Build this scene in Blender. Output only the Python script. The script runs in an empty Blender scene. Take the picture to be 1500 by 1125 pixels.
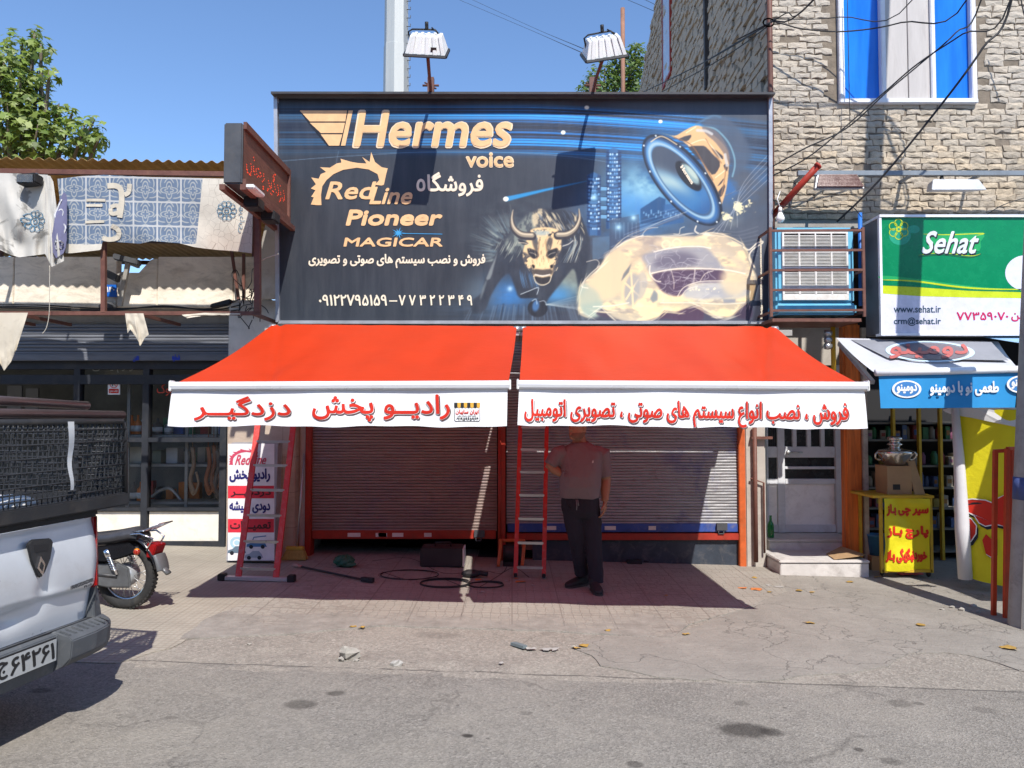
import bpy, bmesh, math, random, unicodedata
from mathutils import Vector, Matrix, noise as mnoise
from mathutils.geometry import tessellate_polygon
random.seed(7)
V = Vector
scene = bpy.context.scene
C = scene.collection
# ------------------------------------------------------------------ camera, sky, sun, exposure
F = 1120.0
PITCH = math.atan(42.5 / F)
CAM = V((0, 0, 1.7))
cam = bpy.data.cameras.new('camera'); cam.sensor_width = 36; cam.lens = F * 36 / 1500; cam.clip_end = 800
co = bpy.data.objects.new('camera', cam); C.objects.link(co)
co.location = CAM; co.rotation_euler = (math.pi / 2 + PITCH, 0, 0); scene.camera = co
SUN = V((0.30, -1, 1.24)).normalized()
el = math.asin(SUN.z); rot = math.atan2(SUN.x, SUN.y)
world = bpy.data.worlds.new('World'); scene.world = world; world.use_nodes = True
wt = world.node_tree
sky = wt.nodes.new('ShaderNodeTexSky'); sky.sky_type = 'NISHITA'; sky.sun_disc = False
sky.sun_elevation = el; sky.sun_rotation = rot; sky.altitude = 900; sky.air_density = 1.05; sky.dust_density = 0.4; sky.ozone_density = 6.0
bgn = wt.nodes['Background']; bgn.inputs[1].default_value = 0.14
wt.links.new(sky.outputs[0], bgn.inputs[0])
sl = bpy.data.lights.new('sun', 'SUN'); sl.energy = 4.15; sl.angle = math.radians(0.5); sl.color = (1, .955, .89)
so = bpy.data.objects.new('sun', sl); C.objects.link(so); so.rotation_euler = SUN.to_track_quat('Z', 'Y').to_euler(); so.location = (3, -6, 12)
scene.view_settings.view_transform = 'Standard'; scene.view_settings.look = 'None'
scene.view_settings.exposure = 0.64; scene.view_settings.gamma = 1.0; scene.view_settings.use_curve_mapping = False
scene.render.engine = 'CYCLES'
scene.cycles.max_bounces = 8; scene.cycles.transparent_max_bounces = 12

# ------------------------------------------------------------------ surveying: photo pixel + depth -> point of the street
def ray(u, v):
    a = (u - 750) / F; b = (562.5 - v) / F
    return V((a, math.cos(PITCH) - b * math.sin(PITCH), math.sin(PITCH) + b * math.cos(PITCH)))
def W(u, v, Y):
    d = ray(u, v); return CAM + d * (Y / d.y)
SL = -0.025                                       # the street falls gently to the right
def gz(x): return SL * x
def G(u, v, dz=0.0):
    d = ray(u, v); t = (SL * CAM.x + dz - CAM.z) / (d.z - SL * d.x); return CAM + d * t
class Pl:                                         # a surface given by origin, right and up
    def __init__(s, o, x, y): s.o = V(o); s.x = V(x).normalized(); s.y = V(y).normalized(); s.n = s.x.cross(s.y)
    def px(s, u, v):
        d = ray(u, v); t = (s.o - CAM).dot(s.n) / d.dot(s.n); p = CAM + d * t - s.o
        return p.dot(s.x), p.dot(s.y)
    def pt(s, a, b, d=0.0): return s.o + s.x * a + s.y * b + s.n * d
    def P(s, u, v, d=0.0): a, b = s.px(u, v); return s.pt(a, b, d)

# ------------------------------------------------------------------ materials
def lin(c): c /= 255.0; return c / 12.92 if c <= .04045 else ((c + .055) / 1.055) ** 2.4
def S(r, g, b, k=1.0): return (lin(r) * k, lin(g) * k, lin(b) * k)
def mk(name):
    m = bpy.data.materials.new(name); m.use_nodes = True; return m, m.node_tree, m.node_tree.nodes['Principled BSDF']
def nd(t, typ, ins=None, **props):
    n = t.nodes.new(typ)
    for k, v in props.items(): setattr(n, k, v)
    for k, v in (ins or {}).items():
        if isinstance(v, bpy.types.NodeSocket): t.links.new(v, n.inputs[k])
        else: n.inputs[k].default_value = v
    return n
def c4(c): return (max(0, c[0]), max(0, c[1]), max(0, c[2]), 1)
def mixc(t, f, a, b, mode='MIX'):
    n = nd(t, 'ShaderNodeMix', data_type='RGBA', blend_type=mode)
    for i, v in ((0, f), (6, a), (7, b)):
        if isinstance(v, bpy.types.NodeSocket): t.links.new(v, n.inputs[i])
        else: n.inputs[i].default_value = v if i == 0 else c4(v)
    return n.outputs[2]
def mth(t, op, a, b=0.0, c=0.0):
    n = nd(t, 'ShaderNodeMath', operation=op)
    for i, v in enumerate((a, b, c)):
        if isinstance(v, bpy.types.NodeSocket): t.links.new(v, n.inputs[i])
        else: n.inputs[i].default_value = v
    return n.outputs[0]
def mrange(t, x, a, b, c=0.0, d=1.0):
    n = nd(t, 'ShaderNodeMapRange', {0: x, 1: a, 2: b, 3: c, 4: d}); return n.outputs[0]
def noi(t, vec, scale, detail=6, rough=.6, dist=0.0):
    n = nd(t, 'ShaderNodeTexNoise', {'Scale': scale, 'Detail': detail, 'Roughness': rough, 'Distortion': dist})
    if vec is not None: t.links.new(vec, n.inputs['Vector'])
    return n.outputs['Fac']
def tco(t, which='Object', scale=None):
    o = nd(t, 'ShaderNodeTexCoord').outputs[which]
    if scale: o = nd(t, 'ShaderNodeMapping', {0: o, 3: scale}).outputs[0]
    return o
def bumpit(t, b, h, strength=.3, dist=.01):
    n = nd(t, 'ShaderNodeBump', {'Strength': strength, 'Distance': dist, 'Height': h}); t.links.new(n.outputs[0], b.inputs['Normal'])
MC = {}
def paint(name, col, rough=.6, metal=0.0, var=.16, scale=4.0, bump=.12, bscale=50.0, dirt=0.0, dcol=(.1, .085, .07), coat=0.0, stretch=None, spec=.4, dscale=None):
    if name in MC: return MC[name]
    m, t, b = mk(name); vec = tco(t, 'Object', stretch)
    n1 = noi(t, vec, scale, 8, .65)
    col_ = mixc(t, mrange(t, n1, .3, .7), [c * (1 - var) for c in col], [c * (1 + var) for c in col])
    if dirt:
        n2 = noi(t, vec, dscale or scale * 1.7, 9, .72, .6)
        col_ = mixc(t, mth(t, 'MULTIPLY', mrange(t, n2, .5, .68), dirt), col_, dcol)
    t.links.new(col_, b.inputs['Base Color'])
    t.links.new(mrange(t, n1, .25, .75, max(0, rough - .1), min(1, rough + .12)), b.inputs['Roughness'])
    b.inputs['Metallic'].default_value = metal; b.inputs['Specular IOR Level'].default_value = spec
    if coat: b.inputs['Coat Weight'].default_value = coat; b.inputs['Coat Roughness'].default_value = .12
    if bump: bumpit(t, b, noi(t, vec, bscale, 6, .65), bump, .01)
    MC[name] = m; return m
def cloth(name, col, transl=.35, rough=.75, var=.06, sheen=0.0, tcol=None, dirt=0.0, bump=.1, gloss=.3):
    if name in MC: return MC[name]
    m, t, b = mk(name); vec = tco(t)
    n1 = noi(t, vec, 3, 7)
    cc = mixc(t, mrange(t, n1, .3, .7), [c * (1 - var) for c in col], [c * (1 + var) for c in col])
    if dirt: cc = mixc(t, mth(t, 'MULTIPLY', mrange(t, noi(t, vec, 5, 9, .7, .5), .5, .7), dirt), cc, (.16, .13, .1))
    t.links.new(cc, b.inputs['Base Color']); b.inputs['Roughness'].default_value = rough; b.inputs['Specular IOR Level'].default_value = gloss
    bumpit(t, b, noi(t, vec, 14, 5), bump, .02)
    tr = nd(t, 'ShaderNodeBsdfTranslucent', {'Color': c4(tcol or col)})
    mx = nd(t, 'ShaderNodeMixShader', {0: transl, 1: b.outputs[0], 2: tr.outputs[0]})
    t.links.new(mx.outputs[0], t.nodes['Material Output'].inputs[0])
    MC[name] = m; return m
def glass(name, tint=(.9, .95, .95), mix=.12):
    if name in MC: return MC[name]
    m, t, b = mk(name)
    g = nd(t, 'ShaderNodeBsdfGlossy', {'Color': (1, 1, 1, 1), 'Roughness': .04})
    tr = nd(t, 'ShaderNodeBsdfTransparent', {'Color': c4(tint)})
    fr = nd(t, 'ShaderNodeFresnel', {'IOR': 1.45})
    df = nd(t, 'ShaderNodeBsdfDiffuse', {'Color': (.55, .53, .48, 1)})
    dust = mth(t, 'MULTIPLY', mrange(t, noi(t, tco(t), 2.5, 8, .7), .4, .8), mix)
    a = nd(t, 'ShaderNodeMixShader', {0: dust, 1: tr.outputs[0], 2: df.outputs[0]})
    mx = nd(t, 'ShaderNodeMixShader', {0: fr.outputs[0], 1: a.outputs[0], 2: g.outputs[0]})
    t.links.new(mx.outputs[0], t.nodes['Material Output'].inputs[0])
    MC[name] = m; return m

# ------------------------------------------------------------------ mesh builder
def rootloc(o):
    p = V((0, 0, 0))
    while o is not None: p = p + o.location; o = o.parent
    return p
class MB:
    def __init__(s, m=None): s.v = []; s.f = []; s.mi = []; s.sm = []; s.mats = []; s.uv = None; s.cur = 0; m and s.mat(m)
    def mat(s, m):
        if m not in s.mats: s.mats.append(m)
        s.cur = s.mats.index(m); return s
    def add(s, vs, fs, smooth=False):
        o = len(s.v); s.v += [V(p) for p in vs]
        for f in fs: s.f.append([o + i for i in f]); s.mi.append(s.cur); s.sm.append(smooth)
        return s
    def hexa(s, p): return s.add(p, [(0, 3, 2, 1), (4, 5, 6, 7), (0, 1, 5, 4), (1, 2, 6, 5), (2, 3, 7, 6), (3, 0, 4, 7)])
    def box(s, x0, y0, z0, x1, y1, z1):
        return s.hexa([(x0, y0, z0), (x1, y0, z0), (x1, y1, z0), (x0, y1, z0), (x0, y0, z1), (x1, y0, z1), (x1, y1, z1), (x0, y1, z1)])
    def obox(s, c, a, b, d):
        c = V(c); a = V(a); b = V(b); d = V(d)
        return s.hexa([c - a - b - d, c + a - b - d, c + a + b - d, c - a + b - d, c - a - b + d, c + a - b + d, c + a + b + d, c - a + b + d])
    def bar(s, p, q, w, h=None, up=(0, 0, 1)):    # square bar from p to q
        p = V(p); q = V(q); h = h or w; d = (q - p); u = V(up)
        if abs(d.normalized().dot(u)) > .95: u = V((0, 1, 0))
        a = d.cross(u).normalized() * w / 2; b = a.cross(d).normalized() * h / 2
        return s.hexa([p - a - b, p + a - b, p + a + b, p - a + b, q - a - b, q + a - b, q + a + b, q - a + b])
    def wbox(s, u0, v0, u1, v1, Y0, Y1):
        a = W(u0, v1, Y0); b = W(u1, v0, Y0); return s.box(a.x, Y0, a.z, b.x, Y1, b.z)
    def tube(s, pts, r, n=8, closed=False, flat=None):
        pts = [V(p) for p in pts]; k = len(pts); rr = r if isinstance(r, (list, tuple)) else [r] * k
        vs = []; prev = None
        for i, p in enumerate(pts):
            t = (pts[(i + 1) % k] - pts[i - 1]) if closed else (pts[min(i + 1, k - 1)] - pts[max(i - 1, 0)])
            t = t.normalized() if t.length > 1e-9 else V((0, 0, 1))
            if prev is None:
                a = t.cross(V((0, 0, 1)));  a = t.cross(V((1, 0, 0))) if a.length < .05 else a
            else: a = prev - t * prev.dot(t)
            a.normalize(); prev = a; b = t.cross(a)
            for j in range(n):
                an = 2 * math.pi * j / n; vs.append(p + (a * math.cos(an) + b * math.sin(an) * (flat or 1)) * rr[i])
        fs = []
        for i in range(k if closed else k - 1):
            for j in range(n):
                i2 = (i + 1) % k; fs.append((i * n + j, i * n + (j + 1) % n, i2 * n + (j + 1) % n, i2 * n + j))
        if not closed: fs += [tuple(range(n))[::-1], tuple((k - 1) * n + j for j in range(n))]
        return s.add(vs, fs, True)
    def lathe(s, prof, o=(0, 0, 0), axis=(0, 0, 1), n=20, arc=1.0):
        o = V(o); ax = V(axis).normalized(); a = ax.orthogonal().normalized(); b = ax.cross(a); vs = []; m = len(prof)
        for r, z in prof:
            for j in range(n):
                an = 2 * math.pi * j / n; vs.append(o + ax * z + (a * math.cos(an) + b * math.sin(an)) * r)
        fs = [(i * n + j, i * n + (j + 1) % n, (i + 1) * n + (j + 1) % n, (i + 1) * n + j) for i in range(m - 1) for j in range(n)]
        fs += [tuple(range(n))[::-1], tuple((m - 1) * n + j for j in range(n))]
        return s.add(vs, fs, True)
    def ball(s, c, r, n=12, m=8, sq=(1, 1, 1), rough=0.0):
        c = V(c); vs = [c + V((0, 0, -r * sq[2]))]; fs = []
        for i in range(1, m):
            th = math.pi * i / m - math.pi / 2
            for j in range(n):
                an = 2 * math.pi * j / n; k = 1 + random.uniform(-rough, rough)
                vs.append(c + V((math.cos(th) * math.cos(an) * r * sq[0] * k, math.cos(th) * math.sin(an) * r * sq[1] * k, math.sin(th) * r * sq[2] * k)))
        vs.append(c + V((0, 0, r * sq[2])))
        for j in range(n):
            fs.append((0, 1 + (j + 1) % n, 1 + j)); fs.append((len(vs) - 1, 1 + (m - 2) * n + j, 1 + (m - 2) * n + (j + 1) % n))
        for i in range(m - 2):
            for j in range(n): fs.append((1 + i * n + j, 1 + i * n + (j + 1) % n, 1 + (i + 1) * n + (j + 1) % n, 1 + (i + 1) * n + j))
        return s.add(vs, fs, rough < .02)
    def ext(s, poly, vec):                         # prism from a polygon
        p = [V(q) for q in poly]; vec = V(vec); n = len(p)
        nrm = sum(((p[i] - p[0]).cross(p[(i + 1) % n] - p[0]) for i in range(1, n - 1)), V())
        if nrm.dot(vec) > 0: p = p[::-1]
        return s.add(p + [q + vec for q in p], [tuple(range(n)), tuple(range(2 * n - 1, n - 1, -1))] + [(i, i + n, (i + 1) % n + n, (i + 1) % n) for i in range(n)])
    def poly(s, pts): return s.add(pts, [tuple(range(len(pts)))])
    def grid(s, fn, nu, nv, smooth=True):
        vs = [fn(i / nu, j / nv) for j in range(nv + 1) for i in range(nu + 1)]
        return s.add(vs, [(j * (nu + 1) + i, j * (nu + 1) + i + 1, (j + 1) * (nu + 1) + i + 1, (j + 1) * (nu + 1) + i) for j in range(nv) for i in range(nu)], smooth)
    def build(s, name, parent=None, bevel=0.0, seg=2, uvfn=None, solid=0.0, sub=0, merge=False):
        o0 = rootloc(parent); me = bpy.data.meshes.new(name)
        me.from_pydata([p - o0 for p in s.v], [], s.f)
        for m in s.mats: me.materials.append(m)
        me.polygons.foreach_set('material_index', s.mi); me.polygons.foreach_set('use_smooth', s.sm)
        if bevel or merge:
            bm = bmesh.new(); bm.from_mesh(me)
            if merge: bmesh.ops.remove_doubles(bm, verts=bm.verts, dist=1e-4)
            if bevel:
                ed = [e for e in bm.edges if len(e.link_faces) == 2 and e.calc_face_angle(0) > .6]
                bmesh.ops.bevel(bm, geom=ed, offset=bevel, segments=seg, affect='EDGES', clamp_overlap=True)
            bm.to_mesh(me); bm.free()
        if uvfn:
            l = me.uv_layers.new(name='print')
            for lp in me.loops: l.data[lp.index].uv = uvfn(me.vertices[lp.vertex_index].co + o0)
        me.update()
        ob = bpy.data.objects.new(name, me); C.objects.link(ob)
        if parent is not None: ob.parent = parent
        if solid:
            md = ob.modifiers.new('thickness', 'SOLIDIFY'); md.thickness = solid; md.offset = 0
        if sub: md = ob.modifiers.new('smooth', 'SUBSURF'); md.levels = sub; md.render_levels = sub
        return ob
def tag(o, label, cat, group=None, kind=None):
    o['label'] = label; o['category'] = cat
    if group: o['group'] = group
    if kind: o['kind'] = kind
    return o
def thing(name, label, cat, loc=(0, 0, 0), group=None):
    o = bpy.data.objects.new(name, None); C.objects.link(o); o.location = loc; o.empty_display_size = .1
    return tag(o, label, cat, group)
def struct(mb, name, **k):
    o = mb.build(name, **k); o['kind'] = 'structure'; return o
def dup(root, loc, label, group=None):
    r = root.copy(); C.objects.link(r); r.location = loc; r['label'] = label
    if group: r['group'] = group
    for ch in list(root.children):
        c = ch.copy(); C.objects.link(c); c.parent = r
        for g in ch.children:
            d = g.copy(); C.objects.link(d); d.parent = c
    return r
def cr(pts, n=6, closed=False):                   # smooth curve through points
    pts = [V(p) for p in pts]; k = len(pts); out = []
    for i in range(k if closed else k - 1):
        p0 = pts[i - 1] if (closed or i > 0) else pts[0]; p1 = pts[i]; p2 = pts[(i + 1) % k]
        p3 = pts[(i + 2) % k] if (closed or i + 2 < k) else pts[-1]
        for j in range(n):
            t = j / n
            out.append(.5 * ((2 * p1) + (p2 - p0) * t + (2 * p0 - 5 * p1 + 4 * p2 - p3) * t * t + (3 * p1 - p0 - 3 * p2 + p3) * t ** 3))
    if not closed: out.append(pts[-1])
    return out

# ------------------------------------------------------------------ lettering
FORMS = {}; LIG = {}
for c_ in list(range(0xFB50, 0xFDFF)) + list(range(0xFE70, 0xFEFD)):
    d_ = unicodedata.decomposition(chr(c_)).split()
    if len(d_) == 2: FORMS.setdefault(chr(int(d_[1], 16)), {})[d_[0]] = chr(c_)
    elif len(d_) == 3 and d_[1] == '0644' and d_[2] in ('0627', '0622'): LIG.setdefault(chr(int(d_[2], 16)), {})[d_[0]] = chr(c_)
def fa(s):                                         # joined letter forms, in drawing order
    out = []; i = 0
    L = lambda c: c == '\u0640' or '<initial>' in FORMS.get(c, {})
    R = lambda c: c == '\u0640' or '<final>' in FORMS.get(c, {})
    while i < len(s):
        c = s[i]; prev = i > 0 and L(s[i - 1]) and R(c); nx = i + 1 < len(s) and L(c) and R(s[i + 1])
        if c == '\u0644' and i + 1 < len(s) and s[i + 1] in LIG:
            out.append(LIG[s[i + 1]]['<final>' if prev else '<isolated>']); i += 2; continue
        k = '<medial>' if prev and nx else '<final>' if prev else '<initial>' if nx else '<isolated>'
        out.append('\u0665' if c == '\u0647' and k == '<isolated>' else FORMS.get(c, {}).get(k, c)); i += 1
    return ''.join(out[::-1])
TC = {}
def glyphs(s):
    """outlines of a line of lettering, filled contour by contour (the letter shapes overlap)"""
    if s in TC: return TC[s]
    c = bpy.data.curves.new('t', 'FONT'); c.body = s; c.resolution_u = 3; c.fill_mode = 'NONE'
    o = bpy.data.objects.new('t', c); C.objects.link(o); bpy.context.view_layer.update()
    me = bpy.data.meshes.new_from_object(o.evaluated_get(bpy.context.evaluated_depsgraph_get()))
    nb_ = {}
    for e in me.edges: a, b = e.vertices; nb_.setdefault(a, []).append(b); nb_.setdefault(b, []).append(a)
    seen = set(); loops = []
    for v in range(len(me.vertices)):
        if v in seen or v not in nb_: continue
        lp = [v]; seen.add(v)
        # walk upwards in index order so the drawing direction is kept
        nx = min(nb_[v])
        while nx not in seen:
            lp.append(nx); seen.add(nx); nn = [k for k in nb_[nx] if k not in seen]
            if not nn: break
            nx = nn[0]
        pts = [me.vertices[k].co.xy for k in lp]; A = sum(pts[k][0] * pts[(k + 1) % len(pts)][1] - pts[(k + 1) % len(pts)][0] * pts[k][1] for k in range(len(pts)))
        if abs(A) > 1e-7: loops.append((pts, A))
    bpy.data.objects.remove(o); bpy.data.curves.remove(c); bpy.data.meshes.remove(me)
    def ins(p, poly):
        r = False; j = len(poly) - 1
        for i in range(len(poly)):
            a, b = poly[i], poly[j]
            if (a[1] > p[1]) != (b[1] > p[1]) and p[0] < (b[0] - a[0]) * (p[1] - a[1]) / (b[1] - a[1]) + a[0]: r = not r
            j = i
        return r
    big = max(loops, key=lambda l: abs(l[1]))[1]; out = [l for l in loops if l[1] * big > 0]; hol = [l for l in loops if l[1] * big < 0]
    vs = []; fs = []
    for k, (pts, A) in enumerate(out):
        hs = [h[0] for h in hol if abs(h[1]) < abs(A) and all(ins(h[0][q], pts) for q in (0, len(h[0]) // 3, 2 * len(h[0]) // 3))]
        allp = list(pts) + [p for h in hs for p in h]; off = len(vs)
        tri = tessellate_polygon([[V((p[0], p[1], 0)) for p in l] for l in [pts] + hs])
        vs += [(p[0], p[1], (k % 5) * 4e-5) for p in allp]
        for t in tri:
            a, b, c_ = [allp[q] for q in t]
            cr_ = (b[0] - a[0]) * (c_[1] - a[1]) - (b[1] - a[1]) * (c_[0] - a[0])
            if abs(cr_) > 1e-9: fs.append(tuple(off + q for q in (t if cr_ > 0 else t[::-1])))
    x0 = min(v[0] for v in vs); x1 = max(v[0] for v in vs); y0 = min(v[1] for v in vs); y1 = max(v[1] for v in vs)
    TC[s] = ([((x - x0) / (x1 - x0), (y - y0) / (y1 - y0), l) for x, y, l in vs], fs, (x1 - x0) / (y1 - y0)); return TC[s]
def text(mb, pl, s, box, d=.004, bold=0.0, shear=0.0, warp=None, dx=0, dy=0, quad=None):
    """flat lettering on plane pl filling a pixel box; bold = stroke growth as a share of the height"""
    vs, fs, asp = glyphs(s)
    u0, v0, u1, v1 = box
    q = quad or [(u0 + dx, v1 + dy), (u1 + dx, v1 + dy), (u1 + dx, v0 + dy), (u0 + dx, v0 + dy)]
    q = [pl.px(*p) for p in q]
    hh = abs(v1 - v0) / max(1, abs(u1 - u0))
    offs = [(0, 0)] if not bold else [(math.cos(a) * bold * hh * .9, math.sin(a) * bold) for a in [i * math.pi / 4 for i in range(8)]] + [(0, 0)]
    for k, (ox, oy) in enumerate(offs):
        pts = []
        for x, y, lay in vs:
            x = bold * hh + x * (1 - 2 * bold * hh) + ox; y = bold + y * (1 - 2 * bold) + oy
            if shear: x = x * (1 - shear * hh) + y * shear * hh
            a = q[0][0] * (1 - x) * (1 - y) + q[1][0] * x * (1 - y) + q[2][0] * x * y + q[3][0] * (1 - x) * y
            b = q[0][1] * (1 - x) * (1 - y) + q[1][1] * x * (1 - y) + q[2][1] * x * y + q[3][1] * (1 - x) * y
            p = pl.pt(a, b, d + k * .00022 + lay)
            pts.append(warp(p) if warp else p)
        mb.add(pts, fs)
    return mb
def shape(mb, pl, pts, d=.003, smooth=0, warp=None):
    if smooth: pts = [(p.x, p.y) for p in cr([(a, b, 0) for a, b in pts], smooth, True)]
    P = [pl.P(u, v, d) for u, v in pts]
    n = sum(((P[i] - P[0]).cross(P[i + 1] - P[0]) for i in range(1, len(P) - 1)), V())
    if n.dot(pl.n) < 0: P = P[::-1]
    mb.poly([warp(p) for p in P] if warp else P); return mb
def ell(mb, pl, cx, cy, rx, ry, ang=0.0, d=.003, n=36, a0=0, a1=360, inner=None, warp=None):
    pts = []; ca, sa = math.cos(math.radians(ang)), math.sin(math.radians(ang))
    f = lambda k, t: (cx + ca * rx * k * math.cos(t) - sa * ry * k * math.sin(t), cy + sa * rx * k * math.cos(t) + ca * ry * k * math.sin(t))
    T = [math.radians(a0 + (a1 - a0) * i / n) for i in range(n + (a1 - a0 != 360))]
    if inner is None: return shape(mb, pl, [f(1, t) for t in T], d, warp=warp)
    A = [pl.P(*f(1, t), d) for t in T]; B = [pl.P(*f(inner, t), d) for t in T]
    if warp: A = [warp(p) for p in A]; B = [warp(p) for p in B]
    k = len(T); full = a1 - a0 == 360
    mb.add(A + B, [(i, i + k, (i + 1) % k + k, (i + 1) % k) for i in range(k if full else k - 1)]); return mb
def stroke(mb, pl, pts, w, d=.003, smooth=6, taper=False, warp=None):
    if smooth: pts = [(p.x, p.y) for p in cr([(a, b, 0) for a, b in pts], smooth)]
    n = len(pts); A = []; B = []
    for i, (u, v) in enumerate(pts):
        a = pts[max(0, i - 1)]; b = pts[min(n - 1, i + 1)]; tx, ty = b[0] - a[0], b[1] - a[1]; l = math.hypot(tx, ty) or 1
        ww = w / 2 * ((math.sin(math.pi * (i + .3) / (n - .4)) ** .6) if taper else 1)
        A.append(pl.P(u - ty / l * ww, v + tx / l * ww, d)); B.append(pl.P(u + ty / l * ww, v - tx / l * ww, d))
    if warp: A = [warp(p) for p in A]; B = [warp(p) for p in B]
    mb.add(A + B, [(i, i + 1, n + i + 1, n + i) for i in range(n - 1)]); return mb
def rrect(u0, v0, u1, v1, r, n=5):
    out = []
    for cx, cy, a in ((u1 - r, v0 + r, -90), (u1 - r, v1 - r, 0), (u0 + r, v1 - r, 90), (u0 + r, v0 + r, 180)):
        out += [(cx + r * math.cos(math.radians(a + 90 * i / n)), cy + r * math.sin(math.radians(a + 90 * i / n))) for i in range(n + 1)]
    return out
def PX(p):
    d = p - CAM; f = d.y * math.cos(PITCH) + d.z * math.sin(PITCH); up = -d.y * math.sin(PITCH) + d.z * math.cos(PITCH)
    return 750 + F * d.x / f, 562.5 - F * up / f
# ================================================================== THE SETTING: street and pavements
def sep(t, vec):
    n = nd(t, 'ShaderNodeSeparateXYZ', {0: vec}); return n.outputs[0], n.outputs[1], n.outputs[2]
def joint(t, x, period, w):
    f = mth(t, 'FRACT', mth(t, 'DIVIDE', x, period)); return mth(t, 'GREATER_THAN', mth(t, 'ABSOLUTE', mth(t, 'SUBTRACT', f, .5)), .5 - w / period / 2)
def m_asphalt(name, col, spots=(), coarse=1.0, pits=.5):
    m, t, b = mk(name); vec = tco(t)
    big = noi(t, vec, .7, 8, .7, .4); mid = noi(t, vec, 5, 8, .7); fine = noi(t, vec, 130, 3, .7)
    vo = nd(t, 'ShaderNodeTexVoronoi', {'Scale': 95.0 * coarse, 'Vector': vec})
    col_ = mixc(t, mrange(t, big, .3, .7), [c * .80 for c in col], [c * 1.17 for c in col])
    col_ = mixc(t, mth(t, 'MULTIPLY', mrange(t, mid, .35, .7), .5), col_, [c * .74 for c in col])
    col_ = mixc(t, mth(t, 'MULTIPLY', mrange(t, vo.outputs['Color'], .3, 1), .48), col_, [min(.6, c * 1.8 + .03) for c in col])
    gm_ = noi(t, vec, 38, 5, .75); col_ = mixc(t, mth(t, 'MULTIPLY', mrange(t, gm_, .52, .66), .6), col_, [c * .5 for c in col])
    col_ = mixc(t, mth(t, 'MULTIPLY', mth(t, 'GREATER_THAN', fine, .6), .6), col_, [c * .38 for c in col])
    dust = noi(t, vec, 1.6, 9, .75, .8)
    col_ = mixc(t, mth(t, 'MULTIPLY', mrange(t, dust, .45, .72), .55), col_, (.315, .285, .24))
    pv = nd(t, 'ShaderNodeTexVoronoi', {'Scale': 7.0, 'Vector': vec, 'Randomness': 1.0}); x, y, z = sep(t, vec)
    pit = mth(t, 'LESS_THAN', mth(t, 'ADD', pv.outputs['Distance'], mth(t, 'MULTIPLY', mid, .25)), .19)
    col_ = mixc(t, mth(t, 'MULTIPLY', pit, pits), col_, (.045, .04, .036))
    wob = mth(t, 'MULTIPLY', mth(t, 'SUBTRACT', noi(t, vec, 9, 6, .7), .5), .9)
    cw = nd(t, 'ShaderNodeVectorMath', {0: vec, 1: nd(t, 'ShaderNodeVectorMath', {0: nd(t, 'ShaderNodeTexNoise', {'Scale': 2.5, 'Vector': vec, 'Detail': 7.0}).outputs['Color'], 1: (.7, .7, 0)}, operation='MULTIPLY').outputs[0]}, operation='ADD').outputs[0]
    ck = nd(t, 'ShaderNodeTexVoronoi', {'Scale': .55, 'Vector': cw}, feature='DISTANCE_TO_EDGE').outputs['Distance']
    crk = mth(t, 'MULTIPLY', mrange(t, ck, .0015, .008, 1, 0), mrange(t, noi(t, vec, .8, 3), .5, .58)); col_ = mixc(t, mth(t, 'MULTIPLY', crk, .4), col_, (.07, .062, .055))
    pt_ = nd(t, 'ShaderNodeTexVoronoi', {'Scale': .42, 'Vector': cw}).outputs['Color']; col_ = mixc(t, mth(t, 'MULTIPLY', mrange(t, pt_, .2, .9), .22), col_, [c * .6 for c in col])
    sm2 = mth(t, 'ABSOLUTE', mth(t, 'ADD', mth(t, 'SUBTRACT', y, 5.06), mth(t, 'ADD', mth(t, 'MULTIPLY', x, .028), mth(t, 'MULTIPLY', mth(t, 'SUBTRACT', noi(t, vec, 3, 6), .5), .05)))); col_ = mixc(t, mth(t, 'MULTIPLY', mth(t, 'MULTIPLY', mth(t, 'LESS_THAN', sm2, .010), mrange(t, mid, .35, .5)), .7), col_, (.06, .055, .05))
    for (px, py, rx, ry, k) in spots:
        dx = mth(t, 'DIVIDE', mth(t, 'SUBTRACT', x, px), rx); dy = mth(t, 'DIVIDE', mth(t, 'SUBTRACT', y, py), ry)
        r = mth(t, 'ADD', mth(t, 'SQRT', mth(t, 'ADD', mth(t, 'MULTIPLY', dx, dx), mth(t, 'MULTIPLY', dy, dy))), wob)
        col_ = mixc(t, mth(t, 'MULTIPLY', mrange(t, r, 1.15, .7), k), col_, (.035, .03, .026))
    t.links.new(col_, b.inputs['Base Color']); b.inputs['Roughness'].default_value = .88; b.inputs['Specular IOR Level'].default_value = .3
    h = mth(t, 'ADD', mth(t, 'MULTIPLY', vo.outputs['Distance'], .6), mth(t, 'ADD', mth(t, 'MULTIPLY', fine, .6), mth(t, 'MULTIPLY', mid, 1.3)))
    bumpit(t, b, h, .75, .012); return m
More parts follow.
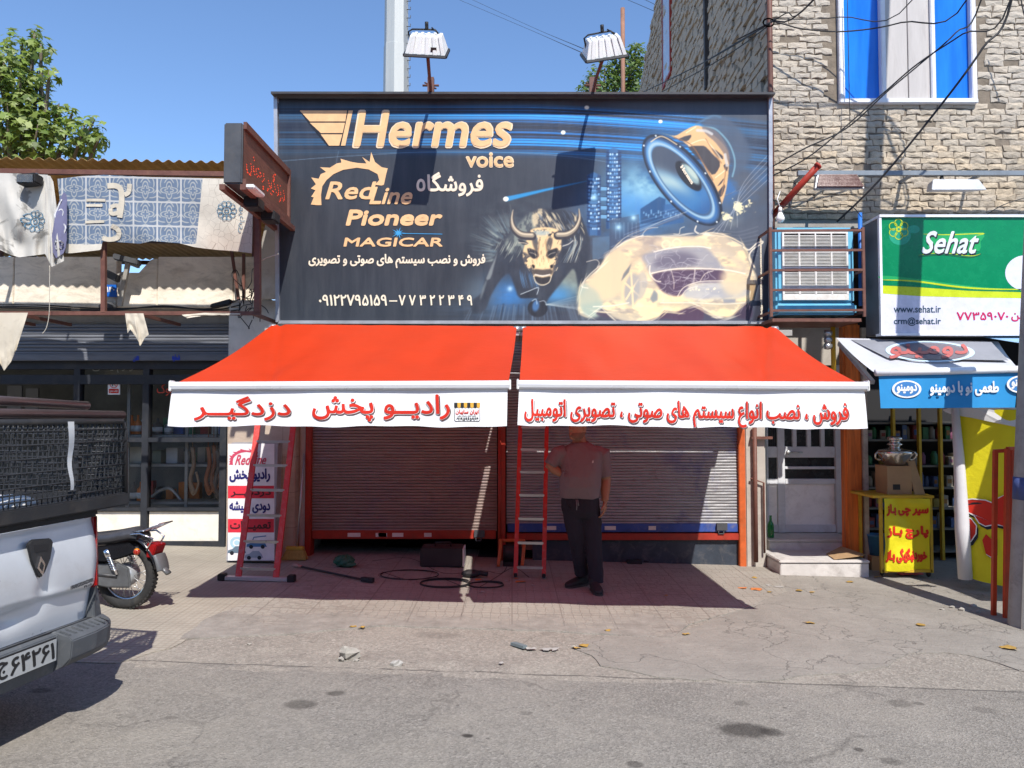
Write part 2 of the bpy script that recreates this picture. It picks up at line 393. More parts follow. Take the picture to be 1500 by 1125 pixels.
def m_tiles():
    m, t, b = mk('hexagon_tiles'); vec = tco(t); x, y, z = sep(t, vec)
    jn = mth(t, 'MAXIMUM', joint(t, x, .42, .011), joint(t, mth(t, 'ADD', y, .2), .42, .011))
    hx = nd(t, 'ShaderNodeTexVoronoi', {'Scale': 13.0, 'Vector': vec, 'Randomness': .35}, feature='DISTANCE_TO_EDGE')
    gr = mrange(t, hx.outputs['Distance'], .015, .06, 1, 0)
    cell = nd(t, 'ShaderNodeTexWhiteNoise', {'Vector': nd(t, 'ShaderNodeVectorMath', {0: nd(t, 'ShaderNodeVectorMath', {0: vec, 1: (.42, .42, 50)}, operation='DIVIDE').outputs[0]}, operation='FLOOR').outputs[0]}).outputs['Value']
    n = noi(t, vec, 1.1, 9, .7, .3); col = mixc(t, mrange(t, n, .3, .7), (.255, .235, .20), (.35, .325, .28))
    col = mixc(t, mth(t, 'MULTIPLY', cell, .3), col, (.27, .225, .19))
    col = mixc(t, mth(t, 'MULTIPLY', gr, .38), col, (.17, .14, .12))
    col = mixc(t, mth(t, 'MULTIPLY', jn, .55), col, (.15, .125, .105))
    col = mixc(t, mth(t, 'MULTIPLY', mrange(t, noi(t, vec, 4, 9, .75, .7), .52, .7), .5), col, (.2, .175, .15))
    col = mixc(t, mth(t, 'MULTIPLY', mth(t, 'GREATER_THAN', noi(t, vec, 60, 3, .7), .64), .5), col, (.12, .1, .09))
    wr = mth(t, 'ADD', mrange(t, y, 7.3, 5.9, 0, 1.0), mth(t, 'MULTIPLY', mth(t, 'SUBTRACT', noi(t, vec, 2.2, 8, .72, .5), .5), 2.6)); wr = mrange(t, wr, .52, .78)
    cz_ = mixc(t, mrange(t, noi(t, vec, 6, 8, .75), .3, .7), (.17, .155, .135), (.33, .305, .27)); col = mixc(t, mth(t, 'MULTIPLY', wr, .9), col, cz_)
    t.links.new(col, b.inputs['Base Color']); b.inputs['Roughness'].default_value = .75
    keep = mth(t, 'SUBTRACT', 1.0, wr)
    h = mth(t, 'SUBTRACT', mth(t, 'MULTIPLY', noi(t, vec, 70, 5), mth(t, 'ADD', .4, wr)), mth(t, 'MULTIPLY', keep, mth(t, 'ADD', mth(t, 'MULTIPLY', gr, .5), jn))); bumpit(t, b, h, .65, .010); return m
def m_ribbed():
    m, t, b = mk('ribbed_paving'); vec = tco(t); x, y, z = sep(t, vec)
    jn = mth(t, 'MAXIMUM', joint(t, x, .30, .009), joint(t, y, .30, .009))
    rb = mth(t, 'ABSOLUTE', mth(t, 'SINE', mth(t, 'MULTIPLY', mth(t, 'ADD', y, mth(t, 'MULTIPLY', noi(t, vec, 8, 3), .01)), math.pi / .05)))
    r2 = mth(t, 'ABSOLUTE', mth(t, 'SINE', mth(t, 'MULTIPLY', x, math.pi / .05)))
    rr = mth(t, 'MULTIPLY', mth(t, 'POWER', rb, .5), mth(t, 'POWER', r2, .35))
    n = noi(t, vec, 1.3, 9, .72, .4); col = mixc(t, mrange(t, n, .3, .7), (.275, .25, .205), (.395, .36, .30))
    col = mixc(t, mth(t, 'MULTIPLY', mth(t, 'SUBTRACT', 1.0, rr), .55), col, (.2, .165, .125))
    col = mixc(t, mth(t, 'MULTIPLY', jn, .38), col, (.17, .145, .115)); col = mixc(t, mth(t, 'MULTIPLY', mrange(t, noi(t, vec, .9, 9, .78, 1.0), .48, .66), .55), col, (.22, .195, .16))
    col = mixc(t, mth(t, 'MULTIPLY', mrange(t, noi(t, vec, 3, 9, .75, .7), .55, .7), .6), col, (.25, .22, .18))
    t.links.new(col, b.inputs['Base Color']); b.inputs['Roughness'].default_value = .85
    bumpit(t, b, mth(t, 'ADD', mth(t, 'MULTIPLY', rr, .8), mth(t, 'MULTIPLY', noi(t, vec, 60, 5), .3)), .55, .008); return m
def m_concrete(name, col):
    m, t, b = mk(name); vec = tco(t)
    c = mixc(t, mrange(t, noi(t, vec, .9, 9, .7, .5), .3, .7), [k * .8 for k in col], [k * 1.15 for k in col])
    st = noi(t, tco(t, 'Object', (1, 6, 1)), 5, 8, .7); c = mixc(t, mth(t, 'MULTIPLY', mrange(t, st, .4, .7), .35), c, [k * .7 for k in col])
    cv = nd(t, 'ShaderNodeTexVoronoi', {'Scale': .9, 'Vector': nd(t, 'ShaderNodeVectorMath', {0: vec, 1: nd(t, 'ShaderNodeTexNoise', {'Scale': 3.0, 'Vector': vec, 'Detail': 6.0}).outputs['Color']}, operation='ADD').outputs[0]}, feature='DISTANCE_TO_EDGE')
    crk = mrange(t, cv.outputs['Distance'], .001, .010, 1, 0); c = mixc(t, mth(t, 'MULTIPLY', crk, .6), c, (.09, .08, .07))
    c = mixc(t, mth(t, 'MULTIPLY', mrange(t, noi(t, vec, 3.5, 9, .78, .8), .46, .66), .5), c, [k * .68 for k in col]); c = mixc(t, mth(t, 'MULTIPLY', mth(t, 'GREATER_THAN', noi(t, vec, 60, 4, .7), .6), .5), c, [k * .45 for k in col])
    t.links.new(c, b.inputs['Base Color']); b.inputs['Roughness'].default_value = .85
    bumpit(t, b, mth(t, 'SUBTRACT', mth(t, 'ADD', noi(t, vec, 45, 6, .7), mth(t, 'MULTIPLY', noi(t, vec, 9, 8, .75), 1.6)), mth(t, 'MULTIPLY', crk, .5)), .8, .012); return m
def spot(u, v, ru, rv, k):
    p = G(u, v); q = G(u, v + rv); return (p.x, p.y, ru * p.y / F, abs(q.y - p.y), k)
spots = [spot(1092, 1070, 40, 12, .75), spot(1130, 1073, 18, 6, .6), spot(440, 1032, 24, 7, .55), spot(492, 1016, 14, 4, .6), spot(1085, 1030, 12, 4, .35), spot(1318, 1030, 20, 6, .4), spot(685, 1078, 9, 3, .9), spot(1306, 1115, 16, 6, .45),
         spot(930, 1120, 14, 5, .6), spot(1258, 1098, 8, 3, .7), spot(60, 1012, 16, 4, .5), spot(1440, 1040, 18, 5, .3), spot(710, 958, 12, 4, .6), spot(770, 1045, 10, 3, .3), spot(1345, 1030, 9, 3, .45), spot(250, 1050, 10, 3, .3)]
def sheet(pts, h, name, m, jit=.03, step=.12, sub=True):
    """irregular outline laid on the street, h above it, with a ragged edge"""
    out = []; n = len(pts)
    for i in range(n):
        a = pts[i]; b = pts[(i + 1) % n]; k = max(1, int((b - a).length / step))
        for j in range(k):
            p = a.lerp(b, j / k); q = p * 5.0
            out.append(V((p.x + jit * mnoise.noise((q.x, q.y, 1)) + jit * .5 * mnoise.noise((q.x * 4, q.y * 4, 2)), p.y + jit * mnoise.noise((q.x, q.y, 9)) + jit * .5 * mnoise.noise((q.x * 4, q.y * 4, 7)), 0)))
    mb = MB(m); top = [V((p.x, p.y, gz(p.x) + h)) for p in out]
    mb.ext([p - V((0, 0, .014)) for p in top], (0, 0, .014))
    return struct(mb, name)
m_road = m_asphalt('road_asphalt', (.218, .199, .174), spots, .8)
m_verge = m_asphalt('broken_verge', (.262, .236, .202), [spot(1160, 975, 30, 6, .3), spot(640, 930, 40, 5, .25)], .6, .3)
mb = MB(m_road); mb.add([(-300, -60, gz(-300) - .02), (300, -60, gz(300) - .02), (300, 400, gz(300) - .02), (-300, 400, gz(-300) - .02)], [(0, 1, 2, 3)]); struct(mb, 'ground')
def roadfn(s, t):
    x = -14 + 28 * s; y = 1.0 + 4.12 * t; return V((x, y, gz(x) + (.004 * mnoise.noise((x * 1.3, y * 1.3, 0)) - .004 * max(0, t - .9) * 10)))
mb = MB(m_road); mb.grid(roadfn, 110, 24); struct(mb, 'road')
def vergefn(s, t):
    x = -9 + 18 * s; y = 4.95 + 2.2 * t + .05 * mnoise.noise((x * 3, 0, 3)) * (1 - t)
    k = math.exp(-((y - 5.35) / .3) ** 2) * math.exp(-((x + .9) / 1.3) ** 4)
    return V((x, y, gz(x) - .001 + k * (.022 * mnoise.noise((x * 2.2, y * 3, 5)) + .02 * mnoise.noise((x * 7, y * 7, 8)) + .008 * mnoise.noise((x * 20, y * 20, 8))) - .006 * (1 if t == 0 else 0)))
mb = MB(m_verge); mb.grid(vergefn, 220, 34); struct(mb, 'pavement_edge')
def far(u, v): p = G(u, v); return p
mr = m_ribbed(); mt = m_tiles()
sheet([G(-700, 960), G(170, 972), G(250, 950), G(330, 905), G(395, 872), V((-2.3, 9.6, 0)), V((-9, 9.6, 0)), V((-9, 5.6, 0))], .006, 'ribbed_paving', mr, .02)
sheet([G(262, 938), G(300, 908), G(395, 873), V((-2.32, 9.5, 0)), V((3.0, 9.5, 0)), G(1140, 838), G(1150, 868), G(1100, 890), G(1010, 915), G(985, 936), G(800, 925), G(560, 918), G(420, 930)], .010, 'tiled_pavement', mt, .025)
mc = m_concrete('worn_concrete', (.29, .265, .23))
sheet([G(852, 952), G(868, 934), G(1000, 926), G(1110, 878), G(1140, 848), V((3.2, 9.5, 0)), V((9, 9.5, 0)), V((9, 5.2, 0)), G(1500, 985), G(1440, 965), G(1330, 955), G(1290, 982), G(1100, 1000), G(960, 992), G(890, 976)], .006, 'concrete_patch', mc, .075)

# ================================================================== SHOP with the shutters
plaster = paint('plaster', (.42, .385, .34), .85, var=.14, scale=2.5, bump=.25, bscale=25, dirt=.55, dcol=(.24, .21, .18))
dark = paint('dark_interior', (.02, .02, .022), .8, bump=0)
concrete = paint('concrete', (.34, .32, .29), .85, var=.2, scale=3, bump=.3, bscale=35, dirt=.5, dcol=(.17, .15, .13))
rustred = paint('red_paint', (.33, .03, .015), .5, var=.25, scale=8, dirt=.5, dcol=(.16, .05, .025))
orange = paint('orange_paint', (.50, .10, .022), .5, var=.25, scale=8, dirt=.5, dcol=(.30, .12, .05))
brown = paint('brown_steel', (.13, .052, .038), .6, var=.25, scale=9, dirt=.5, dcol=(.2, .1, .06))
black = paint('black_plastic', (.018, .018, .02), .5, var=.2)
dgrey = paint('dark_grey_metal', (.06, .064, .072), .5, var=.2, dirt=.3)
steel = paint('bare_steel', (.5, .5, .5), .35, .8, var=.15)
white = paint('white_paint', (.72, .72, .70), .5, var=.07, dirt=.2, dcol=(.4, .37, .33))
YS = 8.9
shop = thing('shop_building', 'low shop with two brown roller shutters under the red awnings and wide billboard', 'shop', (0, 9.0, 0))
def m_shutter(name, col, blue):
    m, t, b = mk(name); vec = tco(t)
    st = noi(t, tco(t, 'Object', (.6, 1, 9)), 4, 8, .7); c = mixc(t, mrange(t, st, .3, .7), [k * .72 for k in col], [k * 1.15 for k in col])
    c = mixc(t, mth(t, 'MULTIPLY', mrange(t, noi(t, vec, 1.6, 7, .7, .5), .52, .66), blue), c, (.05, .06, .22))
    c = mixc(t, mth(t, 'MULTIPLY', mrange(t, noi(t, vec, 7, 9, .75), .56, .7), .5), c, (.14, .085, .07))
    t.links.new(c, b.inputs['Base Color']); b.inputs['Roughness'].default_value = .5; b.inputs['Metallic'].default_value = .15; bumpit(t, b, noi(t, vec, 60, 5), .15, .01); return m
def corrug(mb, x0, x1, z0, z1, Y, pitch, dep, xs=1):
    prof = []; n = max(1, round((z1 - z0) / pitch)); p = (z1 - z0) / n
    for i in range(n):
        for a, d in ((.0, 0), (.12, 1), (.5, 1.25), (.86, 1), (.98, 0)): prof.append((Y - d * dep, z0 + (i + a) * p))
    vs = []; k = 36
    for y, z in prof:                              # knocked about: slats bow and dip a little along their length
        for i in range(k + 1): x = x0 + (x1 - x0) * i / k; vs.append((x, y + .007 * mnoise.noise((x * 2.2, z * 3.5, x0)) + .004 * mnoise.noise((x * 7, z * 22, x0)), z + .004 * mnoise.noise((x * 1.5, z * 2, 5)) + .002 * mnoise.noise((x * 5, round((z - z0) / p) * 3.1, 9))))
    return mb.add(vs, [(j * (k + 1) + i, j * (k + 1) + i + 1, (j + 1) * (k + 1) + i + 1, (j + 1) * (k + 1) + i) for j in range(len(prof) - 1) for i in range(k)])
xa = W(458, 700, YS).x; xb = W(728, 700, YS).x; xc = W(742, 700, YS).x; xd = W(1080, 700, YS).x
zb1 = W(600, 778, YS).z; zb2 = W(900, 768, YS).z; ztop = 2.66
for x0, x1, z0, blue, nm in ((xa, xb, zb1, .25, 'brown_shutter_paint'), (xc, xd, zb2, .6, 'grey_shutter_paint')):
    mb = MB(m_shutter(nm, (.27, .205, .18) if nm[0] == 'b' else (.31, .31, .315), blue)); corrug(mb, x0, x1, z0, ztop, YS, .034, .014)
    s_ = mb.build('shutter', shop); s_['label'] = 'brown slatted roller shutter' if nm[0] == 'b' else 'greyer slatted roller shutter with a blue bottom rail'
    mb = MB(rustred if nm[0] == 'b' else paint('blue_paint', (.03, .07, .28), .5, var=.3, dirt=.5, dcol=(.2, .18, .17)))
    mb.box(x0 + .01, YS - .035, z0 - .085, x1 - .01, YS + .01, z0 + .012); r_ = mb.build('bottom_rail', s_, .006)
    mb = MB(paint('paper', (.62, .6, .55), .8)); rr = random.Random(3)
    for q in range(5):
        mb = MB(MC['paper']); a = rr.uniform(x0 + .4, x1 - .3); mb.box(a, YS - .0385, z0 - .06, a + rr.uniform(.08, .16), YS - .0355, z0 - .015); mb.build('sticker', s_)
    mb = MB(dgrey); mb.box(x1 - .26, YS - .075, z0 - .06, x1 - .14, YS - .036, z0 + .02); mb.tube([(x1 - .24, YS - .06, z0 - .06), (x1 - .24, YS - .06, z0 - .1), (x1 - .18, YS - .06, z0 - .1), (x1 - .18, YS - .06, z0 - .06)], .008, 6); mb.build('padlock', s_)
# jambs and posts
mb = MB(rustred); mb.box(xa - .07, YS - .07, -.1, xa, YS + .1, ztop); mb.build('post', shop, .006)
mb = MB(rustred); mb.box(xb + .012, YS - .09, -.1, xc - .012, YS + .1, ztop); mb.tube([(xb + .03, YS - .1, .1), (xb + .03, YS - .1, 1.5)], .02); mb.build('post', shop, .006)
mb = MB(orange); mb.box(xd, YS - .07, -.2, xd + .075, YS + .1, ztop); mb.build('post', shop, .006)
mb = MB(rustred); mb.box(xc, YS - .05, zb2 - .175, xd, YS + .1, zb2 - .098); mb.build('sill', shop, .005)
mb = MB(paint('blue_black_panel', (.035, .045, .062), .5, var=.3, dirt=.45, dcol=(.16, .15, .14))); mb.box(xc + .3, YS + .0, -.12, xd, YS + .06, zb2 - .178); mb.build('plinth', shop, .004)
mb = MB(brown); mb.box(xc, YS + .01, .12, xc + .95, YS + .07, .19); mb.build('threshold', shop)
# pillar with stone cladding, left
m, t, b = mk('stone_cladding'); vec = tco(t); x, y, z = sep(t, vec)
j = mth(t, 'MAXIMUM', joint(t, z, .40, .008), joint(t, mth(t, 'ADD', x, .13), .62, .006)); n_ = noi(t, tco(t, 'Object', (1, 1, 3)), 3, 8, .7)
c = mixc(t, mrange(t, n_, .3, .7), (.40, .31, .24), (.54, .45, .36)); c = mixc(t, mth(t, 'MULTIPLY', j, .6), c, (.2, .15, .12)); t.links.new(c, b.inputs['Base Color']); b.inputs['Roughness'].default_value = .5
bumpit(t, b, mth(t, 'SUBTRACT', noi(t, vec, 30, 5), j), .3, .006); m_stone = m
xp0 = W(332, 700, 8.72).x; xp1 = W(432, 700, 8.72).x
mb = MB(m_stone); mb.box(xp0, 8.72, -.1, xp1, 9.6, 2.2); mb.build('pillar', shop, .01)
mb = MB(paint('pale_render', (.62, .58, .52), .85, var=.14, scale=2.5, bump=.25, bscale=25, dirt=.5, dcol=(.36, .32, .28))); mb.box(xp0 - .02, 8.76, 2.2, xp1 - .03, 9.6, 3.0); mb.box(xp1, 8.9, -.1, xa - .068, 9.6, 2.8); mb.build('wall', shop, .012)
mb = MB(plaster); w0 = W(383, 450, 8.8).x
def wedge(s, t_):
    z = 2.98 + s * 1.6; xx = w0 + .1 * s + (.25 * s * s); return V((xx + t_ * .9, 8.55 + .05 * t_, z))
mb.grid(wedge, 8, 2); mb.build('wall', shop, solid=.05)
mb = MB(concrete); mb.box(-2.55, 9.05, ztop - .1, 2.93, 9.3, 4.95); mb.box(-2.55, 9.3, 4.6, 2.93, 16, 4.9); mb.build('roof', shop)
mb = MB(dark); mb.box(-2.5, 9.9, -.2, 2.9, 10.0, 4.6); mb.box(-2.5, 9.0, -.05, 2.9, 9.9, .02); mb.build('back_wall', shop)
mb = MB(plaster); xw0 = xd + .076; xw1 = W(1122, 700, 8.85).x
mb.box(xw0, 8.85, -.25, xw1, 9.6, 3.0); mb.build('wall', shop, .015)
mb = MB(brown); mb.tube([(xw0 + .1, 8.80, 0), (xw0 + .1, 8.80, 1.55)], .025); mb.tube([(xw0 + .2, 8.81, .1), (xw0 + .2, 8.81, .9), (xw0 + .05, 8.81, .95)], .012); mb.box(xw0 + .06, 8.78, 1.4, xw0 + .3, 8.84, 1.43); mb.build('pipe', shop)

# ================================================================== BILLBOARD
YB = 8.5
bl = W(409, 472.5, YB); BBP = Pl(bl, (1, 0, 0), (0, -.14, 2.45))
bb = thing('billboard', 'wide dark blue billboard with gold lettering and a painted bull over the awnings', 'billboard', (bl.x + 2.7, bl.y, bl.z))
# the printed picture: painted in numbers over a fine grid on the board and kept as a colour attribute
import numpy as np
PU0, PV0, PU1, PV1 = 405.0, 140.0, 1130.0, 476.0; SS = 2
PW, PH = int((PU1 - PU0) * SS), int((PV1 - PV0) * SS)
gx_, gy_ = np.meshgrid(PU0 + (np.arange(PW) + .5) / SS, PV0 + (np.arange(PH) + .5) / SS)
ART = np.zeros((PH, PW, 3)); nrs = np.random.RandomState(5)
def col8(c): return np.array(c, float) / 255
def lay(m, c, box=None):
    y0, y1, x0, x1 = box or (0, PH, 0, PW); a = ART[y0:y1, x0:x1]; m = np.clip(m, 0, 1)[..., None]
    a[:] = a * (1 - m) + (c if isinstance(c, np.ndarray) and c.ndim == 3 else col8(c)) * m
def bbx(pts, pad):
    us = [p[0] for p in pts]; vs = [p[1] for p in pts]
    x0 = int((min(us) - pad - PU0) * SS); x1 = int((max(us) + pad - PU0) * SS) + 1; y0 = int((min(vs) - pad - PV0) * SS); y1 = int((max(vs) + pad - PV0) * SS) + 1
    return max(0, y0), min(PH, max(y1, 1)), max(0, x0), min(PW, max(x1, 1))
def blur(m, s):
    r = max(1, int(s * 2.5)); k = np.exp(-.5 * (np.arange(-r, r + 1) / s) ** 2); k /= k.sum()
    for ax in (0, 1):
        p = np.pad(m, [(r, r) if a == ax else (0, 0) for a in (0, 1)], 'edge'); o = np.zeros_like(m)
        for i, w in enumerate(k): o += w * (p[i:i + m.shape[0], :] if ax == 0 else p[:, i:i + m.shape[1]])
        m = o
    return m
def fbm(su, sv, seed, octv=5, gain=.55):
    r = np.random.RandomState(seed); out = np.zeros((PH, PW)); amp = 1; tot = 0
    for o in range(octv):
        nx, ny = int((PU1 - PU0) / su * 2 ** o) + 3, int((PV1 - PV0) / sv * 2 ** o) + 3; g = r.rand(ny, nx)
        fx = (gx_[0] - PU0) / su * 2 ** o; fy = (gy_[:, 0] - PV0) / sv * 2 ** o; ix = np.minimum(fx.astype(int), nx - 2); iy = np.minimum(fy.astype(int), ny - 2); tx = fx - ix; ty = fy - iy; tx = tx * tx * (3 - 2 * tx); ty = (ty * ty * (3 - 2 * ty))[:, None]
        out += amp * (g[iy][:, ix] * (1 - tx) * (1 - ty) + g[iy][:, ix + 1] * tx * (1 - ty) + g[iy + 1][:, ix] * (1 - tx) * ty + g[iy + 1][:, ix + 1] * tx * ty); tot += amp; amp *= gain
    return out / tot
def curve(pts, n=8, closed=False): return [(p.x, p.y) for p in cr([(a, b, 0) for a, b in pts], n, closed)]
def fill(pts, c, soft=1.0, op=1.0, sm=0, tex=None):
    if sm: pts = curve(pts, sm, True)
    b = bbx(pts, soft * 3 + 1); y0, y1, x0, x1 = b
    if y1 <= y0 or x1 <= x0: return
    X, Y = gx_[y0:y1, x0:x1], gy_[y0:y1, x0:x1]; ins = np.zeros(X.shape, bool); j = len(pts) - 1
    for i in range(len(pts)):
        (xi, yi), (xj, yj) = pts[i], pts[j]
        if yi != yj: ins ^= ((yi > Y) != (yj > Y)) & (X < (xj - xi) * (Y - yi) / (yj - yi) + xi)
        j = i
    m = blur(ins.astype(float), max(.5, soft * SS * .5)) * op
    if tex is not None: m = m * tex[y0:y1, x0:x1]
    lay(m, c[y0:y1, x0:x1] if isinstance(c, np.ndarray) else c, b)
def line(pts, w, c, soft=.7, op=1.0, sm=6, taper=False):
    if sm: pts = curve(pts, sm)
    b = bbx(pts, w + soft * 3); y0, y1, x0, x1 = b
    if y1 <= y0 or x1 <= x0: return
    X, Y = gx_[y0:y1, x0:x1], gy_[y0:y1, x0:x1]; m = np.zeros(X.shape); n = len(pts) - 1
    for i in range(n):
        (ax, ay), (bx, by) = pts[i], pts[i + 1]; dx, dy = bx - ax, by - ay; L = dx * dx + dy * dy or 1e-6
        t = np.clip(((X - ax) * dx + (Y - ay) * dy) / L, 0, 1); d = np.hypot(X - ax - t * dx, Y - ay - t * dy)
        ww = w / 2 if taper is False else (w / 2 * (1 - (i + t) / n) if taper == 'end' else w / 2 * np.sin(np.pi * np.clip((i + t) / n, .02, .98)))
        m = np.maximum(m, np.clip((ww - d) / soft + .5, 0, 1))
    lay(m * op, c, b)
def lines(pts, ws, c, soft=.7, op=1.0):                     # stroke with a width at each point
    q = curve(pts, 8); k = len(q); n = len(ws) - 1; b = bbx(q, max(ws) + 3); y0, y1, x0, x1 = b; X, Y = gx_[y0:y1, x0:x1], gy_[y0:y1, x0:x1]; m = np.zeros(X.shape)
    for i in range(k - 1):
        (ax, ay), (bx, by) = q[i], q[i + 1]; dx, dy = bx - ax, by - ay; L = dx * dx + dy * dy or 1e-6; t = np.clip(((X - ax) * dx + (Y - ay) * dy) / L, 0, 1); d = np.hypot(X - ax - t * dx, Y - ay - t * dy)
        f = (i + t) / (k - 1) * n; i0 = np.minimum(f.astype(int), n - 1); wv = np.array(ws); ww = wv[i0] * (1 - (f - i0)) + wv[i0 + 1] * (f - i0); m = np.maximum(m, np.clip((ww / 2 - d) / soft + .5, 0, 1))
    lay(m * op, c, b)
def gl(cx, cy, rx, ry, c, op, tex=None, p=1.0):
    m = np.exp(-(((gx_ - cx) / rx) ** 2 + ((gy_ - cy) / ry) ** 2) ** p) * op; lay(m * tex if tex is not None else m, c)
def oval(cx, cy, rx, ry, ang, c, soft=1, op=1, inner=None, tex=None):
    ca, sa = math.cos(math.radians(ang)), math.sin(math.radians(ang)); X, Y = gx_ - cx, gy_ - cy; u, v = (X * ca + Y * sa) / rx, (-X * sa + Y * ca) / ry; r = np.hypot(u, v); k = soft / min(rx, ry)
    m = np.clip((1 - r) / k + .5, 0, 1)
    if inner: m *= np.clip((r - inner) / k + .5, 0, 1)
    lay(m * op * (tex if tex is not None else 1), c); return u, v, r
sst = lambda x, a, b: np.clip((x - a) / (b - a), 0, 1) ** 2 * (3 - 2 * np.clip((x - a) / (b - a), 0, 1))
n1, n2, n3 = fbm(90, 70, 1), fbm(40, 30, 2), fbm(10, 10, 3, 4)
g = np.clip((gx_ - 640) / 300, 0, 1)[..., None]; ART[:] = col8((47, 52, 61)) * (1 - g) + col8((70, 77, 90)) * g; ART *= (.88 + .24 * n1)[..., None]
gl(1000, 340, 150, 45, (98, 105, 120), .55, sst(n2, .35, .7)); gl(1090, 250, 55, 75, (96, 104, 116), .6)
# blue streaks along the top
stv = np.zeros((PH, PW)); r_ = np.random.RandomState(8)
bend = np.maximum(gx_ - 760, 0) ** 1.5 * .0035; prof = r_.rand(400); prof = np.convolve(prof, [.25, .5, .25], 'same'); prof2 = np.convolve(r_.rand(60), [.3, .4, .3], 'same')
vv = gy_ - bend; stv = .5 * np.interp(vv, np.linspace(140, 290, 400), prof) + .5 * np.interp(vv, np.linspace(140, 290, 60), prof2) + .12 * (fbm(160, 4, 9, 3) - .5)
band = sst(vv, 150, 160) * (1 - sst(vv, 205, 240)); right = sst(gx_, 420, 830) * (1 - .85 * sst(gx_, 1040, 1120))
lay(band * sst(stv, .40 - .12 * .5, .62) * (.25 + .75 * right), (28, 105, 185)); lay(band * sst(stv, .55, .72) * (.2 + .8 * right), (50, 165, 235)); lay(band * sst(.62 - stv, .1, .3) * .8, (24, 34, 58))
line([(410, 236), (520, 228), (640, 222), (760, 224), (840, 230), (905, 240)], .7, (120, 150, 175), .8, .8); line([(492, 242), (496, 221)], .6, (110, 135, 155), .8, .8, 0)
# mist and sky glow
mist = sst(n2 * .6 + n1 * .4, .30, .62); 
gl(950, 282, 68, 52, (62, 150, 220), 1.0, .62 + .38 * mist); gl(942, 276, 36, 28, (165, 205, 205), .95, sst(n2, .34, .62)); gl(915, 300, 30, 26, (90, 165, 220), .7); gl(925, 305, 60, 22, (60, 130, 200), .8, mist); gl(900, 340, 70, 30, (60, 110, 165), .6, mist)
gl(1085, 265, 40, 34, (45, 120, 200), .85, mist); gl(985, 195, 60, 22, (40, 145, 225), .45); gl(1075, 205, 40, 34, (62, 76, 95), .75)
for k in range(8): line([(1050, 336 + 5 * k), (1080, 340 + 5 * k), (1110, 332 + 6 * k)], 1.4, (135, 142, 152), 1.6, .35)
line([(742, 291.5), (800, 278), (865, 264)], 7, (40, 150, 215), 2.0, .9, 0, 'end')
# city
def building(pts, c, op=.9): fill(pts, c, .8, op)
rt = np.random.RandomState(5)
for a, c_, tp, bt in ((860, 880, 252, 345), (888, 910, 216, 335)):
    fill([(a, tp + 5), ((a + c_) / 2, tp), (c_, tp + 5), (c_, bt), (a, bt)], (58, 108, 160), 1.2, .85); fill([(a, tp + 5), (a + 4, tp + 3), (a + 4, bt), (a, bt)], (35, 62, 105), 1, .7); fill([(c_ - 5, tp + 3), (c_, tp + 5), (c_, bt), (c_ - 5, bt)], (35, 62, 105), 1, .7)
    v = tp + 7
    while v < bt - 8:
        line([(a, v), ((a + c_) / 2, v + 2), (c_, v)], .9, (24, 40, 72), .7, .9)
        for k in range(6):
            if rt.rand() < .62: x = a + 1.5 + (c_ - a - 3) * (k + .5) / 6; fill([(x - 1, v + 1.6), (x + 1.1, v + 1.8), (x + 1.1, v + 4.6), (x - 1, v + 4.4)], (190, 225, 245) if rt.rand() < .45 else (110, 165, 215), .6, .95)
        v += 5.6
for v in (273, 288, 301, 314): fill([(880, v), (889, v + .5), (889, v + 6), (880, v + 6)], (120, 180, 220), .8, .8); line([(880, v), (889, v + .5)], 1, (28, 45, 75), .7)
building([(938, 306), (966, 288), (975, 292), (972, 326), (938, 328)], (34, 78, 125)); building([(972, 300), (1000, 296), (1002, 326), (972, 330)], (44, 92, 145), .7)
for k in range(16): fill([(942 + 3.6 * k, 310 - (k % 4) + 3 * (k % 3)), (944 + 3.6 * k, 310 - (k % 4) + 3 * (k % 3)), (944 + 3.6 * k, 313 + 3 * (k % 3)), (942 + 3.6 * k, 313 + 3 * (k % 3))], (150, 200, 235), .7, .6)
building([(868, 348), (893, 346), (893, 378), (868, 380)], (95, 125, 150), .6); building([(893, 322), (936, 314), (938, 352), (893, 362)], (64, 80, 105), .8)
for k in range(6): line([(902 + 6 * k, 326), (902 + 6 * k, 350 - k)], .8, (140, 165, 185), .7, .7, 0)
for k in range(16): u = 690 + rt.rand() * 190; line([(870 + k * 5, 385 - k * 4.6), (930 + k * 9, 345 - k * 4), (1000 + 6 * k, 318 - k * 3)], .5 + rt.rand(), (150, 165, 185) if k % 2 else (60, 68, 88), 1.1, .4)
for u, v in ((928, 319), (906, 333), (870, 289)): gl(u, v, 3.2, 3.2, (235, 245, 240), 1); gl(u, v, 9, 8, (120, 190, 225), .5)
# loudspeaker
ZS = lambda pts: [(920 + x / 5.625, 150 + y / 5.625) for x, y in pts]
fill(ZS([(600, 180), (690, 110), (830, 130), (960, 290), (1020, 450), (880, 600), (840, 480), (700, 260)]), (78, 92, 112), 5, .85, 4)
for w_, op in ((3.0, .5), (1.2, .9)): line(ZS([(620, 205), (720, 220), (820, 320), (870, 430), (880, 520), (860, 610)]), w_, (125, 170, 185), 1.2, op)
line(ZS([(560, 180), (690, 112), (760, 120)]), 3, (90, 130, 160), 3, .7)
fill(ZS([(270, 250), (380, 275), (460, 235), (540, 195), (610, 200), (700, 265), (790, 350), (830, 440), (828, 560), (815, 680), (795, 770), (760, 880), (745, 940), (700, 700), (600, 480), (450, 320)]), (226, 182, 128), 1, 1, 4)
fill(ZS([(610, 200), (690, 215), (760, 270), (830, 400), (840, 520), (800, 440), (720, 330), (640, 260)]), (120, 110, 110), 1.2, .8, 3)
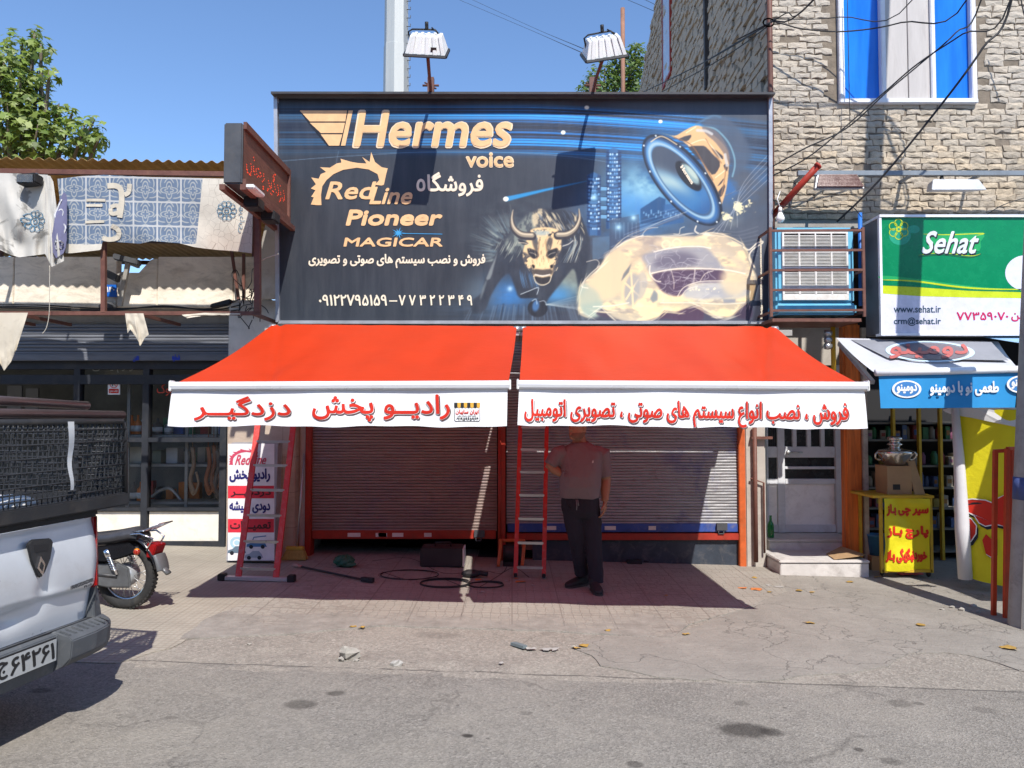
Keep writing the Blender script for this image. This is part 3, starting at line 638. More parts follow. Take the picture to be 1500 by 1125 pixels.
for pts in ([(495, 372), (590, 356), (640, 366), (700, 430), (758, 490), (740, 560), (690, 596), (610, 490)], [(412, 302), (520, 266), (500, 312), (450, 322)], [(690, 372), (780, 440), (772, 472), (720, 424)], [(735, 692), (790, 622), (772, 664)], [(745, 735), (800, 672), (790, 735), (762, 782)], [(785, 520), (822, 505), (815, 570)]): fill(ZS(pts), (72, 68, 72), .9, 1, 2)
for pts, c_ in (([(500, 350), (600, 310), (660, 330), (770, 470)], (250, 222, 178)), ([(640, 300), (700, 400), (770, 500)], (170, 125, 85)), ([(480, 250), (560, 200)], (250, 225, 180)), ([(720, 620), (800, 560)], (250, 222, 178)), ([(380, 290), (520, 350), (620, 500), (700, 640)], (150, 105, 70)), ([(810, 430), (800, 600), (770, 760)], (160, 115, 80))): line(ZS(pts), 1.6, c_, 1, .8)
for pts in ([(570, 230), (640, 235), (690, 260)], [(800, 430), (815, 520)]): line(ZS(pts), 4, (205, 205, 200), 1.2, .8)
sc_ = (920 + 447 / 5.625, 150 + 640 / 5.625)
oval(*sc_, 82, 35.5, 50.5, (30, 40, 58), 1.1); oval(sc_[0] - .6, sc_[1] + .6, 78, 32, 50.5, (50, 82, 122), 1.2); u, v, r = oval(sc_[0] - 1, sc_[1] + 1, 74, 29, 50.5, (88, 146, 196), 1.5)
oval(sc_[0] - 1, sc_[1] + 1, 74, 29, 50.5, (40, 92, 152), 3, .9, .86, sst(u, -.4, .7)); oval(sc_[0] - 1, sc_[1] + 1, 70, 26.5, 50.5, (165, 195, 205), 1.4, .9, .92)
u, v, r = oval(sc_[0] - 1, sc_[1] + 1.2, 63, 23.5, 50.5, (70, 82, 100), 1.2); lay(np.clip((1 - r) * 12, 0, 1) * sst(u + v * .6, -.35, .15), (58, 118, 172)); lay(np.clip((1 - r) * 12, 0, 1) * np.exp(-((u - .12 + .5 * v) / .35) ** 2) * sst(v, -.4, .5), (160, 188, 190)); lay(np.clip((1 - r) * 12, 0, 1) * sst(u, .55, .95) * .7, (36, 84, 140))
oval(sc_[0] + 9, sc_[1] - 6, 27, 11, 50.5, (34, 38, 48), 1.2); oval(sc_[0] + 12, sc_[1] - 9, 19, 6.5, 50.5, (140, 165, 165), 2); oval(sc_[0] + 14, sc_[1] - 11, 13, 3.5, 50.5, (190, 205, 190), 2, .8)
for a in range(0, 360, 40):
    ca, sa = math.cos(math.radians(a)), math.sin(math.radians(a)); x = sc_[0] + 79.5 * ca * .636 - 33 * sa * .772; y = sc_[1] + 79.5 * ca * .772 + 33 * sa * .636; oval(x, y, 1.6, 1.1, 50, (215, 225, 225), .7)
line([(sc_[0] - 46, sc_[1] - 56), (sc_[0] - 30, sc_[1] - 64), (sc_[0] - 8, sc_[1] - 52)], 1.6, (230, 205, 165), .9, .9)
pf = sst(fbm(9, 9, 31, 4) + .55 * np.exp(-((gx_ - 1085) / 17) ** 2 - ((gy_ - 304) / 14) ** 2) + .4 * np.exp(-((gx_ - 1064) / 12) ** 2 - ((gy_ - 318) / 9) ** 2), .92, 1.02); lay(pf, (236, 224, 176)); gl(1070, 322, 16, 10, (200, 205, 180), .5, n3)
for k in range(5): line([(1040 + 10 * k, 345 - 3 * k), (1085, 300 - 6 * k), (1126, 262 - 9 * k)], .8, (185, 190, 195), .9, .6)
# bull
ZB = lambda pts: [(680 + x / 5.625, 280 + y / 5.625) for x, y in pts]
gl(755, 350, 52, 45, (125, 142, 140), .55, sst(fbm(30, 14, 41), .3, .7)); gl(742, 432, 34, 24, (60, 130, 200), .95, .6 + .4 * mist); gl(836, 412, 24, 26, (175, 185, 160), .9, .5 + .5 * mist); gl(815, 432, 26, 14, (70, 150, 210), .85); gl(730, 448, 90, 18, (75, 95, 120), .7, sst(fbm(60, 6, 44), .3, .7)); gl(700, 425, 24, 22, (120, 135, 140), .4)
rb = np.random.RandomState(12)
for k in range(110):
    a = math.radians(rb.uniform(165, 262)); r0 = rb.uniform(30, 48); r1 = r0 + rb.uniform(8, 34); line([(760 + r0 * math.cos(a), 372 + r0 * math.sin(a)), (760 + r1 * math.cos(a), 372 + r1 * math.sin(a))], rb.uniform(1, 3), [(140, 158, 155), (95, 118, 130), (52, 60, 72), (165, 178, 165)][rb.randint(4)], 1.6, rb.uniform(.25, .6), 0, 'end')
for k in range(70):
    x = rb.uniform(690, 860); line([(x, 445 + rb.uniform(0, 6)), (x + (x - 775) * .12, 470)], rb.uniform(.8, 2.2), (110, 130, 150) if k % 2 else (40, 46, 60), 1.4, .4, 0)
bcol = np.clip(np.stack([44 + 16 * n3, 49 + 18 * n3, 60 + 20 * n3], -1) / 255, 0, 1)
fill(ZB([(340, 400), (270, 500), (225, 600), (175, 710), (140, 840), (70, 900), (60, 990), (165, 985), (225, 850), (300, 730), (370, 680), (420, 800), (460, 880), (600, 880), (640, 960), (700, 880), (770, 790), (850, 690), (905, 640), (935, 770), (930, 880), (990, 770), (1010, 620), (1040, 520), (1030, 380), (975, 250), (900, 180), (780, 150), (640, 140), (540, 170), (470, 250), (400, 330)]), bcol, 2.2, 1, 3)
fl = sst(fbm(7, 12, 52, 4), .42, .62)
fill(ZB([(335, 430), (400, 330), (480, 240), (560, 170), (590, 300), (520, 420), (470, 500), (380, 510)]), (138, 148, 138), 3.5, .9, 3, .35 + .65 * fl); fill(ZB([(250, 560), (275, 500), (240, 640), (215, 720), (180, 720)]), (150, 158, 155), 1.5, .7, 2); fill(ZB([(150, 800), (190, 720), (165, 820), (130, 900)]), (140, 150, 150), 2, .6, 2)
fill(ZB([(560, 190), (600, 150), (670, 150), (720, 220), (820, 290), (900, 230), (930, 180), (900, 300), (780, 330), (640, 310), (570, 290)]), (212, 196, 158), 2, .9, 2, .25 + .75 * fl)
for k in range(70):
    x = rb.uniform(600, 960); y = rb.uniform(150, 290); line(ZB([(x, y), (x + 24, y + 34), (x + 40, y + 74)]), rb.uniform(.5, 1.7), [(40, 46, 60), (40, 46, 60), (226, 212, 170), (90, 110, 130)][rb.randint(4)], .8, .75, 3, True)
for k in range(30):
    x = rb.uniform(850, 975); line(ZB([(x, 330 + rb.uniform(0, 80)), (x + 22 - (x - 850) * .2, 440), (x - 30 - rb.uniform(0, 50), 590)]), rb.uniform(.4, 1.3), [(212, 210, 184), (120, 140, 150), (34, 40, 54)][rb.randint(3)], .7, .8, 5, True)
for k in range(40): x = rb.uniform(280, 480); y = rb.uniform(380, 520); line(ZB([(x, y), (x - 16, y + 36), (x - 36, y + 70)]), rb.uniform(.5, 1.4), [(180, 186, 168), (60, 70, 82), (34, 40, 52)][rb.randint(3)], .8, .6, 3, True)
for k in range(26): x = rb.uniform(450, 590); line(ZB([(x, 640 + rb.uniform(0, 50)), (x + 10, 720), (x + 30, 800)]), rb.uniform(.4, 1.0), (90, 140, 185), .8, .6, 3, True)
fill(ZB([(548, 320), (620, 300), (710, 300), (790, 335), (802, 400), (798, 480), (760, 560), (742, 650), (700, 735), (645, 772), (588, 735), (556, 660), (505, 610), (482, 520), (500, 440), (520, 390)]), (232, 202, 150), 1.2, 1, 4)
face_n = fbm(5, 5, 61, 3)
def fz(pts, c, soft=1.4, op=.9, th=None): fill(ZB(pts), c, soft, op, 3, None if th is None else sst(face_n, th, th + .12))
fz([(548, 320), (800, 330), (790, 400), (700, 370), (560, 400)], (46, 50, 62), 2, .9, .48); fz([(560, 330), (640, 330), (620, 420), (560, 420)], (150, 165, 165), 2, .7, .4); fz([(482, 500), (560, 560), (575, 690), (540, 650), (495, 600)], (52, 54, 66), 2, .8, .46); fz([(800, 420), (740, 560), (735, 680), (770, 560), (800, 480)], (52, 54, 66), 2, .85, .40)
fz([(600, 330), (700, 330), (690, 360), (610, 365)], (120, 165, 190), 2, .5)
for s_ in (1, -1):
    f = lambda x: 645 + (x - 645) * s_
    fz([(f(522), 470), (f(560), 478), (f(606), 500), (f(612), 540), (f(570), 556), (f(530), 520)], (34, 36, 46), 1.3, .95); fz([(f(560), 400), (f(590), 380), (f(614), 440), (f(600), 500), (f(575), 470)], (60, 60, 68), 1.6, .75); line(ZB([(f(540), 505), (f(575), 515), (f(596), 530)]), 1, (190, 180, 160), .8, .8); fz([(f(560), 606), (f(582), 612), (f(578), 634), (f(560), 630)], (30, 28, 34), 1, 1); line(ZB([(f(620), 400), (f(612), 480), (f(598), 570)]), 1.6, (150, 118, 84), 1.4, .7)
fz([(560, 655), (600, 640), (645, 646), (695, 640), (730, 655), (716, 690), (645, 700), (575, 690)], (64, 58, 60), 1.6, .85); line(ZB([(585, 688), (645, 698), (706, 688)]), 2, (236, 226, 205), .9, .9); fz([(575, 702), (645, 712), (716, 702), (690, 752), (645, 768), (600, 752)], (40, 38, 44), 1.2, .95); line(ZB([(572, 700), (592, 752), (645, 775), (700, 750), (718, 700)]), 1.3, (225, 212, 180), .8, .9); fz([(600, 560), (690, 560), (700, 630), (645, 640), (590, 630)], (242, 214, 158), 2.5, .8)
for k in range(60): x = rb.uniform(520, 780); y = rb.uniform(340, 640); line(ZB([(x, y), (x + (645 - x) * .1, y + 26)]), rb.uniform(.4, .9), [(70, 66, 70), (250, 228, 180), (160, 125, 88)][rb.randint(3)], .7, .6, 0)
for hp2, hw in (([(402, 165), (392, 240), (410, 310), (470, 362), (560, 372)], (1.5, 6, 9.5, 12, 12)), ([(945, 155), (950, 235), (915, 315), (850, 360), (770, 366)], (1.5, 6, 9.5, 12, 12))):
    lines(ZB(hp2), hw, (58, 56, 62), .9); lines(ZB([(x, y - 8) for x, y in hp2]), [w * .55 for w in hw], (168, 156, 132), 1.6, .9); lines(ZB([(x, y - 14) for x, y in hp2]), [w * .2 for w in hw], (226, 212, 180), 1.0, .8)
fz([(800, 440), (860, 420), (905, 395), (880, 450), (830, 480)], (60, 66, 80), 1, .95); line(ZB([(812, 452), (860, 436), (895, 408)]), 1.4, (205, 205, 190), .9, .9); fz([(440, 395), (500, 410), (530, 435), (480, 440)], (48, 50, 60), 1, .9); line(ZB([(450, 425), (500, 428), (530, 440)]), 1.2, (220, 208, 180), .9, .8)
oval(680 + 605 / 5.625, 280 + 965 / 5.625, 14.5, 13, 0, (34, 36, 46), 1.4); oval(680 + 590 / 5.625, 280 + 945 / 5.625, 5, 8, 10, (74, 128, 185), 3, .8); line(ZB([(560, 905), (590, 890), (600, 930)]), 1.2, (190, 205, 215), 1, .8); line(ZB([(620, 910), (660, 905), (680, 940)]), 1.2, (190, 200, 205), 1, .7); fill(ZB([(465, 850), (570, 800), (600, 880), (465, 880)]), (40, 45, 56), 1.2, 1); line(ZB([(465, 850), (540, 820), (610, 795), (600, 850)]), 1.0, (205, 215, 215), .8, .9)
for k in range(16): line([(800, 446), (850 + k * 4, 446 + (k - 6) * 2.2), (910 + k * 3, 446 + (k - 6) * 4.5)], rb.uniform(.5, 1.4), (165, 178, 180), 1, .35)
gl(747, 423, 4, 4, (170, 205, 230), .9)
# car of pale smoke
ZC = lambda pts: [(840 + x / 5.172, 310 + y / 5.172) for x, y in pts]
gl(985, 462, 130, 16, (80, 72, 92), .8); gl(865, 440, 26, 30, (150, 175, 165), .55, mist)
cbody = [(40, 760), (45, 640), (75, 540), (200, 420), (260, 330), (330, 270), (400, 220), (500, 185), (700, 184), (950, 183), (1000, 165), (1080, 175), (1150, 180), (1200, 215), (1290, 270), (1340, 380), (1375, 490), (1370, 590), (1330, 680), (1270, 720), (1220, 790), (1150, 810), (1060, 790), (990, 740), (940, 720), (880, 740), (800, 770), (700, 760), (650, 800), (560, 830), (430, 840), (300, 800), (260, 760), (180, 750), (120, 800)]
fill(ZC(cbody), (205, 188, 155), 5, .5, 4); fill(ZC([(690 + (x - 690) * .985, 500 + (y - 500) * .975) for x, y in cbody]), (246, 220, 168), 2.4, .95, 4)
sw = fbm(46, 22, 71, 5, .6); fill(ZC(cbody), (186, 172, 152), 2, .75, 4, sst(sw, .50, .62)); fill(ZC(cbody), (252, 228, 180), 2, .7, 4, sst(fbm(26, 9, 73, 4), .55, .68)); fill(ZC(cbody), (150, 138, 136), 2, .55, 4, sst(fbm(34, 12, 77, 4), .60, .72))
for pts, w_, c_ in (([(260, 340), (420, 260), (560, 275), (610, 305)], 9, (196, 180, 156)), ([(560, 280), (520, 330), (560, 420), (600, 480), (640, 560)], 8, (190, 172, 148)), ([(330, 640), (340, 520), (400, 410), (480, 360)], 9, (198, 178, 148)), ([(90, 700), (220, 660), (350, 660)], 7, (190, 180, 158)), ([(650, 700), (900, 705), (1200, 712)], 6, (196, 178, 150)), ([(1120, 440), (1240, 440), (1340, 470)], 7, (205, 190, 165)), ([(1060, 280), (1180, 330), (1300, 420)], 10, (206, 190, 164)), ([(640, 230), (820, 210), (980, 225)], 8, (214, 196, 164))): line(ZC(pts), w_, c_, 7, .75); fill(ZC([(60, 640), (200, 450), (330, 300), (420, 420), (360, 600), (100, 700)]), (222, 200, 160), 6, .6, 3); fill(ZC([(45, 640), (80, 560), (190, 620), (200, 760), (100, 780)]), (170, 182, 165), 6, .6, 3)
fill(ZC([(520, 340), (610, 300), (720, 275), (950, 262), (1020, 280), (1110, 390), (1130, 440), (900, 425), (700, 445), (590, 465), (555, 400)]), (150, 152, 162), 4, .85, 4); fill(ZC([(600, 400), (700, 320), (860, 310), (950, 370), (880, 410), (700, 430)]), (104, 98, 116), 7, .8, 4)
fill(ZC([(600, 475), (740, 447), (900, 440), (1130, 445), (1135, 530), (900, 545), (860, 600), (790, 640), (690, 615), (640, 560)]), (88, 68, 92), 2.5, .97, 3); fill(ZC([(870, 570), (960, 540), (1100, 535), (1300, 540), (1310, 640), (1100, 665), (900, 660), (830, 640)]), (172, 176, 184), 5, .75, 3); fill(ZC([(1120, 460), (1260, 470), (1330, 560), (1230, 640), (1140, 600)]), (226, 205, 165), 7, .8, 3)
fill(ZC([(1130, 662), (1230, 662), (1225, 690), (1140, 690)]), (140, 145, 155), 1.6, .8); fill(ZC([(690, 748), (760, 767), (840, 737), (930, 710), (975, 722), (990, 785), (960, 832), (840, 838), (700, 810), (650, 815)]), (86, 62, 84), 1.8, .95, 2); fill(ZC([(1220, 790), (1280, 710), (1330, 690), (1360, 760), (1330, 820)]), (70, 54, 76), 2.5, .9, 2); fill(ZC([(170, 770), (215, 735), (260, 770), (275, 805), (200, 790)]), (82, 70, 88), 2, .85, 2)
oval(840 + 440 / 5.172, 310 + 585 / 5.172, 15, 29, 8, (228, 204, 160), 2, .9); oval(840 + 445 / 5.172, 310 + 590 / 5.172, 11, 24, 8, (160, 160, 160), 3, .75)
for k in range(6): a = k * 1.047 + .4; line([(926, 424), (926 + 11 * math.cos(a), 424 + 24 * math.sin(a))], 2.6, (240, 214, 166), 1.2, .9, 0)
fill(ZC([(360, 530), (380, 470), (440, 390), (420, 460)]), (104, 112, 120), 1.5, .8); fill(ZC([(580, 660), (610, 590), (640, 620), (640, 670), (600, 690)]), (120, 130, 140), 2, .8); oval(840 + 510 / 5.172, 310 + 560 / 5.172, 9, 21, 10, (170, 168, 164), 2.5, .6)
for cx in (703, 783): oval(840 + cx / 5.172, 310 + (250 if cx < 740 else 237) / 5.172, 7.2, 6.8, 0, (240, 220, 178), 1.2, .9, .68)
WH = (248, 236, 210)
for pts, w, op in (([(610, 305), (720, 280), (830, 266), (960, 264), (1040, 278)], 1.4, .95), ([(590, 468), (740, 438), (900, 431), (1140, 440), (1300, 470)], 1.6, .95), ([(790, 640), (830, 580), (900, 545), (980, 528), (1135, 524)], 1.2, .9), ([(820, 640), (860, 590), (940, 565)], 1, .8), ([(960, 525), (1000, 470), (1060, 448)], 1, .8), ([(920, 440), (912, 530)], 1, .8), ([(740, 445), (760, 520), (760, 585)], 1, .7), ([(420, 690), (300, 712), (150, 720)], 1.4, .8), ([(580, 410), (580, 470), (620, 520), (660, 530)], 1.6, .9), ([(330, 270), (420, 215), (530, 180)], 1.4, .7), ([(660, 690), (900, 690), (1120, 700), (1300, 690)], 1.3, .7), ([(1290, 270), (1330, 290), (1390, 240), (1430, 225), (1430, 240), (1380, 270), (1340, 310), (1335, 360), (1370, 420)], 2.0, .9), ([(1290, 250), (1200, 200), (1100, 165), (1000, 158)], 1.2, .8), ([(200, 410), (120, 480), (60, 560), (110, 580)], 1.2, .8), ([(100, 380), (170, 365), (195, 390), (180, 420)], 1, .7), ([(280, 300), (400, 190), (540, 130), (700, 60), (860, 0)], 1, .5), ([(520, 180), (560, 130), (640, 120)], 1, .6), ([(760, 170), (800, 170), (810, 130), (840, 115)], 1.1, .7), ([(930, 110), (920, 145), (945, 165)], 2.0, .8)): line(ZC(pts), w, WH, 1.0, op)
rc = np.random.RandomState(3)
for k in range(80):
    x, y = rc.uniform(560, 1100), rc.uniform(290, 640); a = rc.uniform(0, 6.28); pts = [(x, y)]
    for s_ in range(4): a += rc.uniform(-.8, .8); x += 28 * math.cos(a); y += 18 * math.sin(a); pts.append((x, y))
    line(ZC(pts), rc.uniform(.4, .9), (214, 210, 208), .9, rc.uniform(.25, .7))
for k in range(110):
    i = rc.randint(len(cbody)); a, b_ = cbody[i], cbody[(i + 1) % len(cbody)]; t = rc.rand(); x, y = a[0] + (b_[0] - a[0]) * t, a[1] + (b_[1] - a[1]) * t; dx, dy = b_[0] - a[0], b_[1] - a[1]; L = math.hypot(dx, dy); dx, dy = dx / L, dy / L; l = rc.uniform(30, 110); o = rc.uniform(-14, 16)
    line(ZC([(x - dx * l + dy * o * .3, y - dy * l - dx * o * .3), (x + dy * o, y - dx * o), (x + dx * l + dy * o * 1.5, y + dy * l - dx * o * 1.5)]), rc.uniform(.5, 2.0), [(240, 214, 168), (226, 205, 165), WH][rc.randint(3)], 1.2, rc.uniform(.3, .75), 5, True)
pf = sst(fbm(6, 6, 81, 4) + .5 * np.exp(-((gx_ - 1038) / 24) ** 2 - ((gy_ - 425 + (gx_ - 1038) * .06) / 5.5) ** 2), .88, .97); lay(pf * ((gx_ > 1005) & (gx_ < 1075) & (gy_ > 410) & (gy_ < 436)), (240, 226, 190))
fill(ZC([(1310, 548), (1385, 545), (1375, 600), (1365, 672), (1335, 675), (1345, 600), (1312, 592)]), (176, 146, 104), .8, .9)
fill([(1102, 476), (1112, 420), (1122, 350), (1127, 340), (1127, 476)], (36, 36, 50), 3, .75)
for u, v, r in ((741, 291.5, 4), (825, 194, 3.4), (859.5, 157.5, 3.4), (967.5, 178, 3)): oval(u, v, r, r * .85, 0, (236, 236, 220), .9)
ART = ART.reshape(PH // SS, SS, PW // SS, SS, 3).mean((1, 3)); LIN = np.where(ART <= .04045, ART / 12.92, ((ART + .055) / 1.055) ** 2.4); LIN = LIN * (.78 + .27 * np.sqrt(LIN.mean(-1, keepdims=True)))
def art_panel(parent):
    h, w = LIN.shape[:2]; us = PU0 + np.arange(w) + .5; vs = PV0 + np.arange(h) + .5
    ku = (us >= 408) & (us <= 1127); kv = (vs >= 144) & (vs <= 472.5); us, vs = us[ku], vs[kv]; A = LIN[kv][:, ku]; h, w = A.shape[:2]
    U, Vv = np.meshgrid(us, vs); a = (U - 750) / F; b_ = (562.5 - Vv) / F; D = np.stack([a, math.cos(PITCH) - b_ * math.sin(PITCH), math.sin(PITCH) + b_ * math.cos(PITCH)], -1)
    nn = np.array(BBP.n); t_ = ((np.array(BBP.o) - np.array(CAM)) @ nn) / (D @ nn); P = np.array(CAM) + D * t_[..., None] - np.array(rootloc(parent))
    me = bpy.data.meshes.new('panel'); me.vertices.add(h * w); me.vertices.foreach_set('co', P.reshape(-1))
    I = np.arange(h * w).reshape(h, w); Q = np.stack([I[1:, :-1], I[1:, 1:], I[:-1, 1:], I[:-1, :-1]], -1).reshape(-1, 4); n = len(Q)
    me.loops.add(n * 4); me.loops.foreach_set('vertex_index', Q.reshape(-1)); me.polygons.add(n); me.polygons.foreach_set('loop_start', np.arange(n) * 4)
    me.update(calc_edges=True); at = me.color_attributes.new('print', 'FLOAT_COLOR', 'POINT'); at.data.foreach_set('color', np.concatenate([A, np.ones((h, w, 1))], -1).reshape(-1))
    m, t, b = mk('billboard_print'); c = nd(t, 'ShaderNodeVertexColor', layer_name='print').outputs['Color']; vec = tco(t)
    ds = noi(t, tco(t, 'Object', (5, 1, .7)), 1.6, 8, .7); c = mixc(t, mth(t, 'MULTIPLY', mrange(t, ds, .4, .75), .10), c, (.24, .25, .26)); t.links.new(c, b.inputs['Base Color']); b.inputs['Roughness'].default_value = .45; bumpit(t, b, noi(t, vec, 2.2, 3), .12, .02)
    me.materials.append(m); me.validate(); o = bpy.data.objects.new('panel', me); C.objects.link(o); o.parent = parent; return o

UVF = lambda p: (PX(p)[0] / 100, PX(p)[1] / 100)
q = [BBP.P(409, 472, 0), BBP.P(1127, 472.5, 0), BBP.P(1126, 144, 0), BBP.P(406, 143, 0)]
def bbfn(s, t_): return (q[0].lerp(q[1], s)).lerp(q[3].lerp(q[2], s), t_)
panel = art_panel(bb)
frame = paint('grey_frame', (.42, .43, .46), .4, .5, var=.12)
mb = MB(frame); ba = BBP.y * .012; bn = BBP.n * .03
def fr(a, c_, w): mb.bar(a, c_, w, .07, up=BBP.n)
fr(q[0] + BBP.n * .0, q[1], .035); fr(q[0] - BBP.x * .01, q[3] - BBP.x * .01, .04); fr(q[1] + BBP.x * .01, q[2] + BBP.x * .01, .04)
mb.build('frame', bb)
mb = MB(paint('dark_cap', (.05, .05, .055), .5)); c0 = q[3] - BBP.x * .03 + BBP.n * .1; c1 = q[2] + BBP.x * .03 + BBP.n * .1
mb.obox((c0 + c1) / 2 + BBP.y * .01 - BBP.n * .1, (c1 - c0) / 2, BBP.n * .13, BBP.y * .012); mb.build('top_cap', bb)
mb = MB(dgrey); w_ = q[1] - q[0]; mb.obox((q[0] + q[2]) / 2 - BBP.n * .09, w_ / 2 - BBP.x * .02, BBP.n * .055, BBP.y * 1.2); mb.build('back_box', bb)
def prn(name, c_, rough=.5): return paint(name, c_, rough, var=.10, scale=9, bump=0)
gold = prn('gold_print', (.74, .47, .235)); pale = prn('pale_gold_print', (.76, .60, .40)); cream = prn('cream_print', (.76, .67, .52)); skyb = prn('sky_blue_print', (.05, .33, .66)); navy = prn('navy_print', (.008, .011, .02)); bluep = prn('blue_print', (.035, .16, .42)); steelb = prn('pale_blue_print', (.25, .42, .62)); mauve = prn('mauve_print', (.16, .11, .16)); greyt = prn('grey_green_print', (.36, .37, .31)); brownp = prn('brown_print', (.26, .14, .06))
# wing emblem
mb = MB(pale)
for pts, mm, d in (([(438, 161.5), (515, 161), (505, 214.5), (480, 214.5), (455, 185)], navy, .002), ([(439, 162), (508.5, 162), (506, 178), (454, 178)], gold, .004), ([(454, 180), (505.5, 180), (502, 195), (470, 195)], gold, .004), ([(470, 197), (501.5, 197), (497, 213.5), (482, 213.5)], gold, .004), ([(510.5, 162), (517, 162), (506, 213.5), (499.5, 213.5)], gold, .004)):
    mb.mat(mm); shape(mb, BBP, pts, d)
mb.build('wing_emblem', bb)
mb = MB(pale); text(mb, BBP, 'Hermes', (515, 161, 757, 218), .004, .045, .17); mb.mat(gold); text(mb, BBP, 'Hermes', (518, 163.5, 754, 215.5), .0075, .03, .17); mb.build('lettering', bb)
mb = MB(pale); text(mb, BBP, 'voice', (682, 223, 753, 246), .004, .055, 0); mb.mat(gold); text(mb, BBP, 'voice', (683.5, 225, 751.5, 244.5), .0065, .03, 0); mb.build('lettering', bb)
# flame arc with two words
Z4 = lambda pts: [(400 + x / 3.213, 130 + y / 3.213) for x, y in pts]
mb = MB(gold)
shape(mb, BBP, Z4([(205, 548), (178, 545), (192, 512), (180, 508), (200, 478), (178, 470), (202, 450), (180, 418), (215, 424), (225, 402), (250, 392), (222, 370), (268, 372), (300, 352), (322, 348), (318, 330), (370, 345), (400, 350), (440, 352), (420, 322), (455, 345), (462, 298), (480, 345), (512, 370), (540, 375), (533, 400), (522, 452), (510, 456), (480, 452), (500, 430), (492, 402), (450, 380), (395, 372), (330, 382), (285, 402), (252, 430), (232, 460), (226, 500), (228, 548)]), .004)
text(mb, BBP, 'Red', tuple([400 + 245 / 3.213, 130 + 437 / 3.213, 400 + 488 / 3.213, 130 + 522 / 3.213]), .005, .035, .3); text(mb, BBP, 'Line', tuple([400 + 452 / 3.213, 130 + 462 / 3.213, 400 + 672 / 3.213, 130 + 545 / 3.213]), .0065, .035, .3)
mb.build('flame_emblem', bb)
for s_, bx, bd, sh in ((fa('فروشگاه'), (610, 252, 708, 288), .022, 0), ('Pioneer', (506, 307, 651, 331), .06, .25), ('MAGICAR', (503, 348, 651, 361.5), .05, .2), (fa('فروش و نصب سیستم های صوتی و تصویری'), (452, 372, 711, 393), .028, 0), ('\u06f0\u06f9\u06f1\u06f2\u06f2\u06f7\u06f9\u06f5\u06f1\u06f5\u06f9', (467, 431.5, 567, 448), .03, 0), ('\u06f7 \u06f7 \u06f3 \u06f2 \u06f2 \u06f3 \u06f4 \u06f9', (584, 432, 692, 447.5), .03, 0)):
    mb = MB(gold if sh else cream); text(mb, BBP, s_, bx, .004, bd, sh)
    if s_[0] == '\u06f0': shape(mb, BBP, [(570, 440), (582, 440), (582, 441.8), (570, 441.8)], .004)
    mb.build('lettering', bb)
mb = MB(skyb); st = []
for i in range(20):
    a = math.pi * i / 10; r = (11 if i % 4 == 0 else 8) if i % 2 == 0 else 3; st.append((583.5 + r * math.cos(a), 341.5 + r * math.sin(a) * .85))
shape(mb, BBP, st, .0045); stroke(mb, BBP, [(590, 342), (648, 343)], .8, .0045, 0); mb.build('star_emblem', bb)
Z5 = lambda pts: [(680 + x / 3.2152, 130 + y / 3.2152) for x, y in pts]
mb = MB(cream); text(mb, BBP, 'Hermes', (0, 0, 1, 1), .003, .03, quad=[(996, 245), (1013, 271), (1017, 267), (1000, 241)]); mb.build('lettering', bb)
mb = MB(cream); text(mb, BBP, 'Designe HODY Graphic 09353735860', (0, 0, 1, 1), .005, .02, quad=Z5([(1406, 1085), (1402, 705), (1392, 705), (1394, 1085)])); mb.build('lettering', bb)
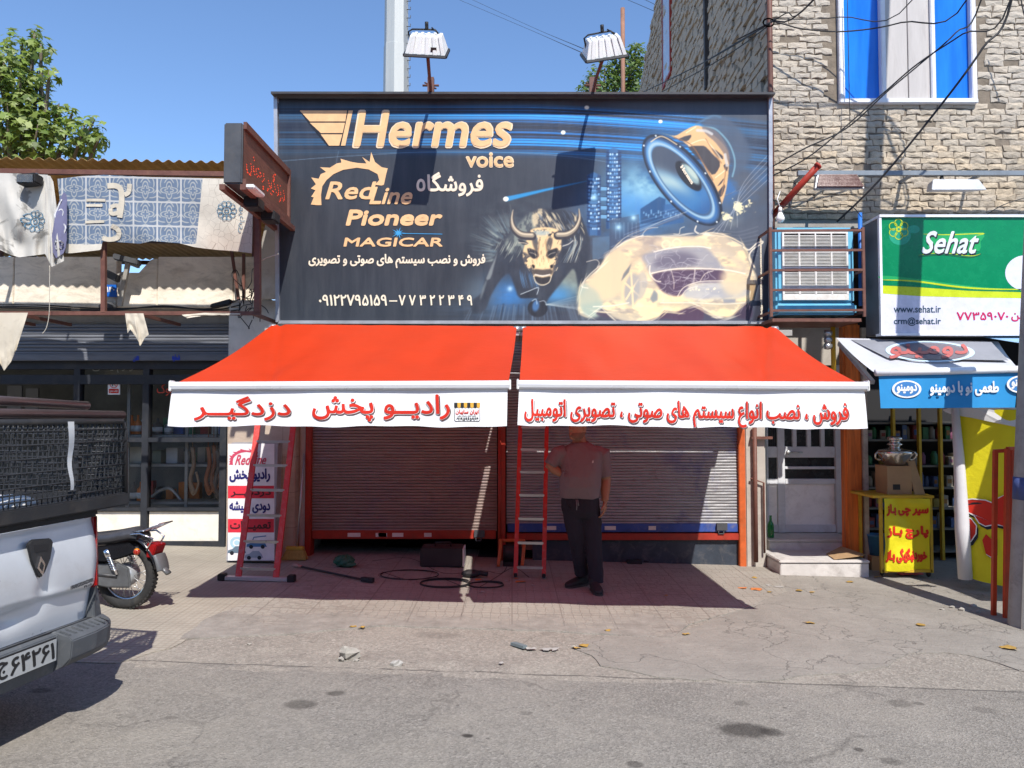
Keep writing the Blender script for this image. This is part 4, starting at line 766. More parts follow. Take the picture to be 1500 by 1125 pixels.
# ================================================================== AWNINGS
YF_, YR_ = 5.6, 7.76
m_awn = cloth('red_awning_cloth', (.68, .050, .008), .30, .45, .05, tcol=(.74, .02, .008), bump=.14, gloss=.3)
m_val = cloth('white_valance_cloth', (.84, .85, .86), .12, .55, .02, bump=.06)
redp = cloth('red_letter_print', (.62, .03, .015), .1, .5, .08, bump=0); letter_shadow = cloth('brown_letter_shadow_print', (.10, .045, .04), .1, .6, .05, bump=0)
alu = paint('white_aluminium', (.82, .83, .86), .3, .1, var=.04)
def awning(top, front, bar, val, words, label, badge):
    rl, rr_ = W(top[0], top[1], YR_), W(top[2], top[3], YR_); fl, fr_ = W(front[0], front[1], YF_), W(front[2], front[3], YF_)
    ro = (rl + rr_) / 2; root = thing('awning', label, 'awning', (ro.x, YR_, ro.z), 'red folding arm awnings of the shuttered shop')
    sg = 1 if fl.x + fr_.x < 0 else -1
    def fab(s, t_):
        p = rl.lerp(rr_, s).lerp(fl.lerp(fr_, s), t_); sag = -.035 * math.sin(math.pi * t_)
        ss = s if sg > 0 else 1 - s
        cx = .03 + .26 * t_; sag += -.022 * math.exp(-((ss - cx) / .012) ** 2) - .009 * math.sin(ss * 26 + 3 * t_) * math.sin(math.pi * t_) - .014 * math.sin(ss * 9 + t_ * 2) * t_ - .012 * mnoise.noise((ss * 14, t_ * 1.5, sg)) * (.3 + t_)
        return p + V((0, 0, sag))
    mb = MB(m_awn); mb.grid(fab, 110, 24); mb.build('canopy', root)
    b0, b1 = W(bar[0], bar[1], YF_), W(bar[2], bar[3], YF_)
    mb = MB(alu); k = (b1 - b0).normalized()
    prof = [(-.04, .026), (-.044, .0), (-.034, -.026), (.0, -.034), (.032, -.024), (.032, .022), (.0, .031)]
    mb.ext([b0 + V((0, y, z)) for y, z in prof], b1 - b0); bar_ = mb.build('front_bar', root, .004)
    mb = MB(white)
    for p in (b0, b1): mb.obox(p, k * .008, (0, .044, 0), (0, 0, .04))
    mb.build('end_cap', bar_, .006)
    v = [W(val[i], val[i + 1], YF_ - .005) for i in (0, 2, 4, 6)]           # tl tr br bl
    wave = lambda p: V((0, -.016 * math.sin(p.x * 5.2 + 1.1 * p.z) * min(1, max(0, (v[0].z - p.z) / .2)) - .018 * math.sin(p.x * 13) * max(0, (v[0].z - p.z)) - .02 * max(0, (v[0].z - p.z)) , 0))
    def vf(s, t_):
        p = v[0].lerp(v[1], s).lerp(v[3].lerp(v[2], s), t_); return p + wave(p) + V((0, 0, -.005 * t_ * math.sin(s * 17) - .003 * t_ * math.sin(s * 41)))
    mb = MB(m_val); mb.grid(vf, 90, 10); va = mb.build('valance', root)
    mb = MB(m_val)
    for s0, s1 in ((.0, .016), (.984, 1)):
        mb.grid(lambda s, t_: vf(s0 + (s1 - s0) * s, t_) - V((0, .003, 0)), 2, 10)
    vp = Pl(v[3], v[2] - v[3], (0, 0, 1)); warp = lambda p: p + wave(p)
    for txt, bx in words:
        hd = (bx[3] - bx[1]) * .05
        mb = MB(letter_shadow); text(mb, vp, fa(txt), bx, .004, .026, 0, warp, hd * .85, hd * 1.0); mb.build('lettering_shadow', va)
        mb = MB(paint('white_letter_edge', (.75, .75, .75), .5, var=.02, bump=0)); text(mb, vp, fa(txt), bx, .0056, .034, 0, warp, hd * .2, hd * .25); mb.build('lettering_edge', va)
        mb = MB(redp); text(mb, vp, fa(txt), bx, .0072, .022, 0, warp); mb.build('lettering', va)
    if badge:
        u0, v0, u1, v1 = badge; ink = paint('black_print', (.02, .02, .02), .5, bump=0)
        mb = MB(ink); pts = rrect(u0, v0 + 8, u1, v1, 3); shape(mb, vp, pts, .004, warp=warp); mb.mat(paint('white_letter_edge', (.75, .75, .75), .5, var=.02, bump=0)); shape(mb, vp, rrect(u0 + .7, v0 + 8, u1 - .7, v1 - .7, 2.6), .0048, warp=warp)
        for q in range(8):
            a = u0 + (u1 - u0) * q / 8; w_ = (u1 - u0) / 8
            mb.mat(ink if q % 2 == 0 else paint('orange_print', (.65, .36, .05), .5, bump=0)); shape(mb, vp, [(a, v0), (a + w_, v0), (a + w_, v0 + 6), (a + w_ / 2, v0 + 8.5), (a, v0 + 6)], .0056, warp=warp)
        mb.mat(redp); text(mb, vp, fa('ایران سایبان'), (u0 + 2, v0 + 10, u1 - 2, v0 + 17.5), .0056, .04, 0, warp); mb.mat(ink); text(mb, vp, fa('تولید انواع سایبان برقی'), (u0 + 5, v0 + 18.2, u1 - 6, v0 + 20.5), .0056, .02, 0, warp)
        text(mb, vp, '\u06f0\u06f9\u06f1\u06f9\u06f5\u06f9\u06f6\u06f5\u06f9\u06f6\u06f4', (u0 + 2.5, v0 + 21.5, u1 - 2.5, v0 + 26), .0056, .03, 0, warp); mb.build('maker_badge', va)
    for s in (.13, .86):                             # folding arms
        a = rl.lerp(rr_, s) + V((0, -.04, -.2)); d = fl.lerp(fr_, s) + V((0, .06, -.02)); el_ = a.lerp(d, .5) + V((-.42 if s > .5 else .42, 0, -.16)) * (1 if s < .5 else 1)
        mb = MB(alu); mb.bar(a, el_, .045, .06); mb.bar(el_, d, .035, .05); mb.lathe([(.035, -.04), (.035, .04)], el_, (0, 0, 1), 12); mb.build('folding_arm', root)
    mb = MB(alu); mb.tube([rl + V((0.02, .04, -.06)), rr_ + V((-.02, .04, -.06))], .045, 12); mb.build('roller_tube', root)
    for p in (rl, rr_): mb = MB(steel); mb.obox(p + V((0, .28, -.05)), (.022, 0, 0), (0, .30, 0), (0, 0, .05)); mb.lathe([(.03, -.035), (.03, .035)], p + V((0, -.02, -.03)), (1, 0, 0), 12); mb.build('wall_bracket', root, .005)
    return root
awning((400, 475, 757, 478), (252, 562, 745, 561), (252, 565.5, 747, 563.5), (252, 569, 743.5, 567.5, 742.5, 625, 247, 624), [('رادیــو پخش', (458, 577, 659, 617)), ('دزدگیــر', (286, 580, 426, 616))], 'red awning reading car radio and alarm, the left of the two', (665.5, 589, 703.5, 616.5))
awning((766, 478, 1134, 478), (761, 561, 1266, 564), (758.5, 563, 1269, 565.5), (760.5, 567, 1266, 570, 1269.5, 628.5, 758, 622.5), [('فروش ، نصب انواع سیستم های صوتی ، تصویری اتومبیل', (768, 584, 1241, 623))], 'red awning with a long line of small red lettering, nearest the steel door', None)

mb = MB(concrete); mb.box(-2.5, 7.70, 2.50, -.01, 8.56, 2.56); mb.box(.06, 7.885, 2.50, 2.9, 8.56, 2.56); mb.build('added_sun_cover', shop)  # unseen cover added to block sun behind the awnings; right slit leaks a line
# ================================================================== LED SIGN sticking out over the pavement
ls = thing('led_sign', 'dark box sign with red glowing dots jutting out beside the billboard', 'sign', (-2.52, 7.6, 4.1))
LX0, LX1, LY0, LY1 = -2.62, -2.45, 6.86, 8.28; LZ0, LZ1 = 3.78, 4.34
mb = MB(dgrey); mb.box(LX0, LY0, LZ0, LX1, LY1, LZ1); mb.build('casing', ls, .012)
mb = MB(brown); mb.box(LX1, LY0 + .02, LZ1 - .05, LX1 + .03, LY1, LZ1 + .015); mb.box(LX1, LY0 + .02, LZ0, LX1 + .03, LY1, LZ0 + .05); mb.box(LX1, LY1 - .04, LZ0 + .05, LX1 + .03, LY1, LZ1 - .05)
mb.bar((LX0 - .01, LY0, LZ0 - .03), (LX0 - .01, LY1 + .4, LZ0 - .03), .05); mb.bar((LX1 + .01, LY0, LZ0 - .03), (LX1 + .01, LY1 + .4, LZ0 - .03), .05); mb.build('frame', ls)
m, t, b = mk('led_panel'); vec = tco(t); x, y, z = sep(t, vec)
dots = mth(t, 'MULTIPLY', mth(t, 'GREATER_THAN', mth(t, 'SINE', mth(t, 'MULTIPLY', y, 220)), .2), mth(t, 'GREATER_THAN', mth(t, 'SINE', mth(t, 'MULTIPLY', z, 220)), .2))
c = mixc(t, mrange(t, noi(t, vec, 4, 7), .3, .7), (.09, .038, .026), (.15, .06, .04)); c = mixc(t, mth(t, 'MULTIPLY', dots, .5), c, (.24, .06, .04)); t.links.new(c, b.inputs['Base Color']); b.inputs['Roughness'].default_value = .55
mb = MB(m); mb.add([(LX1 + .004, LY0 + .02, LZ0 + .05), (LX1 + .004, LY1 - .04, LZ0 + .05), (LX1 + .004, LY1 - .04, LZ1 - .05), (LX1 + .004, LY0 + .02, LZ1 - .05)], [(0, 1, 2, 3)]); scr = mb.build('screen', ls)
m, t, b = mk('lit_red_dots'); b.inputs['Base Color'].default_value = (.6, .05, .02, 1); b.inputs['Emission Color'].default_value = (1, .06, .015, 1); b.inputs['Emission Strength'].default_value = .85
mb = MB(m); rl_ = random.Random(4)
lp = Pl((LX1 + .004, LY0, LZ0), (0, 1, 0), (0, 0, 1)); gv, gf, ga = glyphs(fa('دزدگیر پخش'))
msk = []
for f in gf: msk.append([gv[i][:2] for i in f])
def inside(px, py):
    for poly in msk:
        c_ = False; j_ = len(poly) - 1
        for i in range(len(poly)):
            if (poly[i][1] > py) != (poly[j_][1] > py) and px < (poly[j_][0] - poly[i][0]) * (py - poly[i][1]) / (poly[j_][1] - poly[i][1]) + poly[i][0]: c_ = not c_
            j_ = i
        if c_: return True
    return False
for i in range(64):
    for j in range(13):
        yy = LY0 + .10 + i * .0185; zz = LZ0 + .12 + j * .0215
        if inside((i + .5) / 64, (j + .5) / 13) and rl_.random() < .85: mb.add([lp.pt(yy - LY0 - .006, zz - LZ0 - .006, .003), lp.pt(yy - LY0 + .006, zz - LZ0 - .006, .003), lp.pt(yy - LY0 + .006, zz - LZ0 + .006, .003), lp.pt(yy - LY0 - .006, zz - LZ0 + .006, .003)], [(0, 1, 2, 3)])
mb.build('lit_dots', scr)
mb = MB(white); mb.obox((LX1 + .05, LY0 + .16, LZ0 - .02), (.06, 0, 0), (0, .15, 0), (0, 0, .02)); mb.build('lamp_cover', ls, .01)
for yy in (7.25, 7.75): mb = MB(black); mb.obox((LX1 - .02, yy, LZ0 - .08), (.07, 0, 0), (0, .1, 0), (0, 0, .05)); mb.build('power_supply', ls, .01)

# ================================================================== FLOODLIGHTS leaning over the billboard
def floodlight(foot_px, head_px, tilt, label):
    foot = BBP.P(*foot_px, .06); head = W(head_px[0], head_px[1], 7.54)
    fx = thing('floodlight', label, 'floodlight', foot, 'floodlights on arms above the billboard')
    mb = MB(brown); mb.tube([foot, foot.lerp(head, .35), head + V((0, .12, -.1))], .018, 8); mb.obox(foot + V((0, 0, .09)), (.035, 0, 0), (0, .035, 0), (0, 0, .09)); mb.tube([foot + V((-.09, -.02, .09)), foot + V((.09, -.02, .09))], .012, 6); mb.tube([foot + V((-.07, .02, .14)), foot + V((.06, -.03, .05))], .01, 6); mb.build('arm', fx)
    R_ = Matrix.Rotation(math.radians(tilt), 3, 'Y') @ Matrix.Rotation(math.radians(38), 3, 'X')
    P = lambda x, y, z: head + R_ @ V((x, y, z))
    # trapezoid ribbed housing: wide mouth below, narrow back above
    mb = MB(white); n = 10; a0, a1, hh, d0, d1 = .20, .155, .155, .16, .085
    for i in range(n):
        s0 = -1 + 2 * i / n; s1 = s0 + 2 / n; g = .007 if i % 2 else -.003
        bo = [P(a0 * s0, -d0 - g, -hh / 2), P(a0 * s1, -d0 - g, -hh / 2), P(a0 * s1, d0, -hh / 2), P(a0 * s0, d0, -hh / 2)]; to = [P(a1 * s0, -d1 - g, hh / 2 + g), P(a1 * s1, -d1 - g, hh / 2 + g), P(a1 * s1, d1, hh / 2 + g), P(a1 * s0, d1, hh / 2 + g)]
        mb.hexa(bo + to)
    mb.build('housing', fx, .004)
    mb = MB(black); q = [P(sx * .208, sy * .168, -hh / 2 - .012) for sx, sy in ((-1, -1), (1, -1), (1, 1), (-1, 1))]
    for i in range(4): mb.bar(q[i], q[(i + 1) % 4], .022)
    mb.build('rim', fx)
    mb = MB(glass('lamp_glass', (.8, .8, .8), .3)); mb.add([p + V((0, 0, .0)) for p in q], [(0, 1, 2, 3)]); mb.build('lens', fx)
    mb = MB(black); mb.tube([P(-.17, .03, -.02), P(-.185, .03, .09), P(-.145, .03, .115), P(0, .03, .12), P(.085, .03, .12), P(.115, .03, .085)], .009, 6); mb.tube([P(0, .03, .13), P(0, .03, .19)], .018, 8); mb.tube([P(.05, .03, .14), P(.12, -.02, .1)], .007, 5); mb.build('bracket', fx)
    mb = MB(paint('rust_patch', (.07, .06, .055), .8)); mb.obox(P(.085, -.14, -.03), R_ @ V((.028, 0, 0)), R_ @ V((0, .006, 0)), R_ @ V((0, 0, .022))) if tilt > 0 else None
    if mb.v: mb.build('patch', fx)
    return fx
floodlight((632, 141), (625, 63), 3, 'white ribbed floodlight on a rusty arm near the tall pale mast')
floodlight((867, 141), (884, 67), -9, 'tilted white floodlight on a rusty arm beside the thin brown pole')

# ================================================================== MAST and thin pole behind the billboard
YM = 14.0; mp = W(580, 140, YM)
ms = thing('light_mast', 'tall pale octagonal steel mast rising behind the billboard', 'mast', (mp.x, YM, gz(mp.x)))
galv = paint('galvanised_steel', (.42, .435, .43), .5, .2, var=.1, scale=1.5, stretch=(3, 3, .3), dirt=.25, dcol=(.3, .33, .33))
mb = MB(galv); rr_ = .228
pr = [(rr_ * 1.25, 0), (rr_ * 1.02, 8.45), (rr_ * 1.02, 8.46), (rr_ * .98, 8.47), (rr_ * .8, 17)]
o_ = len(mb.f); mb.lathe(pr, (mp.x, YM, gz(mp.x)), n=8); mb.sm = [False] * len(mb.sm); mb.build('pole', ms)
mb = MB(dgrey)
for i in range(46): z = 6.0 + i * .16; mb.tube([(mp.x + .2, YM - .05, z), (mp.x + .27, YM - .05, z), (mp.x + .27, YM - .05, z + .05)], .008, 5)
mb.build('ladder_rung', ms)
YP = 10.5; tp = W(912, 12, YP)
mb = MB(paint('rusty_pipe', (.26, .13, .085), .7, var=.25, dirt=.4)); mb.tube([(tp.x, YP, 4.9), (tp.x, YP, tp.z)], .03, 10); mb.lathe([(.06, 0), (.06, .03)], (tp.x, YP, 4.9)); tag(mb.build('roof_pole'), 'thin rusty brown pole standing on the roof behind the billboard', 'pole')

# ================================================================== LEFT SHOP
YW = 9.0
lsh = thing('workshop_building', 'shabby left shop with grey shutter box, glass front and corrugated roof', 'shop', (-5.5, 9.2, .1))
XL = -9.5; XR = xp0 - .02
Zp = W(150, 376, YW).z; Zl = W(150, 450, YW).z; Zs0 = W(200, 477, 9.2).z; Zs1 = W(200, 526, 9.2).z
m_fas = paint('cream_render', (.80, .72, .60), .9, var=.16, scale=1.6, bump=.4, bscale=14, dirt=.6, dcol=(.36, .31, .25), stretch=(1, 1, 2.2))
mb = MB(m_fas)
hx = W(200, 378, YW).x; hx0 = W(172, 378, YW).x
for a, c_ in ((XL, -7.2), (-7.2, -5.9), (-5.9, hx0), (hx + .25, -3.3), (-3.3, XR + .35)): mb.box(a + .004, YW, Zl, c_ - .004, YW + .12, Zp)
mb.box(hx0, YW + .001, Zl, hx + .25, YW + .118, Zp - .19); mb.ext([(hx + .02, YW + .002, Zp - .20), (hx + .25, YW + .002, Zp - .20), (hx + .25, YW + .002, Zp - .02), (hx + .17, YW + .002, Zp - .03)], (0, .1, 0)); mb.build('fascia', lsh, .008)
mb = MB(plaster); mb.box(XL, YW + .28, Zs0, XR + .3, YW + .5, Zl + .15); mb.build('wall', lsh, .01)
mb = MB(plaster); mb.box(XR, YW + .02, Zs1 - .1, XR + .28, YW + .5, Zl); mb.build('wall', lsh, .01)
mb = MB(paint('charcoal_shutter', (.15, .158, .18), .5, .2, var=.2, scale=3, stretch=(1, 1, 8), dirt=.4, dcol=(.16, .16, .17))); corrug(mb, XL, XR, Zs1 + .05, Zs0 + .02, 9.2, .042, .013); sh = mb.build('shutter', lsh)
mb = MB(MC['charcoal_shutter']); mb.box(XL, 9.17, Zs1 - .02, XR, 9.23, Zs1 + .06); mb.build('bottom_rail', sh, .006)
mb = MB(paint('blue_letter_print', (.02, .05, .40), .6, bump=0)); sp = Pl((XL, 9.166, 0), (1, 0, 0), (0, 0, 1)); text(mb, sp, fa('تلفن'), (195, 521, 204, 530), .002, .05); text(mb, sp, fa('شماره'), (252, 519, 264, 530), .002, .05); mb.build('lettering', sh)
# glass front
YG = 9.3; fm = paint('grey_window_frame', (.028, .031, .038), .5, .2, var=.2, dirt=.3)
Zt = W(200, 545, YG).z; Zm = W(250, 640, YG).z; Zb = W(270, 745, YG).z; zf = gz(-4)
mb = MB(fm)
mb.wbox(0, 549, 335, 563, YG - .05, YG + .05); mb.box(XL, YG - .05, Zs1 - .12, XR, YG + .05, Zs1 - .02)
for u in (113, 214, 328): p = W(u, 700, YG); mb.box(p.x - .04, YG - .051, zf - .1, p.x + .04, YG + .051, Zs1 - .02)
mb.wbox(216, 641, 326, 648, YG - .045, YG + .045); mb.wbox(115, 641, 212, 648, YG - .045, YG + .045)
mb.wbox(117, 744, 325, 749, YG - .047, YG + .047); mb.wbox(117, 793, 325, 803, YG - .047, YG + .047); mb.build('window_frame', lsh, .004)
mb = MB(white); a = W(218, 793, YG); c_ = W(325, 749, YG); 
for u0, u1 in ((218, 325), (117, 211)): mb = MB(paint('cream_panel', (.78, .73, .63), .6, var=.1, dirt=.35, dcol=(.4, .34, .26))); mb.wbox(u0, 749.5, u1, 792.5, YG - .01, YG + .02); mb.build('lower_panel', lsh)
gl = glass('shop_glass', (.97, .99, .99), .02)
for u0, v0, u1, v1 in ((217, 563, 325, 640), (217, 648, 325, 744), (117, 563, 211, 640), (117, 648, 211, 744), (217, 530, 325, 549), (117, 530, 211, 549)):
    mb = MB(gl); a, c_ = W(u0, v1, YG), W(u1, v0, YG); mb.add([(a.x, YG, a.z), (c_.x, YG, a.z), (c_.x, YG, c_.z), (a.x, YG, c_.z)], [(0, 1, 2, 3)]); mb.build('pane', lsh)
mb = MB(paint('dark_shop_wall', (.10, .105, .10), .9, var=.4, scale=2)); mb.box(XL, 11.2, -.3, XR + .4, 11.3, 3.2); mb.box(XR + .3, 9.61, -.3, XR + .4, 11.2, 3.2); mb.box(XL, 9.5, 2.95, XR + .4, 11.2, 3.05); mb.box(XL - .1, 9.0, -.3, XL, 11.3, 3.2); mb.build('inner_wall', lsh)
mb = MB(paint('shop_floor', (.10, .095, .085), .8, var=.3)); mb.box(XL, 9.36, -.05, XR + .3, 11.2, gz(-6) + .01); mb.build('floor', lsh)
mb = MB(paint('rust_neon_print', (.55, .06, .03), .5)); gp = Pl((XL, YG - .004, 0), (1, 0, 0), (0, 0, 1)); text(mb, gp, fa('بوک'), (230, 562, 252, 580), .001, .0); mb.mat(greyt); text(mb, gp, fa('لوازم یدکی'), (135, 531, 200, 546), .001, .01); mb.build('lettering', lsh)
# corrugated roof over the parapet, see from below
ZC0 = 0
m_rf = cloth('rusty_sheet', (.40, .27, .11), .3, .6, .3, tcol=(.52, .34, .12), dirt=.4)
def roof(s, t_):
    x = XL + (XR + .75 - XL) * s; y = 8.03 + 4.8 * t_; return V((x, y, 4.41 - .0185 * (x + 5.5) - .11 * t_ * 4.4 / 4 + .015 * math.sin(x * 2 * math.pi / .115)))
mb = MB(m_rf); mb.grid(roof, 560, 3); mb.build('roof', lsh, solid=.003)
mb = MB(brown)
for y in (9.6, 11.2, 12.7): mb.bar((XL, y, 4.33 - .0185 * (XL + 5.5) - (y - 8.03) * .0275), (XR + .7, y, 4.33 - .0185 * (XR + 6.2) - (y - 8.03) * .0275), .06)
for x in (-8, -6.2, W(377, 370, 9.3).x): mb.bar((x, YW + .2, Zl + .1), (x, YW + .2, 4.26), .05)
mb.build('roof_beam', lsh)

# sign frame with torn banners in front of the parapet
YFm = 7.96; fr_ = thing('sign_frame', 'rusty brown steel frame carrying torn cloth banners over the left shop', 'frame', (-4, YFm, 2.8))
def wb(mb, u0, v0, u1, v1, w): mb.bar(W(u0, v0, YFm), W(u1, v1, YFm), w)
for n_, (u0, v0, u1, v1, w) in (('top_rail', (-80, 250, 372, 256, .05)), ('bottom_rail', (-80, 459, 382, 459, .04)), ('post', (152, 255, 152, 458, .045)), ('post', (377, 238, 377.5, 457, .06))):
    mb = MB(brown); wb(mb, u0, v0, u1, v1, w); mb.build(n_, fr_)
mb = MB(brown)
for u, v in ((20, 459), (200, 459), (370, 459), (-40, 459)): p = W(u, v, YFm); mb.bar(p, p + V((0, 1.03, 0)), .035)
for u, v in ((-40, 252), (152, 254), (370, 256)): p = W(u, v, YFm); mb.bar(p, p + V((0, 1.03, .06)), .035)
mb.build('wall_stay', fr_)
def m_banner(kind):
    m, t, b = mk(kind); uv = nd(t, 'ShaderNodeUVMap', uv_map='print').outputs[0]; ux, uy, _ = sep(t, uv)
    base = mixc(t, mrange(t, noi(t, uv, 4, 8, .7), .3, .7), (.60, .56, .48), (.78, .73, .63))
    if kind == 'blue_tile_banner_cloth':
        px_, py_ = .348, .352
        ax = mth(t, 'DIVIDE', mth(t, 'SUBTRACT', ux, .215), px_); ay = mth(t, 'DIVIDE', mth(t, 'SUBTRACT', uy, mth(t, 'MULTIPLY', ux, .02)), py_); ay = mth(t, 'SUBTRACT', ay, .28)
        cx = mth(t, 'SUBTRACT', mth(t, 'FRACT', ax), .5); cy = mth(t, 'SUBTRACT', mth(t, 'FRACT', ay), .5)
        line = mth(t, 'GREATER_THAN', mth(t, 'MAXIMUM', mth(t, 'ABSOLUTE', cx), mth(t, 'ABSOLUTE', cy)), .465)
        r = mth(t, 'SQRT', mth(t, 'ADD', mth(t, 'MULTIPLY', cx, cx), mth(t, 'MULTIPLY', cy, cy))); an = mth(t, 'ARCTAN2', cy, mth(t, 'ABSOLUTE', cx))
        pet = mth(t, 'ADD', .26, mth(t, 'MULTIPLY', .09, mth(t, 'COSINE', mth(t, 'MULTIPLY', an, 4.0))))
        orn = mth(t, 'LESS_THAN', mth(t, 'ABSOLUTE', mth(t, 'SUBTRACT', r, pet)), .032); orn2 = mth(t, 'LESS_THAN', mth(t, 'ABSOLUTE', mth(t, 'SUBTRACT', r, mth(t, 'MULTIPLY', pet, .5))), .028)
        orn3 = mth(t, 'MULTIPLY', mth(t, 'GREATER_THAN', r, .36), mth(t, 'GREATER_THAN', mth(t, 'SINE', mth(t, 'ADD', mth(t, 'MULTIPLY', an, 9.0), mth(t, 'MULTIPLY', r, 30))), .62))
        blue = mixc(t, noi(t, uv, 9, 6), (.095, .14, .22), (.20, .27, .38)); o = mth(t, 'MAXIMUM', mth(t, 'MAXIMUM', orn, orn2), orn3)
        c = mixc(t, mth(t, 'MULTIPLY', o, .8), blue, (.45, .47, .46)); c = mixc(t, line, c, (.55, .56, .56))
        inb = mth(t, 'MULTIPLY', mth(t, 'LESS_THAN', mth(t, 'ADD', ux, mth(t, 'MULTIPLY', uy, .1)), 3.23), mth(t, 'LESS_THAN', uy, mth(t, 'ADD', 3.53, mth(t, 'MULTIPLY', noi(t, uv, 3, 2), .08)))); c = mixc(t, inb, base, c)
        crk = nd(t, 'ShaderNodeTexVoronoi', {'Scale': 9.0, 'Vector': uv}, feature='DISTANCE_TO_EDGE').outputs['Distance']
        ck = mth(t, 'MULTIPLY', mth(t, 'LESS_THAN', crk, .012), mrange(t, ux, 2.85, 3.25)); c = mixc(t, mth(t, 'MULTIPLY', ck, .75), c, (.13, .10, .08)); c = mixc(t, mth(t, 'MULTIPLY', mth(t, 'MULTIPLY', mrange(t, uy, 3.2, 3.55), mrange(t, ux, 2.8, 3.1)), .35), c, (.4, .25, .18))
    else: c = mixc(t, mth(t, 'MULTIPLY', mrange(t, noi(t, uv, 2.0, 6, .6, 1.2), .55, .6), .75), mixc(t, .5, base, (.5, .5, .49)), (.20, .19, .17))
    t.links.new(c, b.inputs['Base Color']); b.inputs['Roughness'].default_value = .8
    tr = nd(t, 'ShaderNodeBsdfTranslucent', {'Color': c}); mx = nd(t, 'ShaderNodeMixShader', {0: .25, 1: b.outputs[0], 2: tr.outputs[0]}); t.links.new(mx.outputs[0], t.nodes['Material Output'].inputs[0]); return m
def ragged(top, bot, nu, nv, Y, amp, seed, uvs=True):
    """cloth between two pixel outlines (left to right)"""
    def at(pl_, s):
        k = s * (len(pl_) - 1); i = min(int(k), len(pl_) - 2); f = k - i; return (pl_[i][0] * (1 - f) + pl_[i + 1][0] * f, pl_[i][1] * (1 - f) + pl_[i + 1][1] * f)
    def fn(s, t_):
        a = at(top, s); c_ = at(bot, s); u = a[0] * (1 - t_) + c_[0] * t_; v = a[1] * (1 - t_) + c_[1] * t_
        n1 = mnoise.noise((s * 3.1 + seed, t_ * 1.2, seed)); n2 = mnoise.noise((s * 9 + seed, t_ * 2.5, 4)); 
        return W(u, v, Y - .02 - amp * abs(n1) * (.3 + t_) - amp * .4 * n2 * (.2 + t_))
    return fn
def onto(fn):                                      # lay print on a hanging cloth
    P = [fn(i / 70, j / 24) for i in range(71) for j in range(25)]
    def w(p):
        q = min(P, key=lambda r: (r.x - p.x) ** 2 + (r.z - p.z) ** 2); return V((p.x, q.y - .010, p.z))
    return w
m_bl = m_banner('blue_tile_banner_cloth'); m_gr = m_banner('grey_banner_cloth')
bt = thing('torn_banner', 'blue patterned banner with a cream end, torn along its lower edge', 'banner', W(230, 258, 8.45))
bn_top = [(84, 262), (120, 258), (152, 256), (220, 259), (296, 261), (333, 263)]
bn_bot = [(96, 371), (104, 371), (148, 366), (150, 354), (165, 354), (205, 357), (222, 353), (248, 355), (262, 356), (285, 362), (300, 364), (318, 366), (345, 368), (369, 371)]
bn_top2 = [(84 + (333 - 84) * 0, 262), (120, 258), (152, 256), (188, 258), (226, 259.5), (262, 260), (296, 261), (345, 262), (371, 266)]
rg1 = ragged(bn_top2, bn_bot, 0, 0, 7.92, .05, 3); on1 = onto(rg1); mb = MB(m_bl); mb.grid(rg1, 80, 24); bcl = mb.build('cloth', bt, uvfn=UVF)
bpl = Pl(W(84, 371, 7.86), (1, 0, 0), (0, 0, 1)); mb = MB(paint('cream_brush_print', (.50, .45, .36), .8, bump=0))
for pts, w in (([(188, 268), (186, 280), (180, 284)], 7), ([(155, 271), (168, 271), (175, 278), (176, 300), (174, 318)], 8), ([(160, 302), (170, 300), (172, 310), (162, 312), (160, 304)], 6), ([(162, 330), (171, 336), (170, 346), (158, 350), (149, 348)], 7), ([(124, 292), (152, 292)], 4), ([(124, 300), (148, 300)], 4), ([(124, 325), (152, 324)], 4)): stroke(mb, bpl, pts, w, .002, 5, False, on1)
mb.build('brush_lettering', bcl)
mb = MB(paint('blue_star_print', (.08, .17, .25), .8, bump=0)); 
def rosette(mb, pl, cx, cy, r, d, wp=None):
    for k in range(10):
        a = k * math.pi / 5; ell(mb, pl, cx + r * .68 * math.cos(a), cy + r * .68 * math.sin(a), r * .30, r * .30, 0, d, 14, inner=.76, warp=wp)
    ell(mb, pl, cx, cy, r * .5, r * .5, 0, d + .0008, 20, inner=.82, warp=wp); ell(mb, pl, cx, cy, r * .25, r * .25, 0, d + .0008, 14, inner=.6, warp=wp)
rosette(mb, bpl, 331, 308, 15, .004, on1); text(mb, bpl, fa('شهرداری'), (0, 0, 1, 1), .004, 0, 0, on1, quad=[(348, 340), (348, 292), (357, 292), (357, 340)]); mb.build('star_print', bcl)
gt = thing('torn_banner', 'grey white banner twisted and torn, hanging at the left end of the frame', 'banner', W(40, 256, 8.45))
rg2 = ragged([(-70, 252), (-20, 253), (20, 254), (70, 256)], [(-70, 370), (-30, 366), (-4, 364), (12, 372), (28, 377), (52, 374), (66, 372)], 0, 0, 7.91, .16, 8); on2 = onto(rg2); mb = MB(m_gr); mb.grid(rg2, 44, 24); g1 = mb.build('cloth', gt, uvfn=UVF)
rg3 = ragged([(66, 256), (74, 258), (78, 266)], [(66, 372), (76, 391), (94, 382)], 0, 0, 7.85, .10, 2); on3 = onto(rg3); mb = MB(m_gr); mb.grid(rg3, 12, 20); mb.build('cloth', gt, uvfn=UVF)
